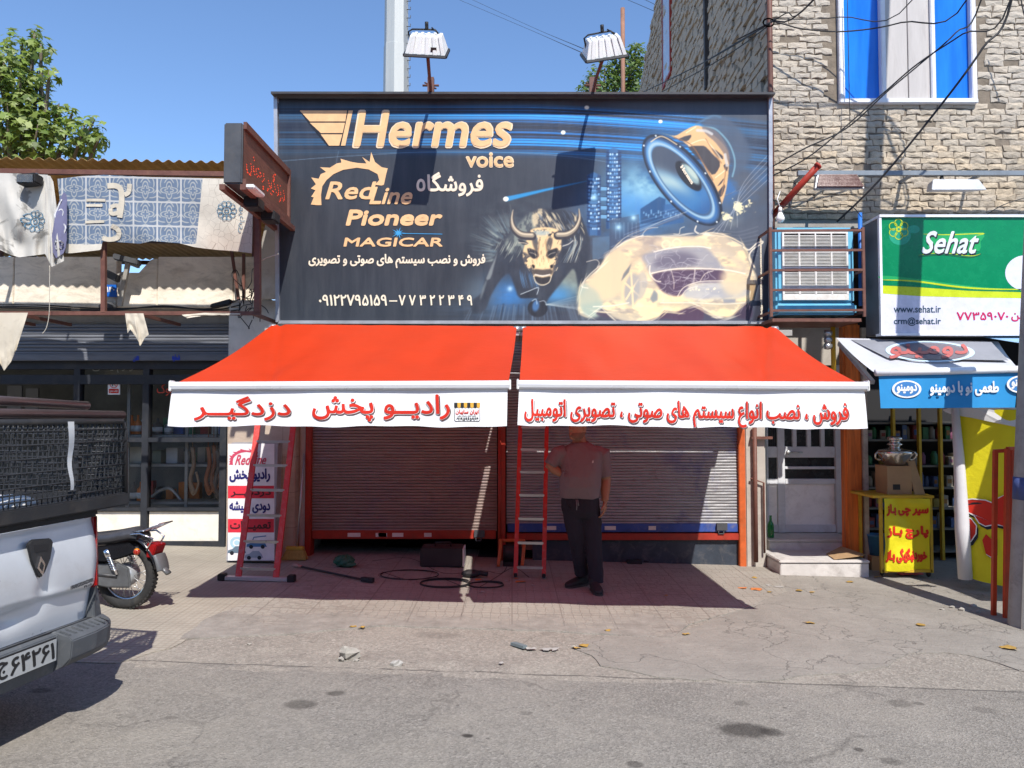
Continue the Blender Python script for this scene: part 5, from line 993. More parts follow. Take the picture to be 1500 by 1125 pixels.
mb = MB(paint('faded_purple_print', (.13, .13, .22), .8)); gp2 = Pl(W(20, 372, 7.76), (1, 0, 0), (0, 0, 1)); shape(mb, gp2, [(88, 280), (94, 290), (94, 336), (90, 370), (78, 378), (71, 362), (78, 320), (80, 300)], .004, 3, on3); mb.mat(paint('pale_line_print', (.5, .5, .52), .8)); stroke(mb, gp2, [(86, 290), (78, 318), (93, 332), (76, 360)], 2.2, .006, 6, False, lambda p: on3(p) - V((0, .004, 0))); ell(mb, gp2, 85, 358, 6, 8, 0, .006, 16, inner=.7, warp=lambda p: on3(p) - V((0, .004, 0))); ell(mb, gp2, 86, 310, 4, 6, 0, .006, 16, inner=.7, warp=lambda p: on3(p) - V((0, .004, 0))); mb.mat(paint('blue_star_print', (.08, .17, .25))); rosette(mb, gp2, 42, 320, 17, .004, on2); text(mb, gp2, fa('شهرداری'), (0, 0, 1, 1), .006, 0, 0, on2, quad=[(60, 332), (58, 285), (68, 285), (70, 332)]); mb.build('star_print', gt)
cr_ = cloth('cream_scrap_cloth', (.68, .61, .49), .25, .8, .1, dirt=.4)
for lab, top, bot, Y, am in (('ragged cream cloth scrap hanging low at the left edge of the frame', [(-60, 458), (0, 458), (41, 458)], [(-60, 530), (0, 532), (6, 543), (16, 530), (24, 512)], 7.91, .07), ('small white cloth scrap knotted on the lower rail above the shutter', [(183, 459), (196, 459), (210, 459)], [(187, 488), (191, 482), (203, 500), (205, 508), (212, 495), (218, 490)], 7.91, .06), ('thin cream strip of cloth lying along the lower rail', [(266, 461), (300, 458), (352, 459)], [(274, 466), (302, 462), (352, 461)], 7.91, .03)):
    mb = MB(cr_); mb.grid(ragged(top, bot, 0, 0, Y, am, len(lab)), 16, 14); o = mb.build('cloth_scrap'); tag(o, lab, 'cloth')
# ================================================================== BRICK BUILDING on the right
YBk = 8.7; XC = W(1132, 200, YBk).x
bk = thing('brick_building', 'tall rough brick building with a blue filmed window above the green sign', 'building', (5.5, 9.2, -.1))
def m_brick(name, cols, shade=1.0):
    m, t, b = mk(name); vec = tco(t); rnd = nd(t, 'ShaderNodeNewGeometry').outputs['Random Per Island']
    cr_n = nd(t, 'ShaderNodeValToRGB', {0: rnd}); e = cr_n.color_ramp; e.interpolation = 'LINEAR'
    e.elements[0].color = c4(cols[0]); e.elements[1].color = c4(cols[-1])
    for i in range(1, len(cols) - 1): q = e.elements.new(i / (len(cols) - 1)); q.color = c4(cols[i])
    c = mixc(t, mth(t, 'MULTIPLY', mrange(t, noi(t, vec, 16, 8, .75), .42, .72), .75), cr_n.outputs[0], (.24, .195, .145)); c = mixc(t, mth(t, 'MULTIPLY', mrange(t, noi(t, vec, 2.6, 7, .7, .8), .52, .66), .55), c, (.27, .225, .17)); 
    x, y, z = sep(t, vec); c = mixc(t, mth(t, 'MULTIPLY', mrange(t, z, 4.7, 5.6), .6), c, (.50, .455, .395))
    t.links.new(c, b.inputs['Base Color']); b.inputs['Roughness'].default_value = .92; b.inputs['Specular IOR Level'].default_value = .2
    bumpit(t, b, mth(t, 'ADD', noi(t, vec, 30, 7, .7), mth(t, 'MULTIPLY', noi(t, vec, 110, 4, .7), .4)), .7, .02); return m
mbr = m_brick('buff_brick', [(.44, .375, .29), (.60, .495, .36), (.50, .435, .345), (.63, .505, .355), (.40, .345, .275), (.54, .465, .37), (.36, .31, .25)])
mor = paint('dark_mortar', (.19, .155, .118), .95, var=.3, scale=9, bump=.8, bscale=30)
Zb0 = 3.93; wx0 = W(1227, 100, YBk).x; wx1 = W(1429, 100, YBk).x; wz0 = W(1300, 147, YBk).z
def bricks(mb, o, xd, L, z0, z1, ln, rowh, skip=None, coarse=False, seed=1, proud=.03):
    r = random.Random(seed); o = V(o); xd = V(xd); n = V((0, 0, 1)).cross(xd) * -1; z = z0; row = 0
    n = xd.cross(V((0, 0, 1)))
    while z < z1:
        x = -ln * (.5 if row % 2 else 0) * r.uniform(.8, 1.1)
        while x < L:
            l = ln * r.uniform(.86, 1.10); a = max(0, x); e = min(L, x + l - .009 * r.uniform(.4, 1.8)); zt = z + rowh * r.uniform(.78, .97)
            if e - a > .03 and not (skip and skip(a, e, z, zt)) and r.random() > .012:
                d = proud * r.uniform(.25, 1.25); j = lambda k=.009: r.uniform(-k, k)
                c_ = .010
                base = [(a + j(), z + j()), (e + j(), z + j()), (e + j(), zt + j()), (a + j(), zt + j())]
                if coarse: mb.add([o + xd * p[0] + V((0, 0, p[1])) for p in base] + [o + xd * p[0] + V((0, 0, p[1])) + n * (d + j(.006)) for p in base], [(4, 5, 6, 7), (0, 1, 5, 4), (1, 2, 6, 5), (2, 3, 7, 6), (3, 0, 4, 7)])
                else:
                    cx = (a + e) / 2; cz = (z + zt) / 2; mid = [(a + (e - a) / 3 + j(.012), z - .0 + j(.006)), ]
                    ring = [(a, z), (a + (e - a) * .33, z), (a + (e - a) * .66, z), (e, z), (e, zt), (a + (e - a) * .66, zt), (a + (e - a) * .33, zt), (a, zt)]
                    ring = [(p[0] + j(.011), p[1] + j(.011)) for p in ring]
                    inn = [(cx + (p[0] - cx) * (1 - c_ * 2 / (e - a)) * .985, cz + (p[1] - cz) * .80) for p in ring]
                    vs = [o + xd * p[0] + V((0, 0, p[1])) for p in ring] + [o + xd * p[0] + V((0, 0, p[1])) + n * d * .72 for p in ring] + [o + xd * p[0] + V((0, 0, p[1])) + n * (d + j(.005)) for p in inn] + [o + xd * (cx + j(.02)) + V((0, 0, cz)) + n * (d + .006 + j(.004))]
                    fs = []
                    for i in range(8):
                        k = (i + 1) % 8; fs += [(i, k, 8 + k, 8 + i), (8 + i, 8 + k, 16 + k, 16 + i), (16 + i, 16 + k, 24)]
                    mb.add(vs, fs)
            x += l
        z += rowh; row += 1
YM2 = YBk + .02
mb = MB(mbr)
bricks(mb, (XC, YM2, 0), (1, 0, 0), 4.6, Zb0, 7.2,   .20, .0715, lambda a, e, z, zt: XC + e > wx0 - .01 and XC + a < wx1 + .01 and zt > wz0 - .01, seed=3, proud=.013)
wl = mb.build('brickwork', bk)
mb = MB(mor); mb.box(XC, YM2, Zb0, wx0, YM2 + .3, 9.5); mb.box(wx0, YM2 + .001, Zb0, wx1, YM2 + .3, wz0); mb.box(wx1, YM2, Zb0, 12, YM2 + .3, 9.5); mb.build('mortar_wall', bk)
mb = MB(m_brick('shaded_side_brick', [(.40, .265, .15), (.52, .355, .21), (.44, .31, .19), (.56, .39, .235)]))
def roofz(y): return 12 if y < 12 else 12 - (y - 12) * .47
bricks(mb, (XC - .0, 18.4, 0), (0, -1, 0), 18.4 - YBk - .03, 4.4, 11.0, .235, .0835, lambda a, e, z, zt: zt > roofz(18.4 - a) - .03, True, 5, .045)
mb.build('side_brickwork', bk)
mb = MB(mor); prof = [(YM2 + .3, Zb0), (11.75, Zb0), (11.75, -.5), (18.6, -.5), (18.6, roofz(18.6)), (12, 12), (YM2 + .3, 12)]
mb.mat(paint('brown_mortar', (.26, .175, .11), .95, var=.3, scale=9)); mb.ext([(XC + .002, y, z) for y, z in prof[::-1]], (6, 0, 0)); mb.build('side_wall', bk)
mb = MB(brown); mb.tube([(XC - .03, YBk - .03, 1.9), (XC - .03, YBk - .03, 9.5)], .033, 8); mb.build('drain_pipe', bk)
mb = MB(paint('dark_downpipe', (.05, .04, .035), .6)); p = W(1044, 72, 11.2); xx = XC - .05
mb.bar((xx, 11.4, 6.6), (xx, 11.4, 9.5), .08); mb.build('downpipe', bk)
# narrow side window
yw = 15.3; p = 2; mb = MB(rustred)
for y0 in (14.05, 14.75): mb.box(XC - .06, y0 - .03, 8.1, XC - .0, y0 + .03, 10.6)
mb.box(XC - .06, 14.02, 8.04, XC, 14.78, 8.1); sw = mb.build('window', bk); mb = MB(paint('pale_pane', (.45, .5, .58), .2)); mb.box(XC - .05, 14.08, 8.1, XC - .045, 14.72, 10.6); mb.build('pane', sw)
# front window
wf = paint('white_window_frame', (.70, .71, .75), .4, var=.06, dirt=.2, dcol=(.4, .38, .35)); wtop = 7.4
def fx(u, Y=YBk): return W(u, 100, Y).x
mb = MB(wf)
for u0, u1 in ((1228, 1235.5), (1289, 1296), (1362, 1368.5), (1421, 1428.5)): mb.box(fx(u0), YBk - .04, wz0 - .02, fx(u1), YBk + .12, wtop)
mb.box(fx(1228) - .005, YBk - .045, wz0 - .045, fx(1428.5) + .005, YBk + .12, wz0 + .01); fw = mb.build('window', bk, .008)
m, t, b = mk('blue_film'); b.inputs['Base Color'].default_value = (.012, .16, .66, 1); b.inputs['Roughness'].default_value = .12; b.inputs['Specular IOR Level'].default_value = .35
c = mixc(t, mrange(t, noi(t, tco(t, 'Object', (3, 1, .4)), 2, 5), .35, .65), (.010, .14, .60), (.018, .20, .74)); t.links.new(c, b.inputs['Base Color']); bumpit(t, b, noi(t, tco(t, 'Object', (3, 1, .5)), 2, 3), .08, .03)
for u0, u1 in ((1235.5, 1289), (1368.5, 1421)): mb = MB(m); mb.box(fx(u0), YBk + .03, wz0, fx(u1), YBk + .04, wtop); mb.build('pane', fw)
mb = MB(paint('beige_board', (.47, .44, .42), .7, var=.1, stretch=(3, 1, .3), dirt=.3, dcol=(.3, .27, .25))); mb.box(fx(1296), YBk + .0, wz0 + .02, fx(1329.5), YBk + .03, wtop); mb.box(fx(1330.5), YBk - .005, wz0 + .02, fx(1362), YBk + .025, wtop); mb.build('board', fw, .004)
# lintel, back walls, door wall below
mb = MB(concrete); mb.box(XC, YBk + .04, Zb0 - .1, 12, YBk + .5, Zb0 + .01); mb.build('lintel', bk)
mb = MB(plaster); mb.wbox(1236, 480, 1268, 640, 9.62, 9.7)
mb.wbox(1110, 470, 1240, 625, 9.66, 9.76); mb.build('wall', bk)
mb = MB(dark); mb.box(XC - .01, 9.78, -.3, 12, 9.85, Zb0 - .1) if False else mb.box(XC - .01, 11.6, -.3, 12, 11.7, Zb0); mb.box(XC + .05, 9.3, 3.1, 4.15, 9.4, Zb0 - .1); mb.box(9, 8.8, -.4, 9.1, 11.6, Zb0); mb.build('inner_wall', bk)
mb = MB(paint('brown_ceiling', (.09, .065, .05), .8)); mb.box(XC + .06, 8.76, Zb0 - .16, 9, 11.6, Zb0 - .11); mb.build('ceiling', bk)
xo = W(1237, 700, 8.95).x; xo1 = W(1266, 700, 8.95).x
m_tim = paint('orange_timber', (.62, .16, .03), .55, var=.35, scale=2.2, stretch=(7, 7, .5), dirt=.55, dcol=(.22, .05, .02))
mb = MB(m_tim); mb.box(xo, 8.92, -.2, xo1 - .03, 9.06, 2.75); mb.build('column', bk, .02)
mb = MB(paint('pale_edge', (.42, .38, .33), .8, dirt=.5)); mb.box(xo1 - .028, 8.9, -.2, xo1 + .03, 9.14, 2.7); mb.box(W(1240, 700, 9.6).x, 9.62, -.2, W(1252, 700, 9.6).x, 11.5, 2.7); mb.build('party_wall', bk, .006)
mb = MB(paint('yellow_paint', (.52, .33, .02), .5, var=.2, dirt=.6, dcol=(.3, .2, .05)))
p = W(1220, 470, 8.6); mb.tube([(p.x, 8.6, 2.1), (p.x, 8.6, 2.85)], .028, 8); mb.tube([(p.x, 8.6, 2.2), (p.x, 8.9, 2.2)], .02); tag(mb.build('yellow_pipe'), 'short yellow gas pipe below the blue cooler', 'pipe')
mb = MB(paint('blue_pipe_paint', (.02, .14, .5), .4)); p = W(1260, 400, 8.62); mb.tube([(p.x, 8.62, W(1, 448, 8.62).z), (p.x + .01, 8.62, W(1, 312, 8.62).z)], .024, 8); tag(mb.build('blue_pipe'), 'thin bright blue pipe standing just right of the cooler cage', 'pipe')

# ================================================================== STEEL DOOR and steps
YD = 9.6; dr = thing('steel_door', 'grey metal house door with dark slot windows at the top of the steps', 'door', (W(1182, 700, YD).x, YD, .21))
dm = paint('grey_door_paint', (.60, .61, .63), .5, var=.08, dirt=.3, dcol=(.26, .24, .22)); dp = paint('cream_door_panel', (.82, .79, .76), .5, var=.06, dirt=.35, dcol=(.4, .36, .32)); dg = paint('dark_grille_glass', (.03, .035, .038), .25)
ZD0 = .215
mb = MB(dm)
for u0, u1 in ((1121.5, 1124), (1137.5, 1148), (1222, 1236)): mb.box(W(u0, 700, YD).x, YD - .05, ZD0, W(u1, 700, YD).x, YD + .02, 2.3)
for v0, v1 in ((768, 779), (701, 709), (683, 687), (654, 670)): mb.box(W(1148, 700, YD).x, YD - .045, W(1, v1, YD).z, W(1222, 700, YD).x, YD + .015, W(1, v0, YD).z)
for v0, v1 in ((768, 779), (701, 709), (654, 670)): mb.box(W(1124, 700, YD).x, YD - .045, W(1, v1, YD).z, W(1137.5, 700, YD).x, YD + .015, W(1, v0, YD).z)
for u0, u1 in ((1160, 1166), (1181, 1187), (1201, 1207)): mb.box(W(u0, 700, YD).x, YD - .045, W(1, 654, YD).z, W(u1, 700, YD).x, YD + .015, 2.3)
mb.box(W(1148, 700, YD).x, YD - .045, 1.95, W(1222, 700, YD).x, YD + .015, 2.02); mb.build('leaf', dr, .006)
mb = MB(dp); mb.box(W(1149, 700, YD).x, YD - .02, W(1, 768, YD).z, W(1221, 700, YD).x, YD, W(1, 709, YD).z); mb.box(W(1125, 700, YD).x, YD - .02, W(1, 768, YD).z, W(1137, 700, YD).x, YD, W(1, 709, YD).z); mb.build('lower_panel', dr)
mb = MB(dg); mb.box(W(1124, 700, YD).x, YD - .005, W(1, 701, YD).z, W(1222, 700, YD).x, YD + .005, 2.3); gg = mb.build('pane', dr)
mb = MB(dgrey)
for u in range(1125, 1138, 3): mb.tube([(W(u, 700, YD).x, YD - .015, W(1, 654, YD).z), (W(u, 700, YD).x, YD - .015, 2.3)], .005, 4)
mb.build('grille', dr)
mb = MB(steel); mb.lathe([(.028, -.05), (.028, -.04), (.014, -.035), (.014, 0)], (W(1151, 662, YD).x, YD - .05, W(1, 662, YD).z), (0, 1, 0), 12); mb.tube([(W(1157, 662, YD).x, YD - .05, W(1, 662, YD).z), (W(1157, 662, YD).x, YD - .1, W(1, 662, YD).z), (W(1171, 662, YD).x, YD - .1, W(1, 662, YD).z)], .011, 6); mb.build('handle', dr)
m_mar = paint('worn_marble', (.55, .52, .49), .5, var=.14, scale=3, dirt=.5, dcol=(.25, .22, .2))
st_ = thing('door_steps', 'two worn pale stone steps in front of the grey steel door', 'steps', (3.3, 8.9, -.1))
x0, x1 = W(1143, 830, 8.42).x, W(1273, 830, 8.42).x; mb = MB(m_mar); mb.box(x0, 8.42, -.3, x1, 9.06, .06); mb.box(x0 - .012, 8.405, .062, x1 + .005, 9.06, .092); mb.build('step', st_, .008)
x0, x1 = W(1127, 800, 9.06).x, W(1253, 800, 9.06).x; mb = MB(m_mar); mb.box(x0, 9.06, -.2, x1, 9.64, .185); mb.box(x0 - .01, 9.045, .187, x1, 9.64, .213); mb.build('step', st_, .008)
# bottle on the step, cardboard on the steps
p = W(1129, 781, 9.2); m, t, b = mk('green_bottle_glass'); b.inputs['Base Color'].default_value = (.01, .22, .05, 1); b.inputs['Roughness'].default_value = .08; b.inputs['Transmission Weight'].default_value = .5
mb = MB(m); mb.lathe([(.0, 0), (.036, .0), (.038, .01), (.038, .14), (.03, .17), (.014, .2), (.013, .245), (.016, .25), (.016, .262), (.0, .262)], (p.x, 9.2, .214), n=16); tag(mb.build('bottle'), 'green glass bottle standing on the upper step', 'bottle')
card = paint('cardboard', (.36, .23, .12), .8, var=.12, scale=6, bump=.15)
q = [W(1210, 802, 8.75), W(1232, 799, 8.95), W(1268, 806, 8.7), W(1263, 823, 8.45), W(1222, 815, 8.43)]
mb = MB(card); mb.ext([(a.x, a.y, .098 + (.035 if i == 3 else .05 if i == 1 else 0)) for i, a in enumerate(q)], (0, 0, .006)); tag(mb.build('cardboard_sheet'), 'flattened brown cardboard sheet lying on the lower step', 'cardboard')

# ================================================================== COOLER in a cage
YCo = 8.22; cl_ = thing('evaporative_cooler', 'pale blue louvred evaporative cooler hanging beside the billboard', 'cooler', (W(1195, 450, YCo).x, YCo + .3, W(1, 447, YCo).z))
cb = paint('cooler_blue', (.13, .42, .60), .45, var=.1, dirt=.4, dcol=(.3, .36, .36)); cwht = paint('louvre_white', (.68, .67, .64), .5, var=.08, dirt=.45, dcol=(.3, .27, .23))
cx0, cx1, cz0, cz1 = W(1138, 400, YCo).x, W(1253, 400, YCo).x, W(1, 443, YCo).z, W(1, 332, YCo).z
mb = MB(cb); mb.box(cx0, YCo + .02, cz0, cx1, YCo + .58, cz1); mb.box(cx0 - .01, YCo + .0, cz0 - .13, cx1 + .015, YCo + .6, cz0 - .005); mb.build('case', cl_, .025, 3)
mb = MB(cwht); L = [W(u, 400, YCo).x for u in (1149, 1170, 1172.5, 1194, 1196, 1217.5, 1219.5, 1240)]; lz0, lz1 = W(1, 438, YCo).z, W(1, 342, YCo).z
mb.box(L[0] - .02, YCo - .004, lz0 - .01, L[7] + .02, YCo + .019, lz0 + .05)
for a, c_ in ((L[0] - .02, L[0]), (L[1], L[2]), (L[3], L[4]), (L[5], L[6]), (L[7], L[7] + .02)): mb.box(a, YCo - .006, lz0 + .05, c_, YCo + .019, lz1)
mb.box(L[0] - .02, YCo - .005, lz1, L[7] + .02, YCo + .019, lz1 + .02)
for v in (367, 394, 420): z = W(1, v, YCo).z; mb.box(L[0] - .01, YCo - .003, z - .018, L[7] + .01, YCo + .018, z + .018)
n = 42
for i in range(n):
    z = lz0 + .055 + (lz1 - lz0 - .06) * i / n
    for k in (0, 2, 4, 6): mb.obox(((L[k] + L[k + 1]) / 2, YCo + .006, z), ((L[k + 1] - L[k]) / 2, 0, 0), (0, .009, .004), (0, 0, .0022))
mb.build('louvre_panel', cl_)
mb = MB(dark); mb.box(L[0], YCo + .0185, lz0 + .05, L[7], YCo + .0195, lz1); mb.build('pad', cl_)
cg = thing('cooler_cage', 'rusty brown steel cage and shelf carrying the blue cooler', 'cage', (W(1195, 460, 8.1).x, 8.3, W(1, 462, 8.1).z))
YCg = 8.08; gx0, gx1 = W(1129, 400, YCg).x, W(1265, 400, YCg).x
for v, nm in ((338, 'bar'), (367, 'bar'), (396, 'bar'), (425, 'bar'), (455, 'bar')):
    z = W(1, v, YCg).z; mb = MB(brown); mb.bar((gx0, YCg, z), (gx1, YCg, z + .005), .024); mb.build(nm, cg)
mb = MB(brown)
z0, z1 = W(1, 457, YCg).z, W(1, 336, YCg).z
for x in (gx0, gx1): mb.bar((x, YCg + .001, z0 - .05), (x, YCg + .001, z1 + .02), .028); mb.bar((x, YCg + .6, z0 - .05), (x, YCg + .6, z1 + .02), .028); [mb.bar((x + .001, YCg + .015, z), (x + .001, 8.7, z), .022) for z in (z0, (z0 + z1) / 2, z1)]
mb.build('post', cg)
mb = MB(brown); mb.box(gx0 + .02, YCg + .02, z0 - .1, gx1 - .02, YCg + .62, z0 - .065); mb.build('shelf', cg)
mb = MB(steel); p = W(1215, 495, 8.3)
for k in range(3): mb.lathe([(.035, -.03), (.04, 0), (.03, .04)], (p.x - .02, 8.3, p.z - .02 + .07 * k - .07), (1, 0, 0), 10)
mb.build('awning_gear'); tag(bpy.data.objects['awning_gear'], 'small metal winding gear at the grey awning end', 'gear')
# bulb
lb = thing('light_bulb', 'bare white light bulb hanging by the red brace', 'bulb', W(1143, 305, 8.3)); p = W(1143, 318, 8.3)
mb = MB(paint('bulb_glass', (.8, .78, .75), .15, var=.02)); mb.lathe([(.0, -.062), (.03, -.055), (.045, -.03), (.046, -.01), (.03, .03), (.02, .05), (.0, .05)], p, n=16); mb.build('globe', lb)
mb = MB(white); mb.lathe([(.02, .05), (.021, .10), (.012, .11)], p, n=12); mb.tube([p + V((0, 0, .1)), p + V((-.03, .0, .2)), p + V((.02, .05, .3))], .006, 5); mb.build('holder', lb)
# red brace, rail, two floodlights
mb = MB(rustred); mb.tube([W(1130, 318, 8.55), W(1199, 242, 8.1)], .036, 10); mb.tube([W(1197, 244, 8.1), W(1199, 242, 8.1)], .042, 10); tag(mb.build('steel_brace'), 'slanting rusty red pipe brace at the corner of the brick wall', 'brace')
mb = MB(paint('grey_rail_paint', (.20, .23, .26), .5, .2, var=.15, dirt=.3)); a = W(1168, 254, 8.4); c_ = W(1560, 254, 8.4); mb.bar(a, c_, .05); 
for u in (1180, 1340, 1440): p = W(u, 254, 8.4); mb.bar(p, p + V((0, .32, 0)), .03)
tag(mb.build('lamp_rail'), 'long grey steel rail crossing the brick wall and carrying lamps', 'rail')
for lab, u0, u1, v0, v1, fl in (('wedge floodlight with a reddish louvred face on the rail end', 1190, 1262, 249, 279, True), ('silver grey wedge floodlight turned edge on above the green sign', 1360, 1440, 261, 281, False)):
    a = W(u0, v1, 8.15); c_ = W(u1, v0, 8.15); root = thing('wall_floodlight', lab, 'floodlight', W((u0 + u1) / 2, v0, 8.3), 'wedge floodlights on the grey rail')
    h = c_.z - a.z; xa_, xb_ = a.x, c_.x; s_ = .09
    mb = MB(paint('silver_housing', (.36, .38, .41), .4, .3, var=.1)); back = [(xa_ + s_, 8.36, c_.z), (xb_ - .01, 8.36, c_.z), (xb_ - .01, 8.36, c_.z - .04), (xa_ + s_, 8.36, c_.z - .04)]
    if fl: f4 = [(xa_, 8.1, a.z + .11), (xb_, 8.1, a.z + .11), (xb_ - .06, 8.12, a.z), (xa_ + .0, 8.12, a.z)]; pr_ = [(xa_ + s_, 8.3, c_.z + .0), (xb_ - .03, 8.3, c_.z), (xb_ + .0, 8.16, c_.z - .08), (xa_ + .03, 8.16, c_.z - .08)]
    mb.hexa([(xa_, 8.08, a.z), (xb_, 8.08, a.z), (xb_ - .02, 8.36, a.z + .06), (xa_ + s_, 8.36, a.z + .06), (xa_ + .05, 8.14, a.z + h * (.75 if fl else .9)), (xb_ - .05, 8.14, a.z + h * (.75 if fl else .9)), (xb_ - .07, 8.36, c_.z), (xa_ + s_ + .02, 8.36, c_.z)]); mb.build('housing', root, .006)
    if fl:
        mb = MB(paint('red_brown_glass', (.13, .05, .04), .25, var=.3)); n = 9
        for i in range(n): f = i / n; z = a.z + .015 + f * h * .66; y = 8.082 + .055 * f; mb.obox(((xa_ + xb_) / 2, y - .008, z + .008), ((xb_ - xa_) / 2 - .02 - .05 * f, 0, 0), (0, .012, -.004), (0, .002, .006))
        mb.build('louvre', root)
    mb = MB(black); mb.bar(((xa_ + xb_) / 2, 8.36, c_.z - .06), ((xa_ + xb_) / 2, 8.42, 4.33), .03); mb.build('bracket', root)

# ================================================================== GREEN LIGHT BOX SIGN
YGs = 8.05; gs = thing('shop_sign', 'green and white light box sign with script lettering beside the cooler', 'sign', W(1400, 489, 8.2)); 
gx0, gx1 = W(1290, 400, YGs).x, W(1585, 400, YGs).x; gz0, gz1 = W(1, 489, YGs).z, W(1, 318, YGs).z; gpl = Pl((gx0, YGs - .004, gz0), (1, 0, 0), (0, 0, 1))
mb = MB(paint('grey_box_side', (.15, .16, .18), .5, .2)); mb.box(gx0, YGs, gz0, gx1, YGs + .36, gz1); mb.build('casing', gs, .006)
mb = MB(alu); mb.box(gx0 - .015, YGs - .03, gz1 - .005, gx1, YGs + .36, gz1 + .02); mb.box(gx0 - .015, YGs - .02, gz0 - .02, gx1, YGs + .1, gz0 + .005); mb.box(gx0 - .015, YGs - .02, gz0 + .005, gx0 + .01, YGs + .02, gz1 - .005); mb.build('trim', gs)
gr_ = prn('green_film', (.0, .20, .075), .25); gr2 = prn('bright_green_film', (.02, .33, .10), .25); yl_ = prn('lime_film', (.50, .58, .02), .25); wh_ = prn('lilac_white_film', (.62, .62, .72), .25); tq = prn('teal_film', (.02, .30, .17), .25)
mb = MB(wh_); shape(mb, gpl, [(1290, 488), (1585, 488), (1585, 318), (1290, 318)], .001)
mb.mat(yl_); shape(mb, gpl, [(1291, 430), (1350, 434), (1420, 436), (1500, 437), (1585, 437), (1585, 424), (1500, 426), (1420, 422), (1350, 415), (1291, 408)], .002)
mb.mat(gr_); shape(mb, gpl, [(1291, 418), (1350, 421), (1420, 426), (1500, 428), (1585, 428), (1585, 318), (1291, 318)], .003)
mb.mat(gr2); shape(mb, gpl, [(1291, 409), (1330, 413), (1390, 420), (1440, 424), (1500, 425), (1440, 421), (1390, 415), (1330, 407), (1291, 404)], .004, 3); mb.mat(yl_); stroke(mb, gpl, [(1291, 410), (1340, 412), (1400, 420), (1450, 423.5), (1520, 424)], 2.6, .005, 5, True)
mb.mat(tq); ell(mb, gpl, 1318, 345, 16, 14, 0, .004); ell(mb, gpl, 1338, 336, 9, 6, 0, .0045)
for k in range(6): a = k * math.pi / 3 + .5; ell(mb.mat(yl_), gpl, 1316 + 9.2 * math.cos(a), 336 + 9.2 * math.sin(a), 6.2, 6.2, 0, .006, 20, inner=.82)
ell(mb, gpl, 1316, 336, 3.2, 3.2, 0, .006, 14, inner=.6); pan = mb.build('face', gs)
mb = MB(gr2); shape(mb, gpl, [(1360, 350), (1385, 343), (1440, 341), (1436, 354), (1434, 368), (1408, 366), (1365, 373)], .005, 2); stroke(mb.mat(yl_), gpl, [(1352, 343), (1390, 344), (1440, 342), (1430, 345)], 1.4, .0056, 5, True); stroke(mb.mat(prn('dark_green_film', (.01, .12, .05), .3)), gpl, [(1345, 376), (1380, 372), (1420, 376), (1437, 372)], 4, .0056, 5, True); stroke(mb.mat(yl_), gpl, [(1345, 374), (1380, 370.5), (1420, 375), (1436, 372)], 1, .006, 5, True)
mb.mat(navy); text(mb, gpl, 'Sehat', (1348, 339.5, 1438, 373), .0064, .035, .32, dx=1.2, dy=1.2); mb.mat(prn('silver_film', (.62, .66, .68), .3)); text(mb, gpl, 'Sehat', (1348, 338.5, 1438, 372), .0078, .03, .32); mb.build('script_lettering', pan)
mb = MB(prn('slate_ink', (.03, .07, .11))); text(mb, gpl, 'www.sehat.ir', (1309, 447.5, 1378, 458), .003, .02); text(mb, gpl, 'crm@sehat.ir', (1309, 465, 1378, 477.5), .003, .02); mb.build('lettering', pan)
mb = MB(prn('crimson_ink', (.50, .01, .09))); text(mb, gpl, '\u06f7\u06f7\u06f3\u06f5\u06f9\u06f0\u06f7\u06f0', (1401, 457, 1477, 469), .003, .04); text(mb, gpl, fa('تلفن:'), (1481, 455, 1512, 471), .003, .03); mb.mat(wh_); ell(mb, gpl, 1502, 400, 30, 26, 0, .005); mb.build('lettering', pan)

# ================================================================== GREY AWNING with the blue valance
ga = thing('awning', 'small grey print awning with a blue lettered valance under the green sign', 'awning', W(1340, 495, 8.2))
rl, rr2, fl, fr2 = W(1225, 495, 8.2), W(1462, 500, 8.2), W(1281, 546, 7.35), W(1493, 541, 7.35)
m_ga = cloth('grey_print_cloth', (.56, .57, .62), .2, .6, .08)
m, t, b = mk('grey_wheel_print_cloth'); MC['x'] = m
gfn = lambda s, t_: rl.lerp(rr2, s).lerp(fl.lerp(fr2, s), t_) + V((0, 0, -.02 * math.sin(math.pi * t_)))
mb = MB(m_ga); mb.grid(gfn, 20, 8); gc = mb.build('canopy', ga)
apl = Pl(fl, fr2 - fl, rl - fl); mb = MB(prn('charcoal_print', (.22, .225, .25), .6)); lift = .012
wp = lambda p: p + V((0, 0, -.02 * .7))
shape(mb, apl, [(1245, 497), (1452, 501), (1478, 528), (1300, 524)], lift - .002, warp=wp); 
ell(mb.mat(prn('pale_ring_print', (.45, .58, .68), .6)), apl, 1362, 515, 66, 15, 2, lift + .002, inner=.88, warp=wp); ell(mb.mat(prn('dark_oval_print', (.14, .12, .14), .6)), apl, 1362, 515, 55, 12, 2, lift + .001, warp=wp); mb.mat(prn('red_brown_print', (.40, .10, .09), .6)); text(mb, apl, fa('دومینو'), (1302, 504, 1418, 526), lift + .005, .05, 0, wp); mb.build('wheel_print', gc)
mb = MB(alu); mb.tube([fl + V((0, -.02, 0)), fr2 + V((0, -.02, 0))], .034, 12); mb.build('front_bar', ga)
for k in (.02, .9): mb = MB(concrete); mb.bar(rl.lerp(rr2, k) + V((0, 0, -.06)), fl.lerp(fr2, k) + V((0, .1, -.09)), .04); mb.build('arm', ga)
v4 = [W(1287, 547, 7.34), W(1492, 545, 7.34), W(1488, 597, 7.34), W(1290, 598, 7.34)]
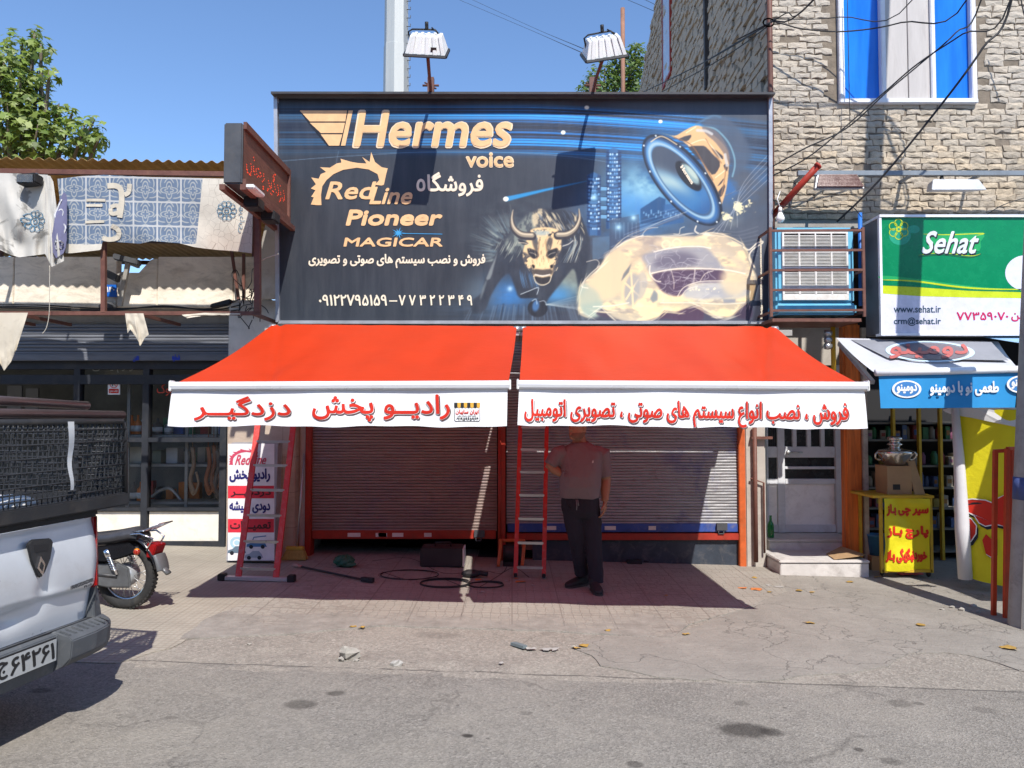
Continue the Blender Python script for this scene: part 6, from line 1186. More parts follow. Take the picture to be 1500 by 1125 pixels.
blv = cloth('blue_valance_cloth', (.035, .30, .66), .2, .55, .08, tcol=(.02, .25, .6)); vfn = lambda s, t_: v4[0].lerp(v4[1], s).lerp(v4[3].lerp(v4[2], s), t_) + V((0, -.012 * math.sin(s * 11) * t_, 0))
mb = MB(blv); mb.grid(vfn, 30, 6); gv_ = mb.build('valance', ga); vpl = Pl(v4[3] + V((0, -.014, 0)), (1, 0, 0), (0, 0, 1)); wv = prn('valance_white_print', (.72, .74, .76), .6)
mb = MB(wv); text(mb, vpl, fa('طعمی نو با دومینو'), (1362, 558, 1463, 580), .003, .035)
for cx, cy in ((1328, 570), (1496, 563)): ell(mb, vpl, cx, cy, 21.5, 13, 0, .003, 28, inner=.84); ell(mb.mat(prn('valance_blue_print', (.04, .18, .45), .6)), vpl, cx, cy, 18, 10.8, 0, .0036, 24); mb.mat(wv); text(mb, vpl, fa('دومینو'), (cx - 15, cy - 7, cx + 15, cy + 7), .0044, .05)
mb.build('lettering', gv_)
na = thing('awning', 'pale blue awning edge running out past the right frame beyond the green sign', 'awning', (6.4, 8.2, 2.6))
mb = MB(cloth('pale_blue_cloth', (.30, .50, .72), .25, .6, .1)); mb.grid(lambda s, t_: V((5.05 + 3 * s, 8.2 - 2.5 * t_, 2.52 - .42 * t_ - .03 * math.sin(3.1 * t_))), 6, 6); mb.build('canopy', na)
mb = MB(alu); mb.tube([(5.05, 5.7, 2.1), (8.05, 5.7, 2.1)], .035, 10); mb.build('front_bar', na)

# ================================================================== KIOSK under the grey awning: shelves and goods
yel = MC['yellow_paint']
sf = thing('shelf_unit', 'dark shelving with yellow uprights full of goods inside the right shop', 'shelf', (5.2, 10.0, -.1))
YSh = 9.75; sx0, sx1 = W(1270, 700, YSh).x, W(1500, 700, YSh).x
for v in (620, 645, 683, 715, 745, 775, 808):
    z = W(1, v, YSh).z; mb = MB(paint('shelf_board', (.16, .15, .13), .7, var=.2)); mb.box(sx0, YSh + .001, z - .012, sx1, YSh + .42, z + .012); mb.build('shelf', sf)
for u, w in ((1348, 9), (1379, 8), (1310, 3)):
    p = W(u, 700, YSh - .04); mb = MB(yel); mb.box(p.x - .016, YSh - .06, -.15, p.x + .016, YSh - .005, 2.2); mb.build('upright', sf)
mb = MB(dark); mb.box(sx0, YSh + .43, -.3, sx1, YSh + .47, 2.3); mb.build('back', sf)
rg = random.Random(9); cols = [(.20, .03, .025), (.24, .11, .03), (.06, .1, .22), (.22, .2, .16), (.03, .13, .05), (.17, .06, .11), (.28, .22, .05)]
gm = [paint('packet_paint_%d' % i, c_, .45, var=.25) for i, c_ in enumerate(cols)]
nm_ = ['dark red', 'brownish orange', 'blue', 'cream', 'dark green', 'plum', 'mustard yellow']
for r_, v in enumerate((645, 683, 715, 745, 775)):
    z = W(1, v, YSh).z + .0125; x = sx0 + .04
    while x < sx1 - .3:
        k = rg.randrange(7); jar = rg.random() < .5; w = rg.uniform(.07, .13); h = rg.uniform(.1, .19); mb = MB(gm[k])
        w *= .8; lb = gm[rg.randrange(7)]
        if jar: mb.lathe([(.0, 0), (w * .42, 0), (w * .46, .01), (w * .46, h * .75), (w * .3, h * .86), (w * .3, h), (0, h)], (x + w / 2, YSh + .12, z), n=12)
        else: mb.box(x, YSh + .05, z, x + w * .9, YSh + .2, z + h); mb.mat(lb); mb.box(x + w * .12, YSh + .046, z + h * .3, x + w * .78, YSh + .049, z + h * .7)
        o = mb.build('jar' if jar else 'packet', None, 0 if jar else .004); tag(o, '%s %s on the dark shop shelves behind the yellow cart' % (nm_[k], 'jar' if jar else 'packet'), 'jar' if jar else 'packet', '%s %s goods on the dark shop shelves' % (nm_[k], 'jar' if jar else 'packet'))
        x += w + rg.uniform(.0, .02) + (.06 if rg.random() < .12 else 0)
# cart
YCt = 8.4; ct = thing('vendor_cart', 'yellow wheeled cart wrapped in a crumpled yellow banner with red words', 'cart', (W(1328, 840, YCt).x, YCt + .25, gz(4.3)))
c0, c1 = W(1291, 800, YCt).x, W(1364, 800, YCt).x; cz0 = gz(4.3) + .07; cz1 = W(1, 727, YCt).z
mb = MB(yel)
for x in (c0, c1):
    for y in (YCt, YCt + .5): mb.bar((x, y, cz0), (x, y, cz1 - .02), .03)
mb.bar((c0, YCt, cz0 + .02), (c1, YCt, cz0 + .02), .03); mb.bar((c0, YCt + .5, cz0 + .02), (c1, YCt + .5, cz0 + .02), .03); mb.build('frame', ct)
mb = MB(yel); mb.box(c0 - .1, YCt - .03, cz1 - .018, c1 + .03, YCt + .55, cz1 + .012); mb.build('top', ct, .005)
yb = cloth('yellow_banner_cloth', (.80, .70, .02), .2, .5, .07, tcol=(.65, .5, .01), bump=.35)
cfn = lambda s, t_: V((c0 + .02 + (c1 - c0 - .05) * s, YCt - .02 - .022 * math.sin(s * 6 + t_ * 2) - .03 * mnoise.noise((s * 3, t_ * 4, 2)) - .03 * math.exp(-((t_ - .93) / .06) ** 2 - ((s - .7) / .25) ** 2), cz0 + .02 + (cz1 - cz0 - .04) * t_)); mb = MB(yb); mb.grid(cfn, 24, 24); cc = mb.build('banner', ct)
cpl = Pl((c0, YCt - .02, cz0), (1, 0, 0), (0, 0, 1)); w2 = lambda p: V((p.x, cfn((p.x - c0 - .02) / (c1 - c0 - .05), (p.z - cz0 - .02) / (cz1 - cz0 - .04)).y - .006 - abs(p.y - YCt + .02), p.z))
mb = MB(redp)
for s_, bx in (('سیر چی پاز', (1297, 738, 1358, 757)), ('پارچ پاز', (1297, 770, 1359, 790)), ('خوردنیگزیگی پاز', (1297, 803, 1358, 824))): text(mb, cpl, fa(s_.replace('پاز', 'بـاز')), bx, .001, .05, 0, w2)
mb.build('lettering', cc)
for x in (c0 + .02, c1 - .02):
    for y in (YCt + .03, YCt + .47): mb = MB(black); mb.lathe([(.0, -.012), (.032, -.012), (.036, 0), (.032, .012), (.0, .012)], (x, y, gz(x) + .058), (1, 0, 0), 14); mb.bar((x, y, gz(x) + .05), (x, y, cz0 + .02), .02); mb.build('caster', ct)
# samovar on cardboard box
sm_x = W(1313, 700, YCt + .2).x; bz = cz1 + .013
mb = MB(card); a = .135; mb.box(sm_x - .16, YCt + .08, bz, sm_x + .11, YCt + .36, bz + .31); mb.hexa([(sm_x + .13, YCt + .06, bz), (sm_x + .25, YCt + .07, bz), (sm_x + .25, YCt + .08, bz), (sm_x + .13, YCt + .075, bz), (sm_x + .09, YCt + .12, bz + .36), (sm_x + .17, YCt + .13, bz + .37), (sm_x + .17, YCt + .14, bz + .37), (sm_x + .09, YCt + .135, bz + .36)]); mb.mat(black); mb.box(sm_x - .1, YCt + .078, bz + .05, sm_x - .02, YCt + .0795, bz + .11); cbx = mb.build('cardboard_box'); tag(cbx, 'brown cardboard box with a loose flap standing on the yellow cart', 'box')
sv = thing('samovar', 'shiny metal samovar with two handles sitting on the cardboard box', 'samovar', (sm_x, YCt + .22, bz + .31)); ch = paint('polished_metal', (.62, .58, .55), .16, .95, var=.1)
mb = MB(ch); z = bz + .311; o = (sm_x, YCt + .22, z); mb.lathe([(.0, 0), (.10, .0), (.13, .03), (.165, .10), (.19, .13), (.195, .15), (.17, .17), (.08, .185), (.05, .2), (.06, .22), (.085, .235), (.06, .25), (.05, .27), (.08, .285), (.085, .31), (.05, .325), (0, .33)], o, n=28); mb.build('body', sv)
for s_ in (-1, 1): mb = MB(ch); mb.tube(cr([V(o) + V((s_ * .16, 0, .06)), V(o) + V((s_ * .21, 0, .07)), V(o) + V((s_ * .23, -.02, .12)), V(o) + V((s_ * .2, -.01, .15))], 4), .012, 8); mb.build('handle', sv)
# things on the ground by the cart
mb = MB(paint('blue_bucket', (.05, .2, .42), .4)); mb.lathe([(.0, 0), (.085, 0), (.11, .22), (.116, .22), (.116, .235), (.1, .235), (.08, .02), (0, .02)], (W(1278, 790, 8.9).x + .05, 8.9, gz(4.2) + .17), n=18); mb.mat(card); mb.box(W(1278, 790, 8.9).x - .06, 8.8, gz(4.2), W(1278, 790, 8.9).x + .15, 9.05, gz(4.2) + .168); mb.build('bucket'); tag(bpy.data.objects['bucket'], 'blue bucket in the shade left of the yellow cart', 'bucket')
mb = MB(paint('pink_cloth', (.55, .12, .14), .8)); p = G(1333, 844); mb.grid(lambda s, t_: V((p.x - .13 + .26 * s, p.y - .05 + .12 * t_, gz(p.x) + .03 + .025 * mnoise.noise((s * 4, t_ * 3, 1)))), 10, 5); tag(mb.build('rag', solid=.008), 'pink rag lying on the ground in front of the yellow cart', 'rag')

# ================================================================== BIG YELLOW BANNER, red steel frame, concrete pole
yb_ = thing('banner', 'large yellow banner with a huge red letter beside the red frame', 'banner', W(1440, 850, 7.8))
A = [W(1404, 600, 7.9), W(1530, 600, 7.45), W(1530, 876, 7.45), W(1416, 845, 7.9)]
bfn = lambda s, t_: A[0].lerp(A[1], s).lerp(A[3].lerp(A[2], s), t_) + V((0, -.03 * math.sin(s * 4 + t_), 0)) + V((-.03, -.02, 0)) * mnoise.noise((s * 3, t_ * 3, 5))
mb = MB(yb); mb.grid(bfn, 20, 30); yc = mb.build('cloth', yb_)
npl = Pl(A[3] + V((-.02, -.05, 0)), A[2] - A[3] - V((0, 0, (A[2] - A[3]).z)), (0, 0, 1))
def onb(p):                                        # lay a print point on the banner surface
    s = (p.x - A[0].x) / (A[1].x - A[0].x)
    for _ in range(4):
        q0, q1 = bfn(s, 0), bfn(s, 1); t_ = (p.z - q0.z) / (q1.z - q0.z); q = bfn(s, t_); s += (p.x - q.x) / (A[1].x - A[0].x)
    q = bfn(s, t_); return V((p.x, q.y, p.z)) + npl.n * ((p - npl.o).dot(npl.n) - .018)
mb = MB(white); mb.mat(cloth('white_banner_print', (.66, .66, .68), .1)); shape(mb, npl, [(1396, 598), (1515, 598), (1515, 625), (1470, 620), (1430, 612), (1398, 606)], .03, 3, onb)
Q8 = lambda pts: [(1240 + x / 4.019, 620 + y / 4.019) for x, y in pts]
rd_ = [(675, 490), (720, 455), (780, 447), (860, 455), (900, 470), (940, 445), (1000, 420), (1010, 620), (930, 600), (860, 610), (820, 590), (790, 545), (740, 520), (690, 525), (715, 535), (775, 565), (805, 605), (800, 655), (770, 700), (700, 735), (690, 610), (755, 605), (700, 590), (688, 585)]
for off, c_, d in ((10, navy, .036), (4, white, .039), (0, redp, .042)):
    mb.mat(c_); k = [(x + (off * .5 if off > 5 else 0), y + (off * 2 if off > 5 else 0)) for x, y in rd_] if off else rd_
    shape(mb, npl, Q8(k), d, 0, onb)
    kk = [(835, 690), (860, 655), (900, 690), (925, 670), (925, 770), (890, 790), (855, 770)]; shape(mb, npl, Q8([(x + (off if off > 5 else 0), y + off * 1.6) for x, y in kk] if off else kk), d, 0, onb)
mb.mat(white); stroke(mb, npl, Q8(rd_ + rd_[:1]), 1.6, .044, 0, False, onb); mb.build('letter_print', yc)
mb = MB(cloth('white_roll_cloth', (.66, .65, .66), .1, .7)); a, c_ = W(1399, 598, 7.86), W(1414, 848, 7.86); mb.tube([a, a.lerp(c_, .3) + V((.01, 0, 0)), a.lerp(c_, .7), c_], [.035, .05, .068, .066], 12); mb.build('rolled_edge', yb_)
rf = thing('barrier', 'folding barrier of red painted square steel posts beside the yellow banner', 'barrier', G(1466, 904)); rfp = paint('bright_red_steel', (.50, .06, .02), .45, var=.2, dirt=.35, dcol=(.2, .07, .03))
for u, v, tv, nmx in ((1455.5, 902, 661, 'post'), (1473, 906, 657, 'post'), (1481, 905, 657, 'post')):
    p = G(u, v); q = W(u + 2.5, tv, p.y); mb = MB(rfp); mb.bar(p, q, .034); mb.build(nmx, rf)
p, q, r_ = G(1455.5, 902), G(1473, 906), G(1481, 905); a, c_, e = W(1458, 661, p.y), W(1475.5, 657, q.y), W(1483.5, 657, r_.y)
mb = MB(rfp); mb.bar(a + V((-.015, 0, 0)), e + V((.3, 0, 0)), .032); mb.bar(c_, c_ + V((.35, .1, .0)), .03); mb.build('top_bar', rf)
cp = thing('concrete_pole', 'leaning grey concrete pole with a white pipe at the right edge', 'pole', G(1501, 917)); b0 = G(1501, 918); t0 = W(1518, 470, b0.y); d = (t0 - b0)
mb = MB(concrete); mb.tube([b0 - d * .03, b0, t0, b0 + d * 4.0], [.125, .125, .118, .095], 14); sh_ = mb.build('shaft', cp)
mb = MB(paint('blue_band_paint', (.06, .09, .24), .7, dirt=.5)); mb.lathe([(.1262, .0), (.1258, .19)], b0 + d * .41, d, 14); mb.build('paint_band', sh_)
mb = MB(white); k = V((-.09, -.115, 0)); mb.tube([b0 + k, b0 + k + d, b0 + k + d * 2.2], .017, 8); mb.build('pipe', cp)
# ================================================================== surroundings behind the viewer (they shade the street from that side)
mb = MB(paint('far_side_render', (.26, .235, .2), .9, var=.2, scale=.5)); rz = random.Random(21); x = -36
while x < 34:
    w = rz.uniform(6, 10); h = rz.uniform(6.5, 8.5); mb.box(x, -14, -1.2, x + w - .05, -9, h); x += w
struct(mb, 'opposite_buildings')

# ================================================================== TREES
def m_leaf(name, cols):
    m, t, b = mk(name); rnd = nd(t, 'ShaderNodeNewGeometry').outputs['Random Per Island']; r_ = nd(t, 'ShaderNodeValToRGB', {0: rnd}); e = r_.color_ramp
    e.elements[0].color = c4(cols[0]); e.elements[1].color = c4(cols[-1])
    for i in range(1, len(cols) - 1): q = e.elements.new(i / (len(cols) - 1)); q.color = c4(cols[i])
    t.links.new(r_.outputs[0], b.inputs['Base Color']); b.inputs['Roughness'].default_value = .5
    tr = nd(t, 'ShaderNodeBsdfTranslucent'); t.links.new(mixc(t, .5, r_.outputs[0], (.34, .42, .05)), tr.inputs[0])
    mx = nd(t, 'ShaderNodeMixShader', {0: .35, 1: b.outputs[0], 2: tr.outputs[0]}); t.links.new(mx.outputs[0], t.nodes['Material Output'].inputs[0]); return m
bark = paint('bark', (.16, .13, .10), .9, var=.3, scale=5, bump=.6, bscale=20)
def leaf(mb, p, r, d, star):
    a = d.orthogonal().normalized(); b = d.cross(a).normalized(); ph = random.uniform(0, 6.28); a, b = a * math.cos(ph) + b * math.sin(ph), b * math.cos(ph) - a * math.sin(ph)
    if star:
        prof = [(1.0, 0), (.42, 28), (.85, 52), (.36, 78), (.62, 108), (.3, 140), (.3, 180), (.3, 220), (.62, 252), (.36, 282), (.85, 308), (.42, 332)]
    else: prof = [(1, 0), (.55, 40), (.45, 90), (.6, 180), (.45, 270), (.55, 320)]
    mb.add([p + (a * math.cos(math.radians(g)) + b * math.sin(math.radians(g))) * r * k + d * (-.25 * r * k * k) for k, g in prof], [tuple(range(len(prof)))])
def tree(name, label, base, clumps, n, lr, m, star, trunk_r, group=None):
    root = thing(name, label, 'tree', base); mb = MB(bark); b = V(base); top = sum((V(c[0]) for c in clumps), V()) / len(clumps)
    mid = b.lerp(V((b.x, b.y, top.z - .6)), .75); mb.tube([b, b.lerp(mid, .5) + V((.08, 0, 0)), mid], [trunk_r * 1.25, trunk_r, trunk_r * .7], 10); mb.build('trunk', root)
    mb = MB(bark)
    for c, r in clumps: c = V(c); k = mid.lerp(c, .5) + V((random.uniform(-.15, .15), 0, random.uniform(-.3, .05))); mb.tube([mid, k, c, c + (c - k).normalized() * r * .6], [trunk_r * .4, trunk_r * .22, .022, .006], 6)
    mb.build('limbs', root); mb = MB(m)
    tot = sum(r ** 2 for c, r in clumps)
    for c, r in clumps:
        for i in range(int(n * r * r / tot)):
            d = V((random.gauss(0, 1), random.gauss(0, 1), random.gauss(0, 1))).normalized(); q = V(c) + d * r * random.uniform(.25, 1.0) ** .6 * V((1, 1, .8)).length / 1.62
            nn = (d * .7 + V((.15, -.3, .7)) + V((random.gauss(0, .4), random.gauss(0, .4), random.gauss(0, .4)))).normalized(); leaf(mb, q, lr * random.uniform(.65, 1.2), nn, star)
    mb.build('crown', root); return root
cl1 = [((u, v), r, Y) for u, v, r, Y in ((-70, 110, .75, 12), (-20, 90, .7, 12.2), (15, 100, .55, 11.8), (40, 70, .42, 12), (58, 52, .3, 11.9), (68, 70, .24, 11.8), (20, 72, .35, 12.4), (0, 130, .6, 11.6), (38, 125, .5, 11.7), (62, 112, .38, 12), (80, 105, .2, 11.6), (50, 160, .5, 11.8), (20, 175, .6, 11.5), (75, 170, .42, 11.8), (92, 158, .26, 11.7), (112, 165, .2, 11.7), (60, 200, .55, 11.6), (100, 200, .42, 11.7), (128, 190, .34, 11.6), (142, 178, .24, 11.8), (152, 200, .22, 11.6), (136, 210, .3, 11.9), (20, 215, .6, 12), (-40, 180, .8, 12), (5, 85, .3, 11.5))]
cl1 = [(W(u - 8, v + 6, Y), r * .82) for (u, v), r, Y in cl1]
random.seed(3); tree('plane_tree', 'bright green broad leaved tree rising behind the left shop roof', (-8.1, 12.6, .2), cl1, 2100, .115, m_leaf('plane_leaf', [(.06, .10, .015), (.13, .20, .03), (.20, .28, .05), (.26, .33, .08), (.05, .085, .015), (.38, .44, .15)]), True, .24)
cl2 = [(W(u, v, Y + 4), r * 1.22) for u, v, r, Y in ((865, 128, .3, 17), (885, 118, .5, 17), (905, 105, .5, 17.3), (925, 100, .5, 17), (930, 82, .35, 17.2), (908, 88, .3, 17), (940, 120, .6, 17), (880, 140, .6, 17), (920, 140, .7, 17.2), (932, 70, .16, 17))]
tree('street_tree', 'small leafy green tree behind the billboard beside the brick wall', (2.4, 21.4, 0), cl2, 2600, .09, m_leaf('street_leaf', [(.03, .07, .012), (.06, .12, .02), (.10, .17, .03), (.045, .09, .015)]), False, .14)

# ================================================================== PICKUP TRUCK, tail towards the middle of the street
C0 = V((-2.33, 4.35, 0)); ta = V((-.177, -.984, 0)); tb = V((.984, -.177, 0)); TP = Pl(C0, -ta, (0, 0, 1))
def T(s, t_, z): return C0 + ta * s + tb * t_ + V((0, 0, z))
pk = thing('pickup_truck', 'silver white pickup with dented tailgate, mesh cage and pipes on top', 'pickup', (-2.9, 3.6, gz(-2.9)))
silver = paint('silver_white_paint', (.64, .67, .71), .32, .25, var=.05, scale=2, bump=0, coat=.6, dirt=.22, dcol=(.36, .34, .3)); trim = paint('grey_bumper_plastic', (.075, .082, .092), .6, var=.2, scale=5, bump=.1, dirt=.35, dcol=(.2, .19, .175)); blk = paint('black_trim', (.022, .023, .026), .5, var=.2, dirt=.25)
WD = 1.62
def dent(s, z): return -.028 * math.exp(-((s - .62) / .14) ** 2 - ((z - .70) / .05) ** 2) - .018 * math.exp(-((s - .42) / .05) ** 2 - ((z - .80) / .09) ** 2) + .010 * math.exp(-((s - .72) / .06) ** 2 - ((z - .62) / .07) ** 2)
def gate(a, c_):
    s = .035 + (WD - .07) * a; z = .565 + .555 * c_; k = (z - .565) / .555
    t_ = .03 * math.sin(math.pi * min(1, k * 1.05)) + (.026 * (1 / (1 + math.exp(-(z - .735 - .02 * math.sin(s * 2)) / .006))) if z > .5 else 0) - .05 * max(0, (.10 - s) / .1) ** 2 - .05 * max(0, (s - WD + .1) / .1) ** 2
    t_ += .010 * math.sin(min(1, max(0, (z - .80) / .3)) * math.pi)
    return T(s, t_ - .03 + dent(s, z), z)
mb = MB(silver); mb.grid(gate, 90, 60); tg = mb.build('tailgate', pk)
tp = lambda u, v, d: TP.P(u, v, d)
mb = MB(black); mb.bar(T(.028, -.002, .57), T(.028, -.002, 1.12), .007); mb.bar(T(.04, .0, .562), T(WD - .04, .0, .562), .01); mb.build('panel_gap', tg)
mb = MB(blk); hp = [(31, 797), (38, 790), (66, 788), (70, 793), (66, 818), (58, 838), (52, 846), (46, 844), (37, 822)]; mb.ext([tp(u - 2, v, .028) for u, v in hp], tb * .016); mb.build('handle', tg, .006)
mb = MB(paint('chrome', (.7, .7, .72), .15, 1, var=.05)); mb.ext([tp(u - 6, v, .0445) for u, v in [(53, 814), (60, 826), (56, 843), (48, 832)]], tb * .006); mb.mat(blk); mb.ext([tp(u - 6, v, .0515) for u, v in [(54, 822), (57, 828), (55, 836), (51, 830)]], tb * .001); mb.mat(black); mb.ext([tp(u - 3, v, .0448) for u, v in [(41, 798), (64, 796), (62, 806), (43, 809)]], tb * .001); mb.build('emblem', tg)
mb = MB(dgrey); text(mb, TP, 'PARSTUNDAR', (0, 0, 1, 1), .045, .05, quad=[(92, 864), (127, 851), (127, 845), (92, 858)]); text(mb, TP, 'PLUS', (0, 0, 1, 1), .045, .05, quad=[(112, 861), (124, 856.5), (124, 853), (112, 857.5)]); mb.build('lettering', tg)
mb = MB(blk); mb.hexa([T(0.02, -.06, 1.122), T(WD - .02, -.06, 1.122), T(WD - .02, .012, 1.122), T(.02, .012, 1.122), T(0.02, -.06, 1.20), T(WD - .02, -.06, 1.20), T(WD - .02, .0, 1.20), T(.02, .0, 1.20)]); mb.build('top_strip', tg, .012)
# body shell, seen from behind as bed, cab and bonnet
mb = MB(silver)
prof = [(-.03, .50), (-.03, 1.12), (-1.95, 1.12), (-1.95, .50)]
for s0, s1 in ((.0, .07), (WD - .07, WD)): mb.hexa([T(s0, -1.95, .5), T(s1, -1.95, .5), T(s1, -.05, .5), T(s0, -.05, .5), T(s0, -1.95, 1.12), T(s1, -1.95, 1.12), T(s1, -.05, 1.12), T(s0, -.05, 1.12)])
mb.hexa([T(.07, -1.94, .5), T(WD - .07, -1.94, .5), T(WD - .07, -.06, .5), T(.07, -.06, .5), T(.07, -1.94, .6), T(WD - .07, -1.94, .6), T(WD - .07, -.06, .6), T(.07, -.06, .6)]); mb.build('bed', pk, .015)
mb = MB(silver); cab = [(-1.97, .35), (-1.97, 1.05), (-2.05, 1.48), (-2.9, 1.52), (-3.45, 1.1), (-4.15, .95), (-4.35, .75), (-4.38, .35)]
mb.ext([T(.02, t_, z) for t_, z in cab], ta * (WD - .04)); mb.build('cab', pk, .05, 3)
mb = MB(paint('car_glass', (.03, .035, .04), .08)); mb.ext([T(.012, t_, z) for t_, z in [(-2.1, 1.08), (-2.16, 1.42), (-2.85, 1.45), (-3.25, 1.12)]], ta * (WD - .024)); mb.hexa([T(.2, -1.962, 1.08), T(WD - .2, -1.962, 1.08), T(WD - .2, -1.95, 1.08), T(.2, -1.95, 1.08), T(.2, -2.04, 1.42), T(WD - .2, -2.04, 1.42), T(WD - .2, -2.0, 1.42), T(.2, -2.0, 1.42)]); mb.build('window', pk)
for s_ in (.12, WD - .12):
    for t_ in (-.85, -3.45):
        p = T(s_, t_, 0); p.z = gz(p.x) + .30; mb = MB(black); mb.lathe([(.0, -.09), (.2, -.09), (.27, -.085), (.3, -.06), (.3, .06), (.27, .085), (.2, .09), (0, .09)], p, ta, 28); wh = mb.build('wheel', pk); mb = MB(steel); mb.lathe([(.0, -.095), (.18, -.098), (.18, .098), (0, .095)], p, ta, 20); mb.build('rim', wh)
# tail lamp, corner, bumper
m_red = paint('red_lamp_plastic', (.30, .01, .01), .15, var=.15, bump=0, coat=.7)
for s0 in (-.004, WD - .044):
    sg_ = 1 if s0 < .5 else -1; mb = MB(m_red); e0, e1 = (s0, s0 + .048); mb.hexa([T(e0, -.16, .725), T(e1, -.16, .725), T(e1, .022, .725), T(e0, .0, .725), T(e0, -.16, 1.13), T(e1, -.16, 1.13), T(e1, .008, 1.13), T(e0, -.02, 1.13)]); mb.build('tail_lamp', pk, .012)
mb = MB(trim)
def bump_prof(s):
    k = max(0, 1 - abs(s - WD / 2) / (WD / 2 + .05)); e = min(1, k * 6)
    return e
def bp(s, pts): return [T(s, t_ * (.4 + .6 * bump_prof(s)), z) for t_, z in pts]
pts = [(-.08, .56), (.02, .565), (.10, .545), (.125, .525), (.115, .43), (.07, .385), (-.08, .375)]
ss = [-.03, -.01, .05, .16, .34, .345, .55, .80, 1.05, 1.28, 1.285, 1.5, 1.62, 1.65]
rings = []
for s in ss:
    step = s < .345 or s > 1.28
    rings.append(bp(s, pts if step else [(-.08, .56), (.01, .56), (.035, .55), (.04, .53), (.035, .42), (.02, .36), (-.08, .35)]))
n_ = len(pts); mb.add([p for r in rings for p in r], [(i * n_ + j, i * n_ + (j + 1) % n_, (i + 1) * n_ + (j + 1) % n_, (i + 1) * n_ + j) for i in range(len(ss) - 1) for j in range(n_)] + [tuple(range(n_))[::-1], tuple((len(ss) - 1) * n_ + j for j in range(n_))])
mb.build('bumper', pk, .008)
mb = MB(trim)
for k in range(8): s = .02 + k * .042; mb.hexa([T(s, .03, .560), T(s + .016, .03, .560), T(s + .016, .10, .542), T(s, .10, .542), T(s, .03, .570), T(s + .016, .03, .570), T(s + .016, .10, .552), T(s, .10, .552)])
mb.hexa([T(-.03, -.14, .56), T(.055, -.1, .56), T(.055, .02, .56), T(-.03, .0, .56), T(-.012, -.14, .74), T(.03, -.1, .74), T(.03, .005, .74), T(-.012, -.02, .74)]); mb.build('step_tread', pk, .006)
# number plate
p0 = T(.52, .052, .0); NP = Pl(p0, -ta, (0, 0, 1)); mb = MB(black); mb.hexa([T(.36, .036, .425), T(.90, .036, .425), T(.90, .05, .425), T(.36, .05, .425), T(.36, .036, .545), T(.90, .036, .545), T(.90, .05, .545), T(.36, .05, .545)]); npb = mb.build('number_plate', pk, .004)
mb = MB(paint('plate_grey', (.40, .41, .41), .4)); mb.add([NP.pt(x, z, .0) for x, z in ((-.375, .43), (.155, .43), (.155, .54), (-.375, .54))], [(0, 1, 2, 3)]); mb.mat(black)
for s_, x0, x1 in (('\u06f1\u06f6\u06f2\u06f4\u06f6', -.13, .14), ('ج', -.2, -.15), ('\u06f6\u06f2', -.36, -.24)):
    gv2, gf2, _ = glyphs(fa(s_))
    for k in range(5): mb.add([NP.pt(x0 + (x1 - x0) * x + .004 * math.cos(k * 1.57) * (k < 4), .445 + .08 * z + .003 * math.sin(k * 1.57) * (k < 4), .001 + k * .0001) for x, z, _l in gv2], gf2)
mb.build('lettering', npb)
# cage on the bed
wire = paint('cage_wire', (.035, .037, .042), .45, .2, var=.3); cgp = thing('cargo_cage', 'black wire mesh cage standing on the bed of the silver pickup', 'cage', T(.8, -.9, 1.2))
def meshpanel(o, xd, L, z0, z1, sp=.034, r=.0043):
    mb = MB(wire); o = V(o); xd = V(xd); n = xd.cross(V((0, 0, 1)))
    def rod(p, q, rr_): mb.bar(p, q, rr_)
    k = int(L / sp)
    for i in range(k + 1):
        x = i * sp; pts = []; m_ = int((z1 - z0) / sp)
        for j in range(0, m_ + 1, 2): pts.append(o + xd * (x + .002 * mnoise.noise((x * 9, j, 1))) + V((0, 0, z0 + (z1 - z0) * j / m_)) + n * .004 * (-1 if (i + j // 2) % 2 else 1))
        mb.tube(pts, r, 4)
    m_ = int((z1 - z0) / sp)
    for j in range(m_ + 1): z = z0 + j * sp; mb.tube([o + xd * x + V((0, 0, z + .0015 * mnoise.noise((x * 5, j, 7)))) + n * .004 * (1 if j % 2 else -1) for x in (0, L * .25, L * .5, L * .75, L)], r, 4)
    return mb
CZ0, CZ1 = 1.235, 1.655
meshpanel(T(WD + .05, .05, 0), -ta, WD + .19, CZ0, CZ1).build('mesh_panel', cgp)
meshpanel(T(-.14, -1.8, 0), tb, 1.85, CZ0, CZ1).build('mesh_panel', cgp)
meshpanel(T(WD + .05, -1.8, 0), tb, 1.85, CZ0, CZ1, .05).build('mesh_panel', cgp)
mb = MB(blk)
def slab(s0, s1, t0, t1, z0, z1): mb.hexa([T(s0, t0, z0), T(s1, t0, z0), T(s1, t1, z0), T(s0, t1, z0), T(s0, t0, z1), T(s1, t0, z1), T(s1, t1, z1), T(s0, t1, z1)])
slab(-.16, WD + .08, -.02, .07, 1.165, 1.24); slab(-.16, -.08, -1.85, -.02, 1.165, 1.24); mb.build('base_rail', cgp, .008)
mb = MB(blk)
mb.tube([T(WD + .05, .05, CZ1), T(-.10, .05, CZ1), T(-.14, .04, CZ1 - .06), T(-.14, .05, CZ0)], .016, 8); mb.tube([T(-.10, .05, CZ1), T(-.13, .0, CZ1), T(-.14, -1.8, CZ1)], .016, 8); mb.tube([T(WD + .05, .05, CZ1), T(WD + .05, -1.8, CZ1)], .016, 8)
for s_, t_ in ((-.14, -1.8), (WD + .05, -1.8), (-.14, -.85)): mb.tube([T(s_, t_, CZ0), T(s_, t_, CZ1)], .016, 8)
mb.build('frame', cgp)
pipe_m = paint('weathered_pipe', (.10, .07, .068), .35, .5, var=.25); pipe_b = paint('blue_black_pipe', (.045, .055, .075), .35, .4, var=.2)
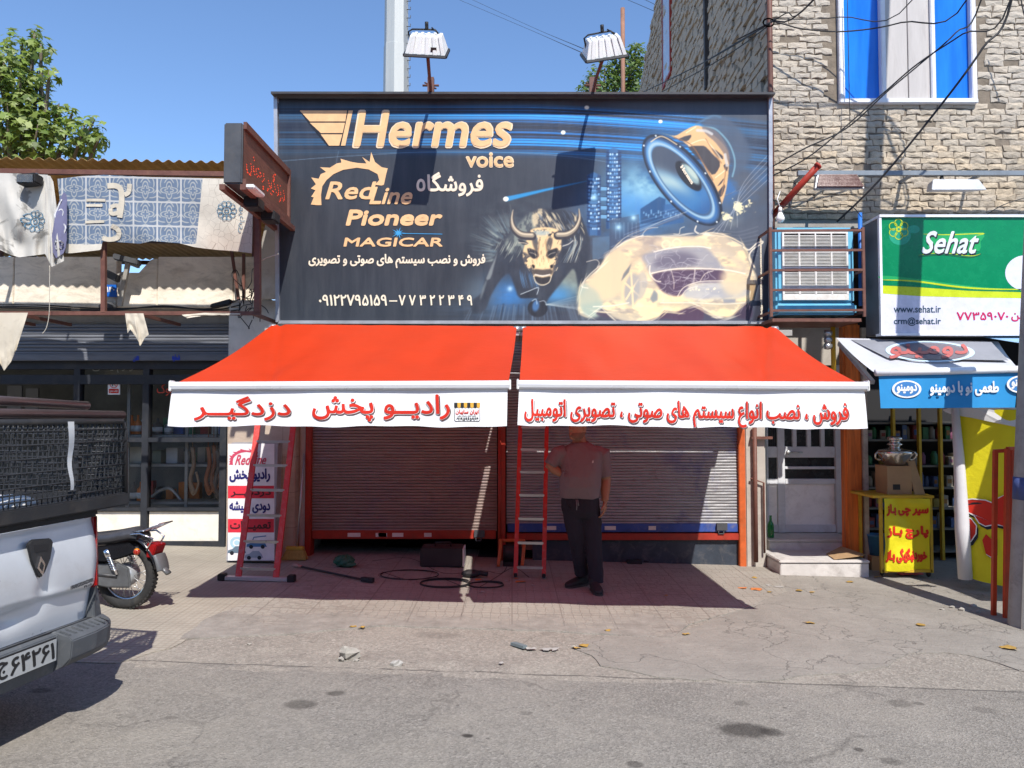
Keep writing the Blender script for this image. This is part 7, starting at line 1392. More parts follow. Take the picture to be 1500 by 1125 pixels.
for lab, a, c_, r, m_ in (('short dark steel pipe on top of the cargo cage, lying highest', (.0, -.10, 1.742), (1.3, .06, 1.775), .024, pipe_m), ('long brown steel pipe across the rear edge of the cargo cage', (-.12, .04, 1.688), (1.75, .0, 1.712), .024, pipe_m), ('blue black pipe lying just under the brown pipe on the cage', (.02, .0, 1.662 + .012), (1.7, -.05, 1.676), .018, pipe_b)):
    mb = MB(m_); mb.tube([T(a[0], a[1], a[2]), T(*c_)], r, 14); mb.mat(black); mb.lathe([(.0, 0), (r * .8, 0), (r * .8, .001)], T(*a), T(*a) - T(*c_), 12); tag(mb.build('loaded_pipe'), lab, 'pipe', 'steel pipes lying on the cargo cage')
mb = MB(cloth('white_rag_cloth', (.62, .63, .64), .3)); mb.grid(lambda s, t_: T(.34 - .045 * s * (1 - .5 * t_) - .02 * t_ + .005 * math.sin(t_ * 11), .068 + .008 * math.sin(t_ * 9), 1.655 - .36 * t_), 4, 22); tag(mb.build('rag_strip'), 'thin white rag strip tied to the front of the cargo cage', 'rag')
mb = MB(paint('blue_tarp', (.03, .22, .55), .5)); mb.mat(MC['blue_tarp']); mb.hexa([T(.62, -.35, 1.13), T(1.2, -.35, 1.13), T(1.2, -.02, 1.13), T(.62, -.02, 1.13), T(.62, -.33, 1.37), T(1.15, -.3, 1.40), T(1.1, -.05, 1.36), T(.66, -.05, 1.34)]); tag(mb.build('bundle', None, .03), 'blue plastic bundle lying inside the cargo cage', 'bundle')
mb = MB(paint('white_sack', (.6, .6, .58), .7)); mb.ball(T(.45, -.2, 1.22), .13, 14, 9, (1, 1.5, .45), .06); tag(mb.build('sack'), 'white sack lying inside the cargo cage', 'sack')

# ================================================================== MOTORCYCLE
RW = G(184, 892); fdir = V((-.975, .22, 0)).normalized(); sd = V((fdir.y, -fdir.x, 0)) * 1.0
if sd.y > 0: sd = -sd
def Mo(x, y, z): return V((RW.x, RW.y, gz(RW.x))) + fdir * x + sd * y + V((0, 0, z))
mo = thing('motorcycle', 'small black motorcycle with chrome fender parked behind the pickup tail', 'motorcycle', (RW.x, RW.y, gz(RW.x)))
tyre = paint('tyre_rubber', (.022, .022, .022), .8, var=.25, bump=.3, bscale=80, dirt=.4, dcol=(.12, .11, .095)); chrm = MC['chrome']; bkp = paint('black_gloss', (.012, .012, .014), .15, var=.1, coat=.6); seatm = paint('seat_plastic_wrap', (.045, .045, .05), .3, var=.3, bump=.6, bscale=18, coat=.3)
R0 = .285
for x in (0, 1.22):
    o = Mo(x, 0, R0); mb = MB(tyre); k = 40
    mb.tube([o + fdir * (R0 - .042) * math.cos(a) + V((0, 0, (R0 - .042) * math.sin(a))) for a in [2 * math.pi * i / k for i in range(k)]], .042, 10, True)
    for i in range(52):
        a = 2 * math.pi * i / 52; r_ = fdir * math.cos(a) + V((0, 0, math.sin(a))); tt = fdir * -math.sin(a) + V((0, 0, math.cos(a)))
        for s_ in (-1, 1): mb.obox(o + r_ * (R0 - .004 - (.004)) + sd * .017 * s_, r_ * .006, tt * .009, sd * .012)
    w = mb.build('wheel', mo); mb = MB(chrm); mb.tube([o + fdir * (R0 - .078) * math.cos(a) + V((0, 0, (R0 - .078) * math.sin(a))) for a in [2 * math.pi * i / 36 for i in range(36)]], .013, 8, True, 1.6); mb.build('rim', w)
    mb = MB(steel)
    for i in range(28): a = 2 * math.pi * i / 28; b_ = a + (.5 if i % 2 else -.5); s_ = .03 * (1 if i % 4 < 2 else -1); mb.tube([o + (fdir * math.cos(b_) + V((0, 0, math.sin(b_)))) * .06 + sd * s_, o + (fdir * math.cos(a) + V((0, 0, math.sin(a)))) * (R0 - .08)], .003, 4)
    mb.build('spokes', w)
    mb = MB(paint('hub_alloy', (.5, .52, .53), .4, .5, var=.12, dirt=.3)); mb.lathe([(.0, -.06), (.09, -.06), (.095, -.04), (.095, .05), (.07, .07), (.03, .075), (.02, .09), (0, .09)], o, sd, 24); mb.build('hub', w)
mb = MB(paint('dull_alloy', (.15, .155, .16), .45, .4, var=.2, dirt=.4)); mb.ext([Mo(x, .075, z) for x, z in [(-.12, .20), (-.1, .36), (0, .40), (.15, .38), (.45, .36), (.45, .24), (.1, .19)]], sd * .03); mb.build('chain_cover', mo, .012)
mb = MB(bkp)
def arcf(a0, a1, r, x0=0, n=16, w=.075):
    vs = []; 
    for i in range(n + 1):
        a = math.radians(a0 + (a1 - a0) * i / n); 
        for yy, k in ((-w, .975), (-w * .6, 1.02), (0, 1.035), (w * .6, 1.02), (w, .975)): vs.append(Mo(x0 + r * k * math.cos(a), yy, R0 + r * k * math.sin(a)))
    mb.add(vs, [(i * 5 + j, i * 5 + j + 1, i * 5 + j + 6, i * 5 + j + 5) for i in range(n) for j in range(4)], True)
arcf(35, 168, R0 + .055); mb.build('fender', mo, solid=.006)
mb = MB(MC['dull_alloy']); arcf(150, 172, R0 + .075); mb.tube([Mo(-.34, 0, .36), Mo(-.40, 0, .31)], .03, 8, flat=.5); mb.build('fender_tip', mo, solid=.006)
mb = MB(bkp); arcf(20, 150, R0 + .05, 1.22); mb.build('fender', mo, solid=.006)
mb = MB(seatm); rings = [(-.16, .60, .09, .05), (-.10, .625, .12, .06), (.08, .59, .13, .06), (.28, .565, .12, .06), (.45, .57, .09, .05), (.52, .58, .05, .03)]
vs = []
for x, z, w, h in rings:
    for j in range(12): a = 2 * math.pi * j / 12; vs.append(Mo(x, w * math.cos(a), z + h * math.sin(a)))
mb.add(vs, [(i * 12 + j, i * 12 + (j + 1) % 12, (i + 1) * 12 + (j + 1) % 12, (i + 1) * 12 + j) for i in range(len(rings) - 1) for j in range(12)] + [tuple(range(12)), tuple(range((len(rings) - 1) * 12, len(rings) * 12))], True); mb.build('seat', mo)
mb = MB(bkp)
for s_ in (-1, 1): mb.ext([Mo(x, s_ * .105, z) for x, z in [(-.22, .50), (-.12, .57), (.1, .54), (.38, .50), (.40, .42), (.1, .40), (-.05, .44)]], sd * .02 * s_)
mb.build('side_panel', mo, .012)
mb = MB(bkp); rings = [(.5, .60, .08, .06), (.6, .64, .13, .10), (.8, .68, .13, .11), (.95, .68, .08, .08), (1.0, .67, .03, .04)]; vs = []
for x, z, w, h in rings:
    for j in range(12): a = 2 * math.pi * j / 12; vs.append(Mo(x, w * math.cos(a), z + h * math.sin(a)))
mb.add(vs, [(i * 12 + j, i * 12 + (j + 1) % 12, (i + 1) * 12 + (j + 1) % 12, (i + 1) * 12 + j) for i in range(len(rings) - 1) for j in range(12)] + [tuple(range(12)), tuple(range((len(rings) - 1) * 12, len(rings) * 12))], True); mb.build('tank', mo)
mb = MB(blk); mb.tube([Mo(.45, 0, .3), Mo(.55, 0, .55), Mo(1.0, 0, .68)], .022, 8); mb.tube([Mo(.45, 0, .3), Mo(.8, 0, .25), Mo(.98, 0, .62)], .02, 8)
for s_ in (-1, 1): mb.tube([Mo(-.18, s_ * .09, .52), Mo(.3, s_ * .1, .5), Mo(.5, s_ * .08, .5)], .014, 8); mb.tube([Mo(.0, s_ * .095, R0), Mo(.45, s_ * .09, .3)], .018, 8)
mb.build('frame', mo)
mb = MB(MC['hub_alloy']); mb.obox(Mo(.62, 0, .32), fdir * .14, sd * .1, V((0, 0, .09))); mb.lathe([(.06, 0), (.07, .03), (.06, .06), (.07, .09), (.06, .12), (.05, .2)], Mo(.72, 0, .36), fdir * .3 + V((0, 0, .8)), 14); mb.build('engine', mo, .02)
for s_ in (-1, 1):
    a, c_ = Mo(.1, s_ * .11, .50), Mo(-.005, s_ * .11, R0 + .02); mb = MB(chrm); pts = []
    for i in range(90): f = i / 89; an = f * 2 * math.pi * 9; q = a.lerp(c_, .12 + .72 * f); pts.append(q + fdir * .024 * math.cos(an) + sd * .024 * math.sin(an))
    mb.tube(pts, .006, 5); mb.lathe([(.012, 0), (.012, (c_ - a).length)], a, c_ - a, 8); mb.lathe([(.03, 0), (.03, .06)], a, c_ - a, 12); mb.build('shock_absorber', mo)
mb = MB(m_red); mb.hexa([Mo(-.29, -.06, .44), Mo(-.29, .06, .44), Mo(-.23, .06, .44), Mo(-.23, -.06, .44), Mo(-.33, -.065, .545), Mo(-.33, .065, .545), Mo(-.24, .065, .56), Mo(-.24, -.065, .56)]); mb.mat(paint('orange_lamp', (.6, .2, .01), .2)); [mb.ball(Mo(-.2, s_ * .13, .50), .028, 10, 6) for s_ in (-1, 1)]; mb.build('tail_lamp', mo, .01)
mb = MB(chrm)
for y in (-.08, -.03, .03, .08): mb.tube([Mo(-.08, y, .645), Mo(-.22, y, .66), Mo(-.36, y, .72)], .006, 5)
for x, z in ((-.10, .645), (-.22, .66), (-.36, .72)): mb.tube([Mo(x, -.09, z), Mo(x, .09, z)], .006, 5)
mb.tube([Mo(-.02, -.1, .62), Mo(-.2, -.1, .64), Mo(-.3, -.07, .60), Mo(-.24, -.07, .50)], .008, 6); mb.tube([Mo(-.02, .1, .62), Mo(-.2, .1, .64), Mo(-.3, .07, .60), Mo(-.24, .07, .50)], .008, 6); mb.build('rack', mo)
mb = MB(chrm)
for s_ in (-1, 1): mb.tube([Mo(1.22, s_ * .075, R0), Mo(1.0, s_ * .075, .8)], .018, 8)
mb.tube([Mo(.88, -.34, .9), Mo(.98, -.15, .88), Mo(1.0, 0, .84), Mo(.98, .15, .88), Mo(.88, .34, .9)], .012, 8); mb.lathe([(.03, 0), (.08, .06), (.09, .09), (0, .1)], Mo(1.02, 0, .74), fdir, 16); mb.build('fork', mo)
mb = MB(steel); mb.tube([Mo(.45, .12, .28), Mo(.42, .25, .02)], .012, 6); mb.build('kickstand', mo)
# ================================================================== LADDERS
def ladder(label, a0, a1, b0, b1, n, foot=True, tube_r=.02):
    root = thing('ladder', label, 'ladder', (a0 + b0) / 2, 'red ladders leaning under the awnings'); sx = (b0 - a0).normalized()
    rail_m = paint('worn_red_rail', (.52, .035, .025), .45, var=.15, dirt=.25, dcol=(.4, .38, .36), dscale=14)
    for p, q in ((a0, a1), (b0, b1)): mb = MB(rail_m); mb.bar(p, q, .028, .058 if foot else .044, up=sx); mb.build('rail', root, .003)
    for i in range(n):
        f = (i + .35) / (n + .1); p, q = a0.lerp(a1, f), b0.lerp(b1, f); mb = MB(steel); mb.bar(p + sx * .012, q - sx * .012, .034, .026, up=(0, 0, 1)); mb.build('rung', root)
    if foot:
        mb = MB(paint('pale_alloy', (.52, .50, .50), .4, .4, var=.1)); e = sx * .14; mb.bar(a0 - e, b0 + e * 1.0, .07, .035); mb.build('stabiliser', root, .004)
        for p in (a0 - e * 1.1, b0 + e * 1.1): mb = MB(black); mb.obox(p + V((0, 0, .008)), sx * .035, V((0, .045, 0)), V((0, 0, .035))); mb.build('rubber_foot', root, .008)
    else:
        for p in (a0, b0): mb = MB(black); mb.obox(p + V((0, 0, .012)), V((.018, 0, 0)), V((0, .035, 0)), V((0, 0, .02))); mb.build('rubber_foot', root, .005)
    return root
g = lambda u, v, Y: V((W(u, v, Y).x, Y, gz(W(u, v, Y).x) + .03))
a0, b0 = g(349, 846, 7.5), g(404, 846, 7.5)
ladder('wider red ladder on a pale foot bar before the standing lightbox', a0, W(390, 525, 8.55), b0, W(441, 525, 8.55), 9)
a0, b0 = g(755, 842, 7.92), g(796.5, 844, 7.92)
ladder('narrow red ladder with pale rungs beside the standing man', a0, W(765, 540, 8.6), b0, W(802.5, 540, 8.6), 9, False)

# ================================================================== STANDING LIGHTBOX by the pillar
YL = 8.32; lx = thing('standing_sign', 'tall narrow white lightbox with red and navy lettering leaning at the pillar', 'sign', (W(368, 822, YL).x, YL, W(1, 822, YL).z))
l0, l1, lz0, lz1 = W(333, 700, YL).x, W(403, 700, YL).x, W(1, 822, YL).z, W(1, 649, YL).z; lean = .10
LP = Pl((l0, YL - .002, lz0), (1, 0, 0), (0, lean, lz1 - lz0))
mb = MB(paint('grey_lightbox_side', (.30, .30, .32), .5)); mb.hexa([(l0, YL, lz0), (l1, YL, lz0), (l1, YL + .15, lz0), (l0, YL + .15, lz0), (l0, YL + lean, lz1), (l1, YL + lean, lz1), (l1, YL + .15 + lean, lz1), (l0, YL + .15 + lean, lz1)]); mb.build('casing', lx, .005)
wsh = prn('lightbox_white', (.68, .67, .68), .35); rdb = prn('lightbox_red', (.58, .03, .05), .35); nvy = prn('lightbox_navy', (.02, .02, .14), .35); ink = prn('lightbox_ink', (.06, .015, .02), .35); rose = prn('lightbox_rose', (.50, .06, .11), .35)
mb = MB(wsh); shape(mb, LP, [(334, 821), (402, 821), (402, 650), (334, 650)], .001); mb.mat(rdb); shape(mb, LP, [(334, 711.5), (401.5, 711.5), (401.5, 730), (334, 730)], .002); shape(mb, LP, [(334, 760), (401.5, 760), (401.5, 780), (334, 780)], .002); fc = mb.build('face', lx)
mb = MB(rose); fl_ = [(205, 548), (178, 545), (192, 512), (180, 508), (200, 478), (178, 470), (202, 450), (180, 418), (215, 424), (225, 402), (250, 392), (222, 370), (268, 372), (300, 352), (322, 348), (318, 330), (370, 345), (400, 350), (440, 352), (420, 322), (455, 345), (462, 298), (480, 345), (512, 370), (540, 375), (533, 400), (522, 452), (510, 456), (480, 452), (500, 430), (492, 402), (450, 380), (395, 372), (330, 382), (285, 402), (252, 430), (232, 460), (226, 500), (228, 548)]
shape(mb, LP, [(335.5 + (x - 178) * .118, 654 + (y - 298) * .108) for x, y in fl_], .003); text(mb, LP, 'RedLine', (344, 666, 393, 681), .004, .025, .3); mb.build('flame_emblem', fc)
for s_, bx, mm in (('رادیو پخش', (336, 686, 396, 708), nvy), ('دزدگیــر', (338, 714, 397, 728), ink), ('دودی شیشه', (336, 734, 396, 752), nvy), ('تعمیــرات', (337, 763, 397, 778), ink)): mb = MB(mm); text(mb, LP, fa(s_), bx, .003, .035); mb.build('lettering', fc)
mb = MB(prn('pale_blue_gear', (.35, .52, .60))); ell(mb, LP, 347, 795, 10, 9, 0, .002, 20, inner=.6); ell(mb, LP, 347, 795, 4, 3.6, 0, .002, 14)
for cx, cy, k, cc in ((376, 797, 1.0, (.05, .16, .34)), (347, 806, .9, (.10, .15, .20)), (372, 813, .9, (.30, .36, .42))):
    mb.mat(prn('car_picture_%d' % cx, cc)); shape(mb, LP, [(cx - 15 * k, cy + 4), (cx - 14 * k, cy), (cx - 7 * k, cy - 2), (cx - 2 * k, cy - 6), (cx + 8 * k, cy - 6), (cx + 13 * k, cy - 1), (cx + 15 * k, cy + 4)], .003); mb.mat(navy); ell(mb, LP, cx - 8 * k, cy + 4, 3, 3, 0, .004, 12); ell(mb, LP, cx + 9 * k, cy + 4, 3, 3, 0, .004, 12)
stroke(mb.mat(prn('car_picture_376', (.05, .16, .34))), LP, [(368, 797), (372, 787), (390, 785)], 1.5, .004, 0); mb.build('car_picture', fc)

# ================================================================== THE MAN
def blob(mb, name, parent, vox, smooth=4, m=None, fold=0):
    o = mb.build(name); md = o.modifiers.new('r', 'REMESH'); md.mode = 'VOXEL'; md.voxel_size = vox; md.use_smooth_shade = True
    ms_ = o.modifiers.new('s', 'SMOOTH'); ms_.factor = .5; ms_.iterations = smooth
    bpy.context.view_layer.update(); me = bpy.data.meshes.new_from_object(o.evaluated_get(bpy.context.evaluated_depsgraph_get())); me.materials.clear(); me.materials.append(m)
    for p in me.polygons: p.use_smooth = True
    bpy.data.objects.remove(o); o0 = rootloc(parent)
    for v in me.vertices:
        if fold: q = v.co; v.co += v.normal * fold * (mnoise.noise((q.x * 9, q.y * 9, q.z * 5 + q.x * 6)) + .6 * mnoise.noise((q.x * 17 + q.z * 9, q.y * 17, q.z * 13)))
        v.co -= o0
    n = bpy.data.objects.new(name, me); C.objects.link(n); n.parent = parent; return n
def loft(mb, rings, n=20):                         # rings: centre, half width vector, half depth vector
    vs = []
    for c, a, b in rings:
        for j in range(n): an = 2 * math.pi * j / n; ca, sa = math.cos(an), math.sin(an); vs.append(V(c) + V(a) * (abs(ca) ** .85 * (1 if ca > 0 else -1)) + V(b) * (abs(sa) ** .85 * (1 if sa > 0 else -1)))
    k = len(rings); mb.add(vs, [(i * n + j, i * n + (j + 1) % n, (i + 1) * n + (j + 1) % n, (i + 1) * n + j) for i in range(k - 1) for j in range(n)] + [tuple(range(n))[::-1], tuple((k - 1) * n + j for j in range(n))], True)
YMn = 7.5
H_ = lambda u, v, dy=0.0: W(u, v, YMn) + V((0, dy, 0))
man = thing('person', 'man in grey polo shirt and dark trousers, hand on hip under the right awning', 'person', (H_(858, 860).x, YMn, gz(.75)))
skin = paint('skin', (.33, .155, .09), .55, var=.06, bump=.05); 
# turned slightly to the picture's left
yaw = math.radians(-14); ux_ = V((math.cos(yaw), math.sin(yaw), 0)); uy_ = V((-math.sin(yaw), math.cos(yaw), 0))
mb = MB(skin)
def head(mb, c, face):
    f = face.normalized(); r = f.cross(V((0, 0, 1))).normalized() * -1; up = V((0, 0, 1)); P = lambda x, y, z: c + r * x + f * y + up * z
    loft(mb, [(P(0, .005, -.125), r * .03, f * .03), (P(0, .02, -.115), r * .05, f * .065), (P(0, .012, -.085), r * .062, f * .085), (P(0, .0, -.04), r * .070, f * .092), (P(0, -.005, .01), r * .075, f * .098), (P(0, -.01, .05), r * .076, f * .099), (P(0, -.015, .085), r * .066, f * .086), (P(0, -.018, .11), r * .04, f * .055), (P(0, -.018, .12), r * .012, f * .02)], 24)
    loft(mb, [(P(0, .088, .02), r * .008, f * .01), (P(0, .098, -.01), r * .012, f * .016), (P(0, .106, -.028), r * .018, f * .02), (P(0, .096, -.04), r * .014, f * .012)], 10)
    for s_ in (-1, 1): mb.ball(P(s_ * .078, -.005, -.012), .03, 10, 8, (.35, .6, 1.1)); mb.ball(P(s_ * .03, .085, .028), .016, 8, 6, (1.6, .8, .6))
    mb.ball(P(0, .088, -.066), .02, 10, 6, (1.5, .6, .35)); mb.ball(P(0, .088, -.078), .018, 10, 6, (1.3, .6, .4)); mb.ball(P(0, .07, -.105), .028, 10, 8, (1.2, .9, .8)); return P
hc = H_(846, 624, -.03); hp_ = head(mb, hc, V((-.72, -.69, -.08)))
nb = H_(850, 652, .02); mb.tube([nb + V((0, .02, -.03)), nb.lerp(hc, .5) + V((0, .02, 0)), hc + V((.012, .02, -.04))], [.075, .062, .06], 14)
def hand(mb, w, d, side, n, curl):
    """w wrist, d pointing direction, side = thumb side, n = palm normal"""
    d = d.normalized(); side = side.normalized(); n = n.normalized()
    loft(mb, [(w, side * .026, n * .019), (w + d * .03, side * .034, n * .018), (w + d * .07, side * .042, n * .016), (w + d * .095, side * .041, n * .013)], 12)
    for k, (o, l) in enumerate(((.031, .072), (.011, .082), (-.010, .076), (-.030, .058))):
        a = w + d * .088 + side * o; b1 = a + d * l * .42 + n * curl * .01; b2 = b1 + d * l * .33 + n * curl * .02; b3 = b2 + d * l * .22 + n * curl * .022; mb.tube([a, b1, b2, b3], [.0095, .009, .008, .0065], 8); mb.ball(b3, .0066, 8, 5)
    a = w + d * .03 + side * .03; b1 = a + side * .022 + d * .03 + n * .008; b2 = b1 + side * .006 + d * .03 + n * .008; mb.tube([a, b1, b2], [.013, .0105, .008], 8); mb.ball(b2, .008, 8, 5)
# arm on the picture's right, hanging
sR, eR, wR = H_(882, 665, .0), H_(887.5, 703, .03), H_(885.5, 733, -.04)
mb.tube([sR, sR.lerp(eR, .5), eR, eR.lerp(wR, .35), wR], [.062, .060, .052, .050, .034], 14); hand(mb, wR, V((-.05, -.10, -1)), V((-.35, -.9, 0)), V((-1, .3, 0)), 1)
# arm on the picture's left, hand on hip
sL, eL, wL = H_(818, 664, .0), H_(805.5, 672.5, -.03) + V((0, 0, -.07)), H_(822, 694, -.03)
mb.tube([sL, sL.lerp(eL, .5), eL, eL.lerp(wL, .4), wL], [.06, .058, .051, .047, .034], 14); hand(mb, wL, V((.45, .45, -.75)), V((.2, -.6, .3)), V((1, .25, .1)), 1)
for hx_, kx, ax, tx in ((H_(863, 740), H_(868, 797, -.03), H_(873, 848, -.06), None), (H_(839, 740), H_(846, 797, .02), H_(852, 842, .08), None)): mb.tube([hx_, kx, ax], [.08, .055, .042], 12)
loft(mb, [(H_(850, 745), ux_ * .15, uy_ * .10), (H_(850, 700), ux_ * .16, uy_ * .11), (H_(850, 665), ux_ * .18, uy_ * .09), (nb, ux_ * .07, uy_ * .06)])
blob(mb, 'body', man, .0055, 3, skin)
# polo shirt
shirt_m = paint('grey_polo_cloth', (.185, .142, .152), .85, var=.08, scale=6, bump=.25, bscale=9)
mb = MB(shirt_m)
loft(mb, [(H_(849.5, 729), ux_ * .196, uy_ * .150), (H_(849.5, 724), ux_ * .199, uy_ * .156), (H_(849.5, 712, -.012), ux_ * .202, uy_ * .168), (H_(849.5, 697, -.012), ux_ * .201, uy_ * .168), (H_(850, 682, -.004), ux_ * .203, uy_ * .15), (H_(850.5, 670), ux_ * .212, uy_ * .132), (H_(850.5, 661), ux_ * .206, uy_ * .11), (H_(850, 654), ux_ * .145, uy_ * .092), (H_(849.5, 648, .01), ux_ * .082, uy_ * .08)], 28)
mb.tube([H_(872, 663), sR + V((.004, 0, 0)), sR.lerp(eR, .45), sR.lerp(eR, .86)], [.07, .079, .074, .072], 16); mb.tube([H_(828, 662), sL + V((-.002, 0, 0)), sL.lerp(eL, .5), sL.lerp(eL, .92)], [.07, .077, .072, .070], 16)
blob(mb, 'shirt', man, .008, 4, shirt_m, .009)
mb = MB(shirt_m); mb.tube([nb + ux_ * .078 * math.cos(a) + uy_ * .075 * math.sin(a) + V((0, 0, .014 + .022 * math.sin(a))) for a in [2 * math.pi * i / 24 for i in range(24)]], .014, 8, True); mb.build('collar', man)
mb = MB(prn('shirt_emblem_white', (.5, .45, .45))); p = H_(866, 675, -.155); mb.obox(p, (.007, .0, 0), (0, .003, 0), (.002, 0, .011)); mb.build('chest_emblem', man)
# trousers, drawstring, shoes
tro = paint('dark_trouser_cloth', (.020, .017, .026), .9, var=.25, scale=6, bump=.4, bscale=7)
mb = MB(tro)
loft(mb, [(H_(850, 722), ux_ * .180, uy_ * .14), (H_(850, 735), ux_ * .188, uy_ * .142), (H_(850, 748), ux_ * .182, uy_ * .135), (H_(850, 757), ux_ * .14, uy_ * .11)])
for pts, rr in (([H_(863, 745), H_(866, 768, -.01), H_(868.5, 797, -.03), H_(871, 825, -.04), H_(873, 852, -.06)], [.104, .098, .080, .076, .072]), ([H_(838, 745), H_(842, 768), H_(847, 797, .02), H_(850, 822, .05), H_(853, 844, .09)], [.104, .096, .078, .074, .070])): mb.tube(pts, rr, 16)
blob(mb, 'trousers', man, .009, 4, tro, .010)
mb = MB(prn('cord_grey', (.14, .13, .14))); mb.tube([H_(842, 729, -.165), H_(843, 737, -.17), H_(842.5, 744, -.165)], .005, 6); mb.tube([H_(844, 729, -.165), H_(845.5, 738, -.17)], .005, 6); mb.build('drawstring', man)
shm = paint('dark_shoe', (.025, .022, .024), .6, var=.3)
for (u, v, Y, dx, dy) in ((873, 862, 7.36, .02, -.15), (846, 853, 7.60, -.13, -.10)):
    p = W(u, v, Y); z = gz(p.x) + .010; d = V((dx, dy, 0)).normalized(); sx = V((-d.y, d.x, 0)); P = lambda a, s_, h: V((p.x, Y, z)) + d * a + sx * s_ + V((0, 0, h)); mb = MB(shm)
    loft(mb, [(P(-.135, 0, .045), sx * .028, V((0, 0, .03))), (P(-.12, 0, .05), sx * .036, V((0, 0, .045))), (P(-.06, 0, .055), sx * .042, V((0, 0, .052))), (P(.0, 0, .05), sx * .045, V((0, 0, .046))), (P(.07, 0, .04), sx * .05, V((0, 0, .036))), (P(.13, 0, .032), sx * .042, V((0, 0, .026))), (P(.155, 0, .03), sx * .02, V((0, 0, .015)))], 14); mb.tube([P(-.075, 0, .06), P(-.07, 0, .13)], [.05, .052], 12); o = blob(mb, 'shoe', man, .007, 3, shm)
    mb = MB(paint('shoe_sole', (.07, .065, .062), .8)); mb.ext([P(a, s_, .001) for a, s_ in ((-.14, .02), (-.1, .04), (0, .047), (.08, .052), (.14, .035), (.158, 0), (.14, -.035), (.08, -.052), (0, -.047), (-.1, -.04), (-.14, -.02))], (0, 0, .018)); mb.build('sole', o, .004)
hair = paint('dark_hair', (.018, .014, .012), .7, var=.3, bump=.5, bscale=60)
mb = MB(hair); f = V((-.72, -.69, 0)).normalized(); r = f.cross(V((0, 0, 1))) * -1
loft(mb, [(hp_(0, -.04, .0), r * .078, f * .068), (hp_(0, -.03, .04), r * .081, f * .085), (hp_(0, -.018, .075), r * .076, f * .096), (hp_(0, -.018, .105), r * .056, f * .072), (hp_(0, -.018, .128), r * .02, f * .03)], 20); blob(mb, 'hair', man, .007, 2, hair)
mb = MB(paint('stubble_beard', (.17, .088, .06), .9, var=.3, bump=.5, bscale=90)); loft(mb, [(hp_(0, .018, -.128), r * .03, f * .04), (hp_(0, .022, -.117), r * .052, f * .070), (hp_(0, .016, -.088), r * .0645, f * .087), (hp_(0, .002, -.06), r * .069, f * .0905)], 20); blob(mb, 'beard', man, .006, 2, MC['stubble_beard'])

# ================================================================== TOOLS AND LITTER on the pavement
def gp(u, v, h=0.0): p = G(u, v, .008); return V((p.x, p.y, gz(p.x) + .0085 + h))
p = gp(432, 820); br = thing('broom', 'broom with yellow bristles leaning on the shop corner', 'broom', p)
mb = MB(paint('straw_bristle', (.42, .30, .08), .9, var=.35, scale=8, stretch=(30, 30, 1), bump=.6)); mb.hexa([p + V((-.15, -.05, 0)), p + V((.14, -.05, 0)), p + V((.14, .06, 0)), p + V((-.15, .06, 0)), p + V((-.09, -.03, .12)), p + V((.10, -.03, .12)), p + V((.1, .04, .12)), p + V((-.09, .04, .12))]); mb.build('brush', br, .012)
mb = MB(paint('yellow_plastic', (.55, .38, .05), .5)); mb.obox(p + V((.0, 0, .13)), (.10, 0, 0), (0, .035, 0), (0, 0, .018)); mb.build('brush_block', br, .01)
mb = MB(steel); mb.tube([p + V((.02, 0, .13)), W(446, 664, 8.78)], .011, 8); mb.build('handle', br)
p = gp(504, 830, .0); mb = MB(paint('dark_green_bag', (.02, .09, .055), .4, var=.4, bump=.5, bscale=15)); mb.ball(p + V((0, 0, .06)), .11, 16, 9, (1, .8, .62), .10); mb.ball(p + V((.05, -.03, .03)), .07, 12, 7, (1.2, .8, .5), .1); tag(mb.build('plastic_bag'), 'crumpled dark green bag on the shaded tiles', 'bag')
mb = MB(blk); a, c_ = gp(432, 831, .02), gp(536, 853, .02); mb.tube([a, c_], .011, 8); mb.obox(c_ + V((.02, -.02, .01)), (.06, -.03, 0), (.01, .02, 0), (0, 0, .02)); mb.mat(prn('pink_grip', (.45, .25, .2))); mb.tube([a + (a - c_) * .02, a + (c_ - a) * .1], .016, 8); tag(mb.build('winding_rod'), 'long thin black crank rod lying on the shaded tiles', 'rod')
p = gp(615, 831); q = gp(684, 832); tb_ = thing('tool_case', 'black open tool case with pale end lying under the left shutter', 'case', p)
mb = MB(paint('dark_case', (.03, .026, .028), .5, var=.3)); mb.box(p.x, p.y, p.z, q.x - .05, p.y + .32, p.z + .2); mb.build('body', tb_, .012); mb = MB(white); mb.box(q.x - .048, p.y + .02, p.z, q.x - .03, p.y + .3, p.z + .19); mb.build('end_panel', tb_); mb = MB(black); mb.tube([(p.x + .15, p.y + .16, p.z + .2), (p.x + .15, p.y + .16, p.z + .24), (p.x + .32, p.y + .16, p.z + .24), (p.x + .32, p.y + .16, p.z + .2)], .01, 6); mb.build('handle', tb_)
mb = MB(black); r1 = random.Random(12); c0_ = gp(655, 852)
def coil(cx, cy, r, turns, ph):
    pts = []
    for i in range(int(turns * 26)): a = ph + i / 26 * 6.283; k = r * (1 + .12 * mnoise.noise((i * .05, cx, 3))); pts.append(V((cx + k * math.cos(a), cy + k * .75 * math.sin(a), gz(cx) + .016 + .006 * (i // 26) + .004 * mnoise.noise((i * .2, 1, 1)))))
    return pts
def cable(lab, pts, r=.005, m_=None):
    mb = MB(m_ or black); mb.tube(cr(pts, 5), r, 6); tag(mb.build('cable'), lab, 'cable', 'cables lying on the pavement')
def coilc(lab, p, r, n): mb = MB(black); mb.tube(coil(p.x, p.y, r, n, .4), .0048, 6); tag(mb.build('cable'), lab, 'cable', 'cables lying on the pavement')
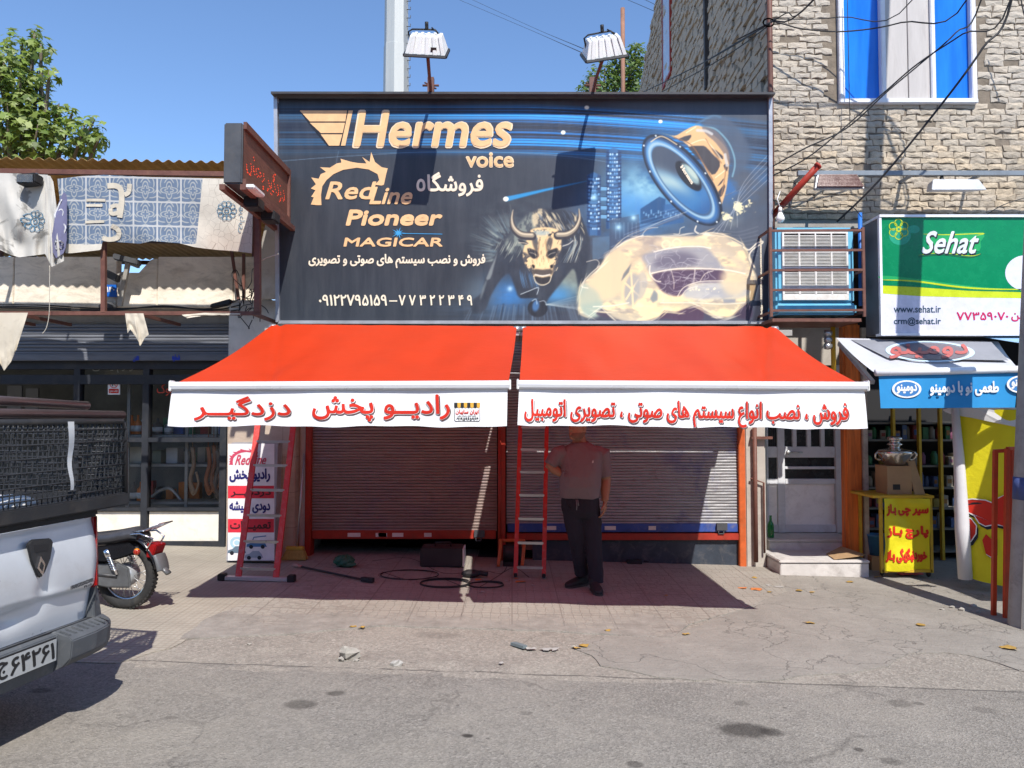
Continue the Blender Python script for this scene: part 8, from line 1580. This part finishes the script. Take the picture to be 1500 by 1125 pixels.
coilc('looped black cable coil nearest the strip of sunlight', gp(652, 856), .24, 3.4); coilc('wider loose black cable loop left of the tool case', gp(600, 843), .30, 1.7); coilc('small black cable coil before the orange machine', gp(712, 858), .17, 2.3)
cable('black cable running from the tool case to the narrow ladder', [gp(560, 838), gp(600, 850), gp(640, 846), gp(690, 862), gp(720, 850), gp(752, 832), gp(775, 846)]); cable('thin black cable wandering behind the tool case', [gp(545, 822), gp(600, 818), gp(650, 840), gp(705, 836), gp(735, 840), gp(745, 822)], .005)
p = gp(750, 829); cs = thing('power_saw', 'black machine between two orange tube hoops behind the narrow ladder', 'machine', p)
for dx in (-.13, .13):
    mb = MB(orange); mb.tube(cr([p + V((dx - .02, -.12, .015)), p + V((dx, -.06, .2)), p + V((dx, .05, .27)), p + V((dx, .16, .2)), p + V((dx - .01, .2, .015))], 5), .02, 8); mb.build('hoop', cs)
mb = MB(orange); mb.tube([p + V((-.13, .05, .27)), p + V((.13, .05, .27))], .02, 8); mb.build('handle', cs)
mb = MB(black); mb.lathe([(.0, -.1), (.09, -.1), (.1, -.06), (.1, .08), (.07, .11), (0, .12)], p + V((0, .04, .13)), (1, 0, 0), 18); mb.box(p.x - .1, p.y - .05, p.z, p.x + .1, p.y + .14, p.z + .05); mb.build('motor', cs)
mb = MB(black); p = gp(690, 846); mb.ball(p + V((0, 0, .04)), .07, 12, 7, (1.5, .9, .6), .05); mb.tube([p + V((.06, 0, .05)), p + V((.17, -.03, .04))], .025, 8); tag(mb.build('hand_drill'), 'dark hand drill lying among the cables', 'drill')
mb = MB(black); p = gp(930, 826); mb.box(p.x - .09, p.y - .03, p.z, p.x + .08, p.y + .04, p.z + .05); mb.tube([p + V((.1, 0, .03)), p + V((.16, -.02, .03))], .012, 6); tag(mb.build('dropped_tool', None, .01), 'small black tool lying at the foot of the right shutter', 'tool')
# leaves, paper, stones
lf = paint('dry_leaf', (.34, .21, .05), .7, var=.3, scale=20); wp_ = paint('paper_scrap', (.33, .315, .29), .8, var=.1); os_ = paint('orange_scrap', (.55, .18, .05), .7); stn_ = paint('broken_concrete', (.31, .29, .255), .9, var=.2, scale=9, bump=.5, bscale=30)
def flake(u, v, r, m_, star, nm, lab, cat, grp):
    p = gp(u, v, .004); mb = MB(m_); n = 9; ph = random.uniform(0, 6); vs = [p + V((0, 0, .007))]
    for i in range(n): a = ph + 6.283 * i / n; k = r * (random.uniform(.45, 1.15) if star else random.uniform(.75, 1.1)); vs.append(p + V((k * math.cos(a), k * math.sin(a) * .8, random.uniform(-.002, .009))))
    mb.add(vs, [(0, 1 + i, 1 + (i + 1) % n) for i in range(n)]); o = mb.build(nm); tag(o, lab, cat, grp)
random.seed(5)
for u, v, r in ((855, 946, .05), (1185, 913, .05), (1350, 916, .06), (1475, 950, .085), (890, 924, .03), (1005, 930, .035), (1105, 847, .035), (1170, 866, .045), (1245, 853, .04), (1285, 846, .035), (975, 873, .03), (845, 950, .04), (530, 920, .035), (516, 919, .03), (1128, 868, .035), (1190, 868, .03)):
    flake(u, v, r, lf, True, 'dry_leaf', 'dry yellow leaf lying on the sunlit pavement or road', 'leaf', 'dry yellow leaves scattered on the ground')
for u, v, r in ((778, 951, .04), (800, 952, .055), (812, 952, .04), (736, 972, .03), (1142, 860, .06), (1125, 858, .04), (724, 832, .03), (690, 838, .035), (705, 868, .03), (742, 852, .03), (780, 858, .03), (820, 846, .025), (560, 832, .03), (470, 833, .03), (755, 848, .035), (800, 862, .02)):
    flake(u, v, r, wp_ if v != 848 else os_, True, 'paper_scrap', 'torn pale scrap of litter lying on the ground', 'litter', 'pale litter scraps on the ground')
for u, v, r in ((1108, 864, .07), (1088, 862, .05), (762, 853, .06), (700, 850, .04)): flake(u, v, r, os_, False, 'orange_scrap', 'flat orange scrap of tape lying on the tiles', 'litter', 'orange scraps on the tiles')
def rock(u, v, r, sq=.6, m_=None):
    p = gp(u, v); mb = MB(m_ or stn_); mb.ball(p + V((0, 0, r * sq * .35)), r, 7, 5, (1.2, .8, sq), .38); mb.sm = [False] * len(mb.sm); return mb.build('stone')
tag(rock(512, 962, .055, .9), 'biggest pale broken lump of concrete at the pavement edge', 'stone'); tag(rock(580, 974, .034, .7, wp_), 'clean white stone lying at the road edge', 'stone')
random.seed(8)
for u, v, r in ((500, 966, .03), (522, 968, .022), (365, 944, .018), (840, 948, .02), (1395, 890, .03), (1410, 894, .04), (1425, 888, .035), (1432, 897, .03), (1380, 893, .025)): tag(rock(u, v, r * .72), 'small broken chunk of rubble lying along the pavement', 'stone', 'rubble chunks along the pavement')
mb = MB(paint('slate_shard', (.14, .17, .18), .5)); p = gp(760, 947); mb.ext([p + V((-.06, .03, .0)), p + V((.03, -.06, 0)), p + V((.06, -.04, .0)), p + V((-.02, .05, 0))], (0, 0, .02)); tag(mb.build('shard'), 'thin dark slate shard lying by the pavement edge', 'shard')

# ================================================================== WIRES AND SMALL THINGS ON THE WALLS
wm = paint('wire_black', (.02, .02, .022), .6, var=.1, bump=0); wl_ = paint('wire_pale', (.5, .46, .38), .7, bump=0)
b0p = G(1501, 918); dp = W(1518, 470, b0p.y) - b0p
def wirepx(lab, pts, r=.008, grp='wires crossing the brick wall', m_=None):
    P = [W(*p) for p in pts]
    if pts[-1][1] <= 0 and pts[-1][0] > 1190: P.append(b0p + dp * 3.1)      # on to the concrete pole
    mb = MB(m_ or wm); mb.tube(cr(P, 6), r * .75, 5); tag(mb.build('wire'), lab, 'wire', grp)
W1 = 'thin dark wire strung across the brick building'
for pts, r in (([(1080, 58, 8.9), (1128, 33, 8.45), (1200, -8, 8.0)], .012), ([(1128, 30, 8.5), (1150, 36, 8.45), (1180, 43, 8.4), (1240, 46, 8.3), (1320, 33, 8.1), (1420, -6, 7.8)], .011), ([(1128, 28, 8.5), (1230, 25, 8.4), (1340, -4, 8.0)], .008), ([(1128, 246, 8.5), (1180, 217, 8.3), (1240, 188, 8.2), (1300, 134, 8), (1350, 92, 7.9), (1400, 48, 7.8), (1440, -8, 7.7)], .011), ([(1126, 260, 8.5), (1190, 226, 8.3), (1290, 140, 8.1), (1345, 93, 7.8), (1410, 50, 7.6), (1480, 0, 7.4)], .011), ([(1226, 325, 8.4), (1290, 262, 8.1), (1380, 152, 7.7), (1440, 70, 7.5), (1484, -8, 7.4)], .016), ([(1241, -6, 8.58), (1243, 90, 8.58), (1245, 186, 8.58)], .006), ([(934, 139, 14), (1030, 92, 10.5), (1128, 34, 8.4)], .012), ([(960, 140, 13), (1060, 84, 10), (1128, 36, 8.4)], .010), ([(1030, 92, 10.5), (1100, 50, 9), (1150, 20, 8.2), (1200, -10, 8)], .009), ([(1495, -5, 8.3), (1500, 20, 8.3), (1512, 60, 8.3)], .010), ([(1135, 300, 8.4), (1180, 306, 8.3), (1240, 300, 8.3), (1262, 318, 8.4)], .006), ([(1440, 318, 8.3), (1470, 300, 8.2), (1515, 286, 8.2)], .007)): wirepx(W1, pts, r)
mb = MB(wm); mb.tube(coil(0, 0, .06, 3, 0), .008, 5); c_ = W(1126, 33, 8.42); mb.v = [V((c_.x + v.x, c_.y, c_.z + v.y)) for v in mb.v]; tag(mb.build('wire_knot'), 'knot of dark wire looped on the corner drain pipe', 'wire')
for pts in ([(664, -4, 22), (770, 41, 20), (852, 77, 8.2)], [(684, -4, 22), (780, 40, 20), (856, 72, 8.2)]): wirepx('thin dark wire crossing the sky to the tilted floodlight', pts, .006, 'wires crossing the open sky')
for pts in ([(910, -4, 20), (932, 5, 18), (962, 18, 15.4)], [(936, -4, 20), (950, 2, 18), (966, 10, 15.4)]): wirepx('thin short wire crossing the sky to the brick building', pts, .008, 'wires crossing the open sky')
g2 = 'cables sagging along the left shop wall'
for k, dv in enumerate((0, 2.2, 4.0)): wirepx('dark cable of the bundle sagging along the left parapet', [(-40, 446 + dv, 8.9), (60, 447 + dv * 1.3, 8.88), (150, 452 + dv, 8.85), (240, 450 - dv * .5, 8.86), (310, 452 + dv, 8.86), (352, 438 + dv * 4, 8.7)], .011, g2)
rw = random.Random(6)
for k in range(9):
    u, v = rw.uniform(345, 375), rw.uniform(420, 455); pts = [(u, v, 8.7)]
    for j in range(5): u += rw.uniform(-10, 16); v += rw.uniform(-26, 22); pts.append((min(405, max(335, u)), min(480, max(370, v)), 8.66 + rw.uniform(-.05, .05)))
    wirepx('dark tangled wire loop hanging by the left edge of the billboard', pts, .007, 'tangled wires beside the billboard')
wirepx('pale string hanging from the torn grey banner', [(73, 388, 7.84), (72.5, 430, 7.84), (72, 460, 7.86), (68, 480, 7.86), (62, 489, 7.86)], .005, None, wl_)
wirepx('pale curling cable end beside the rusty frame post', [(378, 385, 8.0), (390, 378, 8.0), (408, 372, 8.0)], .006, None, wl_)
# small black flood, camera, number plate, bracket lamp, no parking sign
sp_ = thing('small_floodlight', 'small black floodlight above the torn grey banner', 'floodlight', W(44, 262, 7.8)); p = W(44, 264, 7.8); mb = MB(black); mb.obox(p, (.095, 0, .01), (0, .08, 0), (0, .0, .05)); mb.build('housing', sp_, .012); mb = MB(dgrey); mb.tube([p + V((.0, .05, .05)), p + V((.0, .1, .10)), p + V((0, .18, .11))], .012, 6); mb.build('bracket', sp_); mb = MB(glass('lamp_glass')); mb.obox(p + V((0, -.085, -.005)), (.08, 0, 0), (0, .003, 0), (0, 0, .04)); mb.build('lens', sp_)
pl_ = Pl(W(156, 436, YW - .06), (1, 0, 0), (0, 0, 1)); hn = thing('number_sign', 'small blue house number sign with white figures behind the frame post', 'sign', W(163, 436, YW - .06)); mb = MB(paint('enamel_blue', (.01, .12, .52), .35)); mb.ext([pl_.P(u, v) for u, v in ((154, 435), (171, 435), (170, 417), (155, 417))], (0, .01, 0)); hb = mb.build('plate', hn); mb = MB(white); text(mb, pl_, '\u06f1\u06f4\u06f0', (156.5, 420, 168, 428), .002, .04); mb.build('lettering', hb)
cm = thing('security_camera', 'grey camera housing on a bent stay under the broken parapet', 'camera', W(190, 390, 8.85)); p = W(185, 385, 8.8); mb = MB(dgrey); mb.obox(p + V((.02, -.02, .03)), (.13, .02, -.03), (0, .06, 0), (0, 0, .035)); mb.build('hood', cm, .01); mb = MB(dgrey); mb.obox(p + V((-.14, -.03, -.16)), (.07, 0, -.035), (0, .05, 0), (.01, 0, .04)); mb.build('lens_box', cm, .01); mb = MB(concrete); mb.bar(p + V((.02, 0, .0)), W(176, 448, 8.85), .045); mb.bar(p + V((-.1, .0, -.15)), p + V((.0, .02, -.1)), .03); mb.bar(p + V((.02, 0, .0)), p + V((.02, .25, .0)), .03); mb.build('stay', cm)
wl2 = thing('wall_lamp', 'dark box lamp on an arm under the left parapet beside the posts', 'lamp', W(325, 448, 8.8)); p = W(326, 446, 8.75); mb = MB(black); mb.hexa([p + V((-.13, -.05, -.04)), p + V((.1, -.05, .0)), p + V((.1, .06, .0)), p + V((-.13, .06, -.04)), p + V((-.12, -.05, .0)), p + V((.1, -.05, .06)), p + V((.1, .06, .06)), p + V((-.12, .06, .0))]); mb.build('housing', wl2, .008); mb = MB(brown); mb.bar(p + V((.1, 0, .03)), p + V((.2, .25, .03)), .025); mb.build('arm', wl2)
mb = MB(dgrey); p = W(158, 452, 8.93); mb.lathe([(.0, -.02), (.09, -.02), (.1, .03), (.06, .07), (0, .08)], p, (0, 0, 1), 14); tag(mb.build('alarm_box'), 'dark round siren box on the parapet behind the frame post', 'siren')
for u0, v0, u1, v1 in ((337, 352, 352, 455), (357, 372, 357, 480)): mb = MB(brown); mb.bar(W(u0, v0, 8.9), W(u1, v1, 8.86), .03); tag(mb.build('wall_stay'), 'rusty steel stay standing among the tangled wires', 'stay', 'rusty stays by the billboard edge')
np_ = Pl(W(158, 580, YG - .03), (1, 0, 0), (0, 0, 1)); ns = thing('no_parking_sign', 'white no parking notice with a red bar stuck on the shop window', 'sign', W(167, 580, YG - .03)); mb = MB(white); mb.ext([np_.P(u, v) for u, v in ((158, 578), (175.5, 578), (175.5, 555), (158, 555))], (0, .012, 0)); nb_ = mb.build('plate', ns)
mb = MB(redp); ell(mb, np_, 166.8, 562.5, 6, 6, 0, .002, 24, inner=.84); shape(mb, np_, rrect(159.5, 569.5, 174, 576, 1.2), .002); stroke(mb, np_, [(163, 558.5), (170.6, 566.5)], .9, .003, 0); mb.mat(black); text(mb, np_, 'P', (164.3, 559, 169.4, 566), .0025, .03); mb.mat(white); text(mb, np_, fa('توقف ممنوع'), (161, 571, 172.5, 575), .003, .02); mb.build('lettering', nb_)

# goods inside the left shop
wsf = thing('display_shelf', 'pale metal shelves standing behind the left shop window', 'shelf', (-4.6, 9.9, .1)); Yi = 9.45
for v in (637, 680, 735):
    z = W(1, v, Yi).z; mb = MB(paint('pale_shelf', (.36, .35, .32), .6, var=.15, dirt=.3)); a, c_ = W(185, v, Yi), W(325, v, Yi); mb.box(a.x, Yi, z - .03, c_.x, Yi + .4, z); mb.build('shelf', wsf)
mb = MB(MC['pale_shelf'])
for u in (187, 273, 324): p = W(u, 700, Yi); mb.box(p.x - .018, Yi - .01, -.1, p.x + .018, Yi + .01, 2.1)
mb.build('upright', wsf)
bo = paint('orange_bottle', (.62, .16, .02), .35, var=.1)
def bottle(u, v, h, m_, lab, w=.045):
    p = W(u, v, Yi + .12); mb = MB(m_); mb.lathe([(.0, 0), (w, 0), (w * 1.05, .01), (w, h * .62), (w * .45, h * .72), (w * .3, h * .8), (w * .3, h), (0, h)], (p.x, Yi + .12, p.z), n=14); mb.mat(white); mb.lathe([(w * 1.06, h * .15), (w * 1.06, h * .45)], (p.x, Yi + .12, p.z), n=14); tag(mb.build('bottle'), lab, 'bottle', 'bottles on the left shop shelves')
bottle(193, 636, .24, bo, 'left one of two orange bottles on the upper window shelf'); bottle(202, 636, .24, bo, 'right one of two orange bottles on the upper window shelf'); bottle(206, 734, .24, bo, 'lone orange bottle on the lowest window shelf'); bottle(196, 734, .24, dgrey, 'dark bottle beside the lone orange one on the lowest window shelf'); bottle(231, 636, .2, dgrey, 'stout dark bottle on the upper window shelf', .06); bottle(247, 636, .18, paint('grey_bottle', (.3, .3, .28), .4), 'stout grey bottle on the upper window shelf', .05)
def goods(nm, lab, cat, fn, m_): mb = MB(m_); fn(mb); tag(mb.build(nm, None, .004), lab, cat)
def gbox(u0, v0, u1, v1, d=.18): return lambda mb: mb.box(W(u0, v1, Yi + .08).x, Yi + .08, W(1, v1, Yi + .08).z, W(u1, v0, Yi + .08).x, Yi + .08 + d, W(1, v0, Yi + .08).z)
goods('carton', 'small red carton next to the two orange bottles', 'carton', gbox(207, 622, 214, 636), MC['rust_neon_print']); goods('carton', 'pale square carton on the middle window shelf', 'carton', gbox(243, 656, 260, 679), paint('pale_carton', (.42, .44, .44), .7)); goods('carton', 'cream wide carton on the middle window shelf at the left', 'carton', gbox(188, 655, 212, 679), paint('cream_carton', (.45, .42, .34), .7)); goods('carton', 'grey green carton between the other two on the middle window shelf', 'carton', gbox(223, 660, 236, 679), paint('green_carton', (.22, .26, .2), .7))
for u, v, c_ in ((305, 655, (.40, .14, .06)), (313, 652, (.3, .12, .06)), (318, 660, (.16, .12, .1)), (282, 655, (.40, .27, .17))):
    mb = MB(paint('hanging_part_%d' % u, c_, .5, var=.3)); p = W(u, v, Yi - .05); rr_ = random.Random(u); mb.tube(cr([p, p + V((.02, 0, -.2)), p + V((-.02, 0, -.4)), p + V((.03, 0, -.55))], 5), .026, 8); mb.tube([p + V((0, 0, .35)), p], .006, 4); mb.tube(cr([p + V((.05, 0, -.3)), p + V((.08, 0, -.45)), p + V((.02, 0, -.58)), p + V((-.03, 0, -.45))], 4), .016, 6); tag(mb.build('hanging_part'), {305: 'orange brown chain of parts hanging at the right of the shop window', 313: 'dark rusty chain of parts hanging nearest the window edge', 318: 'grey brown hose hanging in the corner of the shop window', 282: 'tan leather strap hanging beside the shelf upright'}[u], 'spare part')
mb = MB(paint('grey_bent_tube', (.35, .36, .36), .4, .5)); mb.tube(cr([W(222, 728, Yi + .1), W(236, 718, Yi + .1), W(250, 716, Yi + .1), W(266, 734, Yi + .1)], 5), .02, 8); tag(mb.build('bent_tube'), 'grey bent metal tube lying on the lowest window shelf', 'tube')
rgx = random.Random(17); gcol = {'red': (.40, .04, .03), 'orange': (.55, .15, .02), 'grey': (.30, .30, .29), 'cream': (.48, .44, .36), 'black': (.03, .03, .032), 'green': (.07, .20, .10), 'blue': (.05, .12, .35)}
for v in (637, 680, 735):
    x = W(189, v, Yi).x; x1 = W(322, v, Yi).x; z = W(1, v, Yi).z + .001
    while x < x1 - .1:
        w, h = rgx.uniform(.05, .13), rgx.uniform(.08, .24); k = rgx.choice(list(gcol)); mb = MB(paint('spare_' + k, gcol[k], .5, var=.25)); can = rgx.random() < .45; y = Yi + .26 + rgx.uniform(0, .06)
        if can: mb.lathe([(0, 0), (w * .48, 0), (w * .5, .01), (w * .5, h * .85), (w * .3, h * .93), (w * .25, h), (0, h)], (x + w / 2, y, z), n=12)
        else: mb.box(x, y, z, x + w, y + .1, z + h)
        nm = 'can' if can else 'parts_box'; tag(mb.build(nm, None, 0 if can else .003), '%s %s in the back row of the left shop window shelves' % (k, 'can' if can else 'parts box'), 'can' if can else 'box', '%s %s rows on the left shop shelves' % (k, 'can' if can else 'box')); x += w + rgx.uniform(.01, .06)
for u0, v0, u1, v1, lab in ((10, 565, 32, 600, 'grey rectangular notice hanging in the dark doorway, the larger one'), (37, 569, 56, 600, 'grey rectangular notice hanging in the dark doorway, the smaller one')): mb = MB(paint('grey_notice', (.16, .165, .17), .6)); a, c_ = W(u0, v1, 10.4), W(u1, v0, 10.4); mb.box(a.x, 10.4, a.z, c_.x, 10.43, c_.z); tag(mb.build('notice'), lab, 'notice')
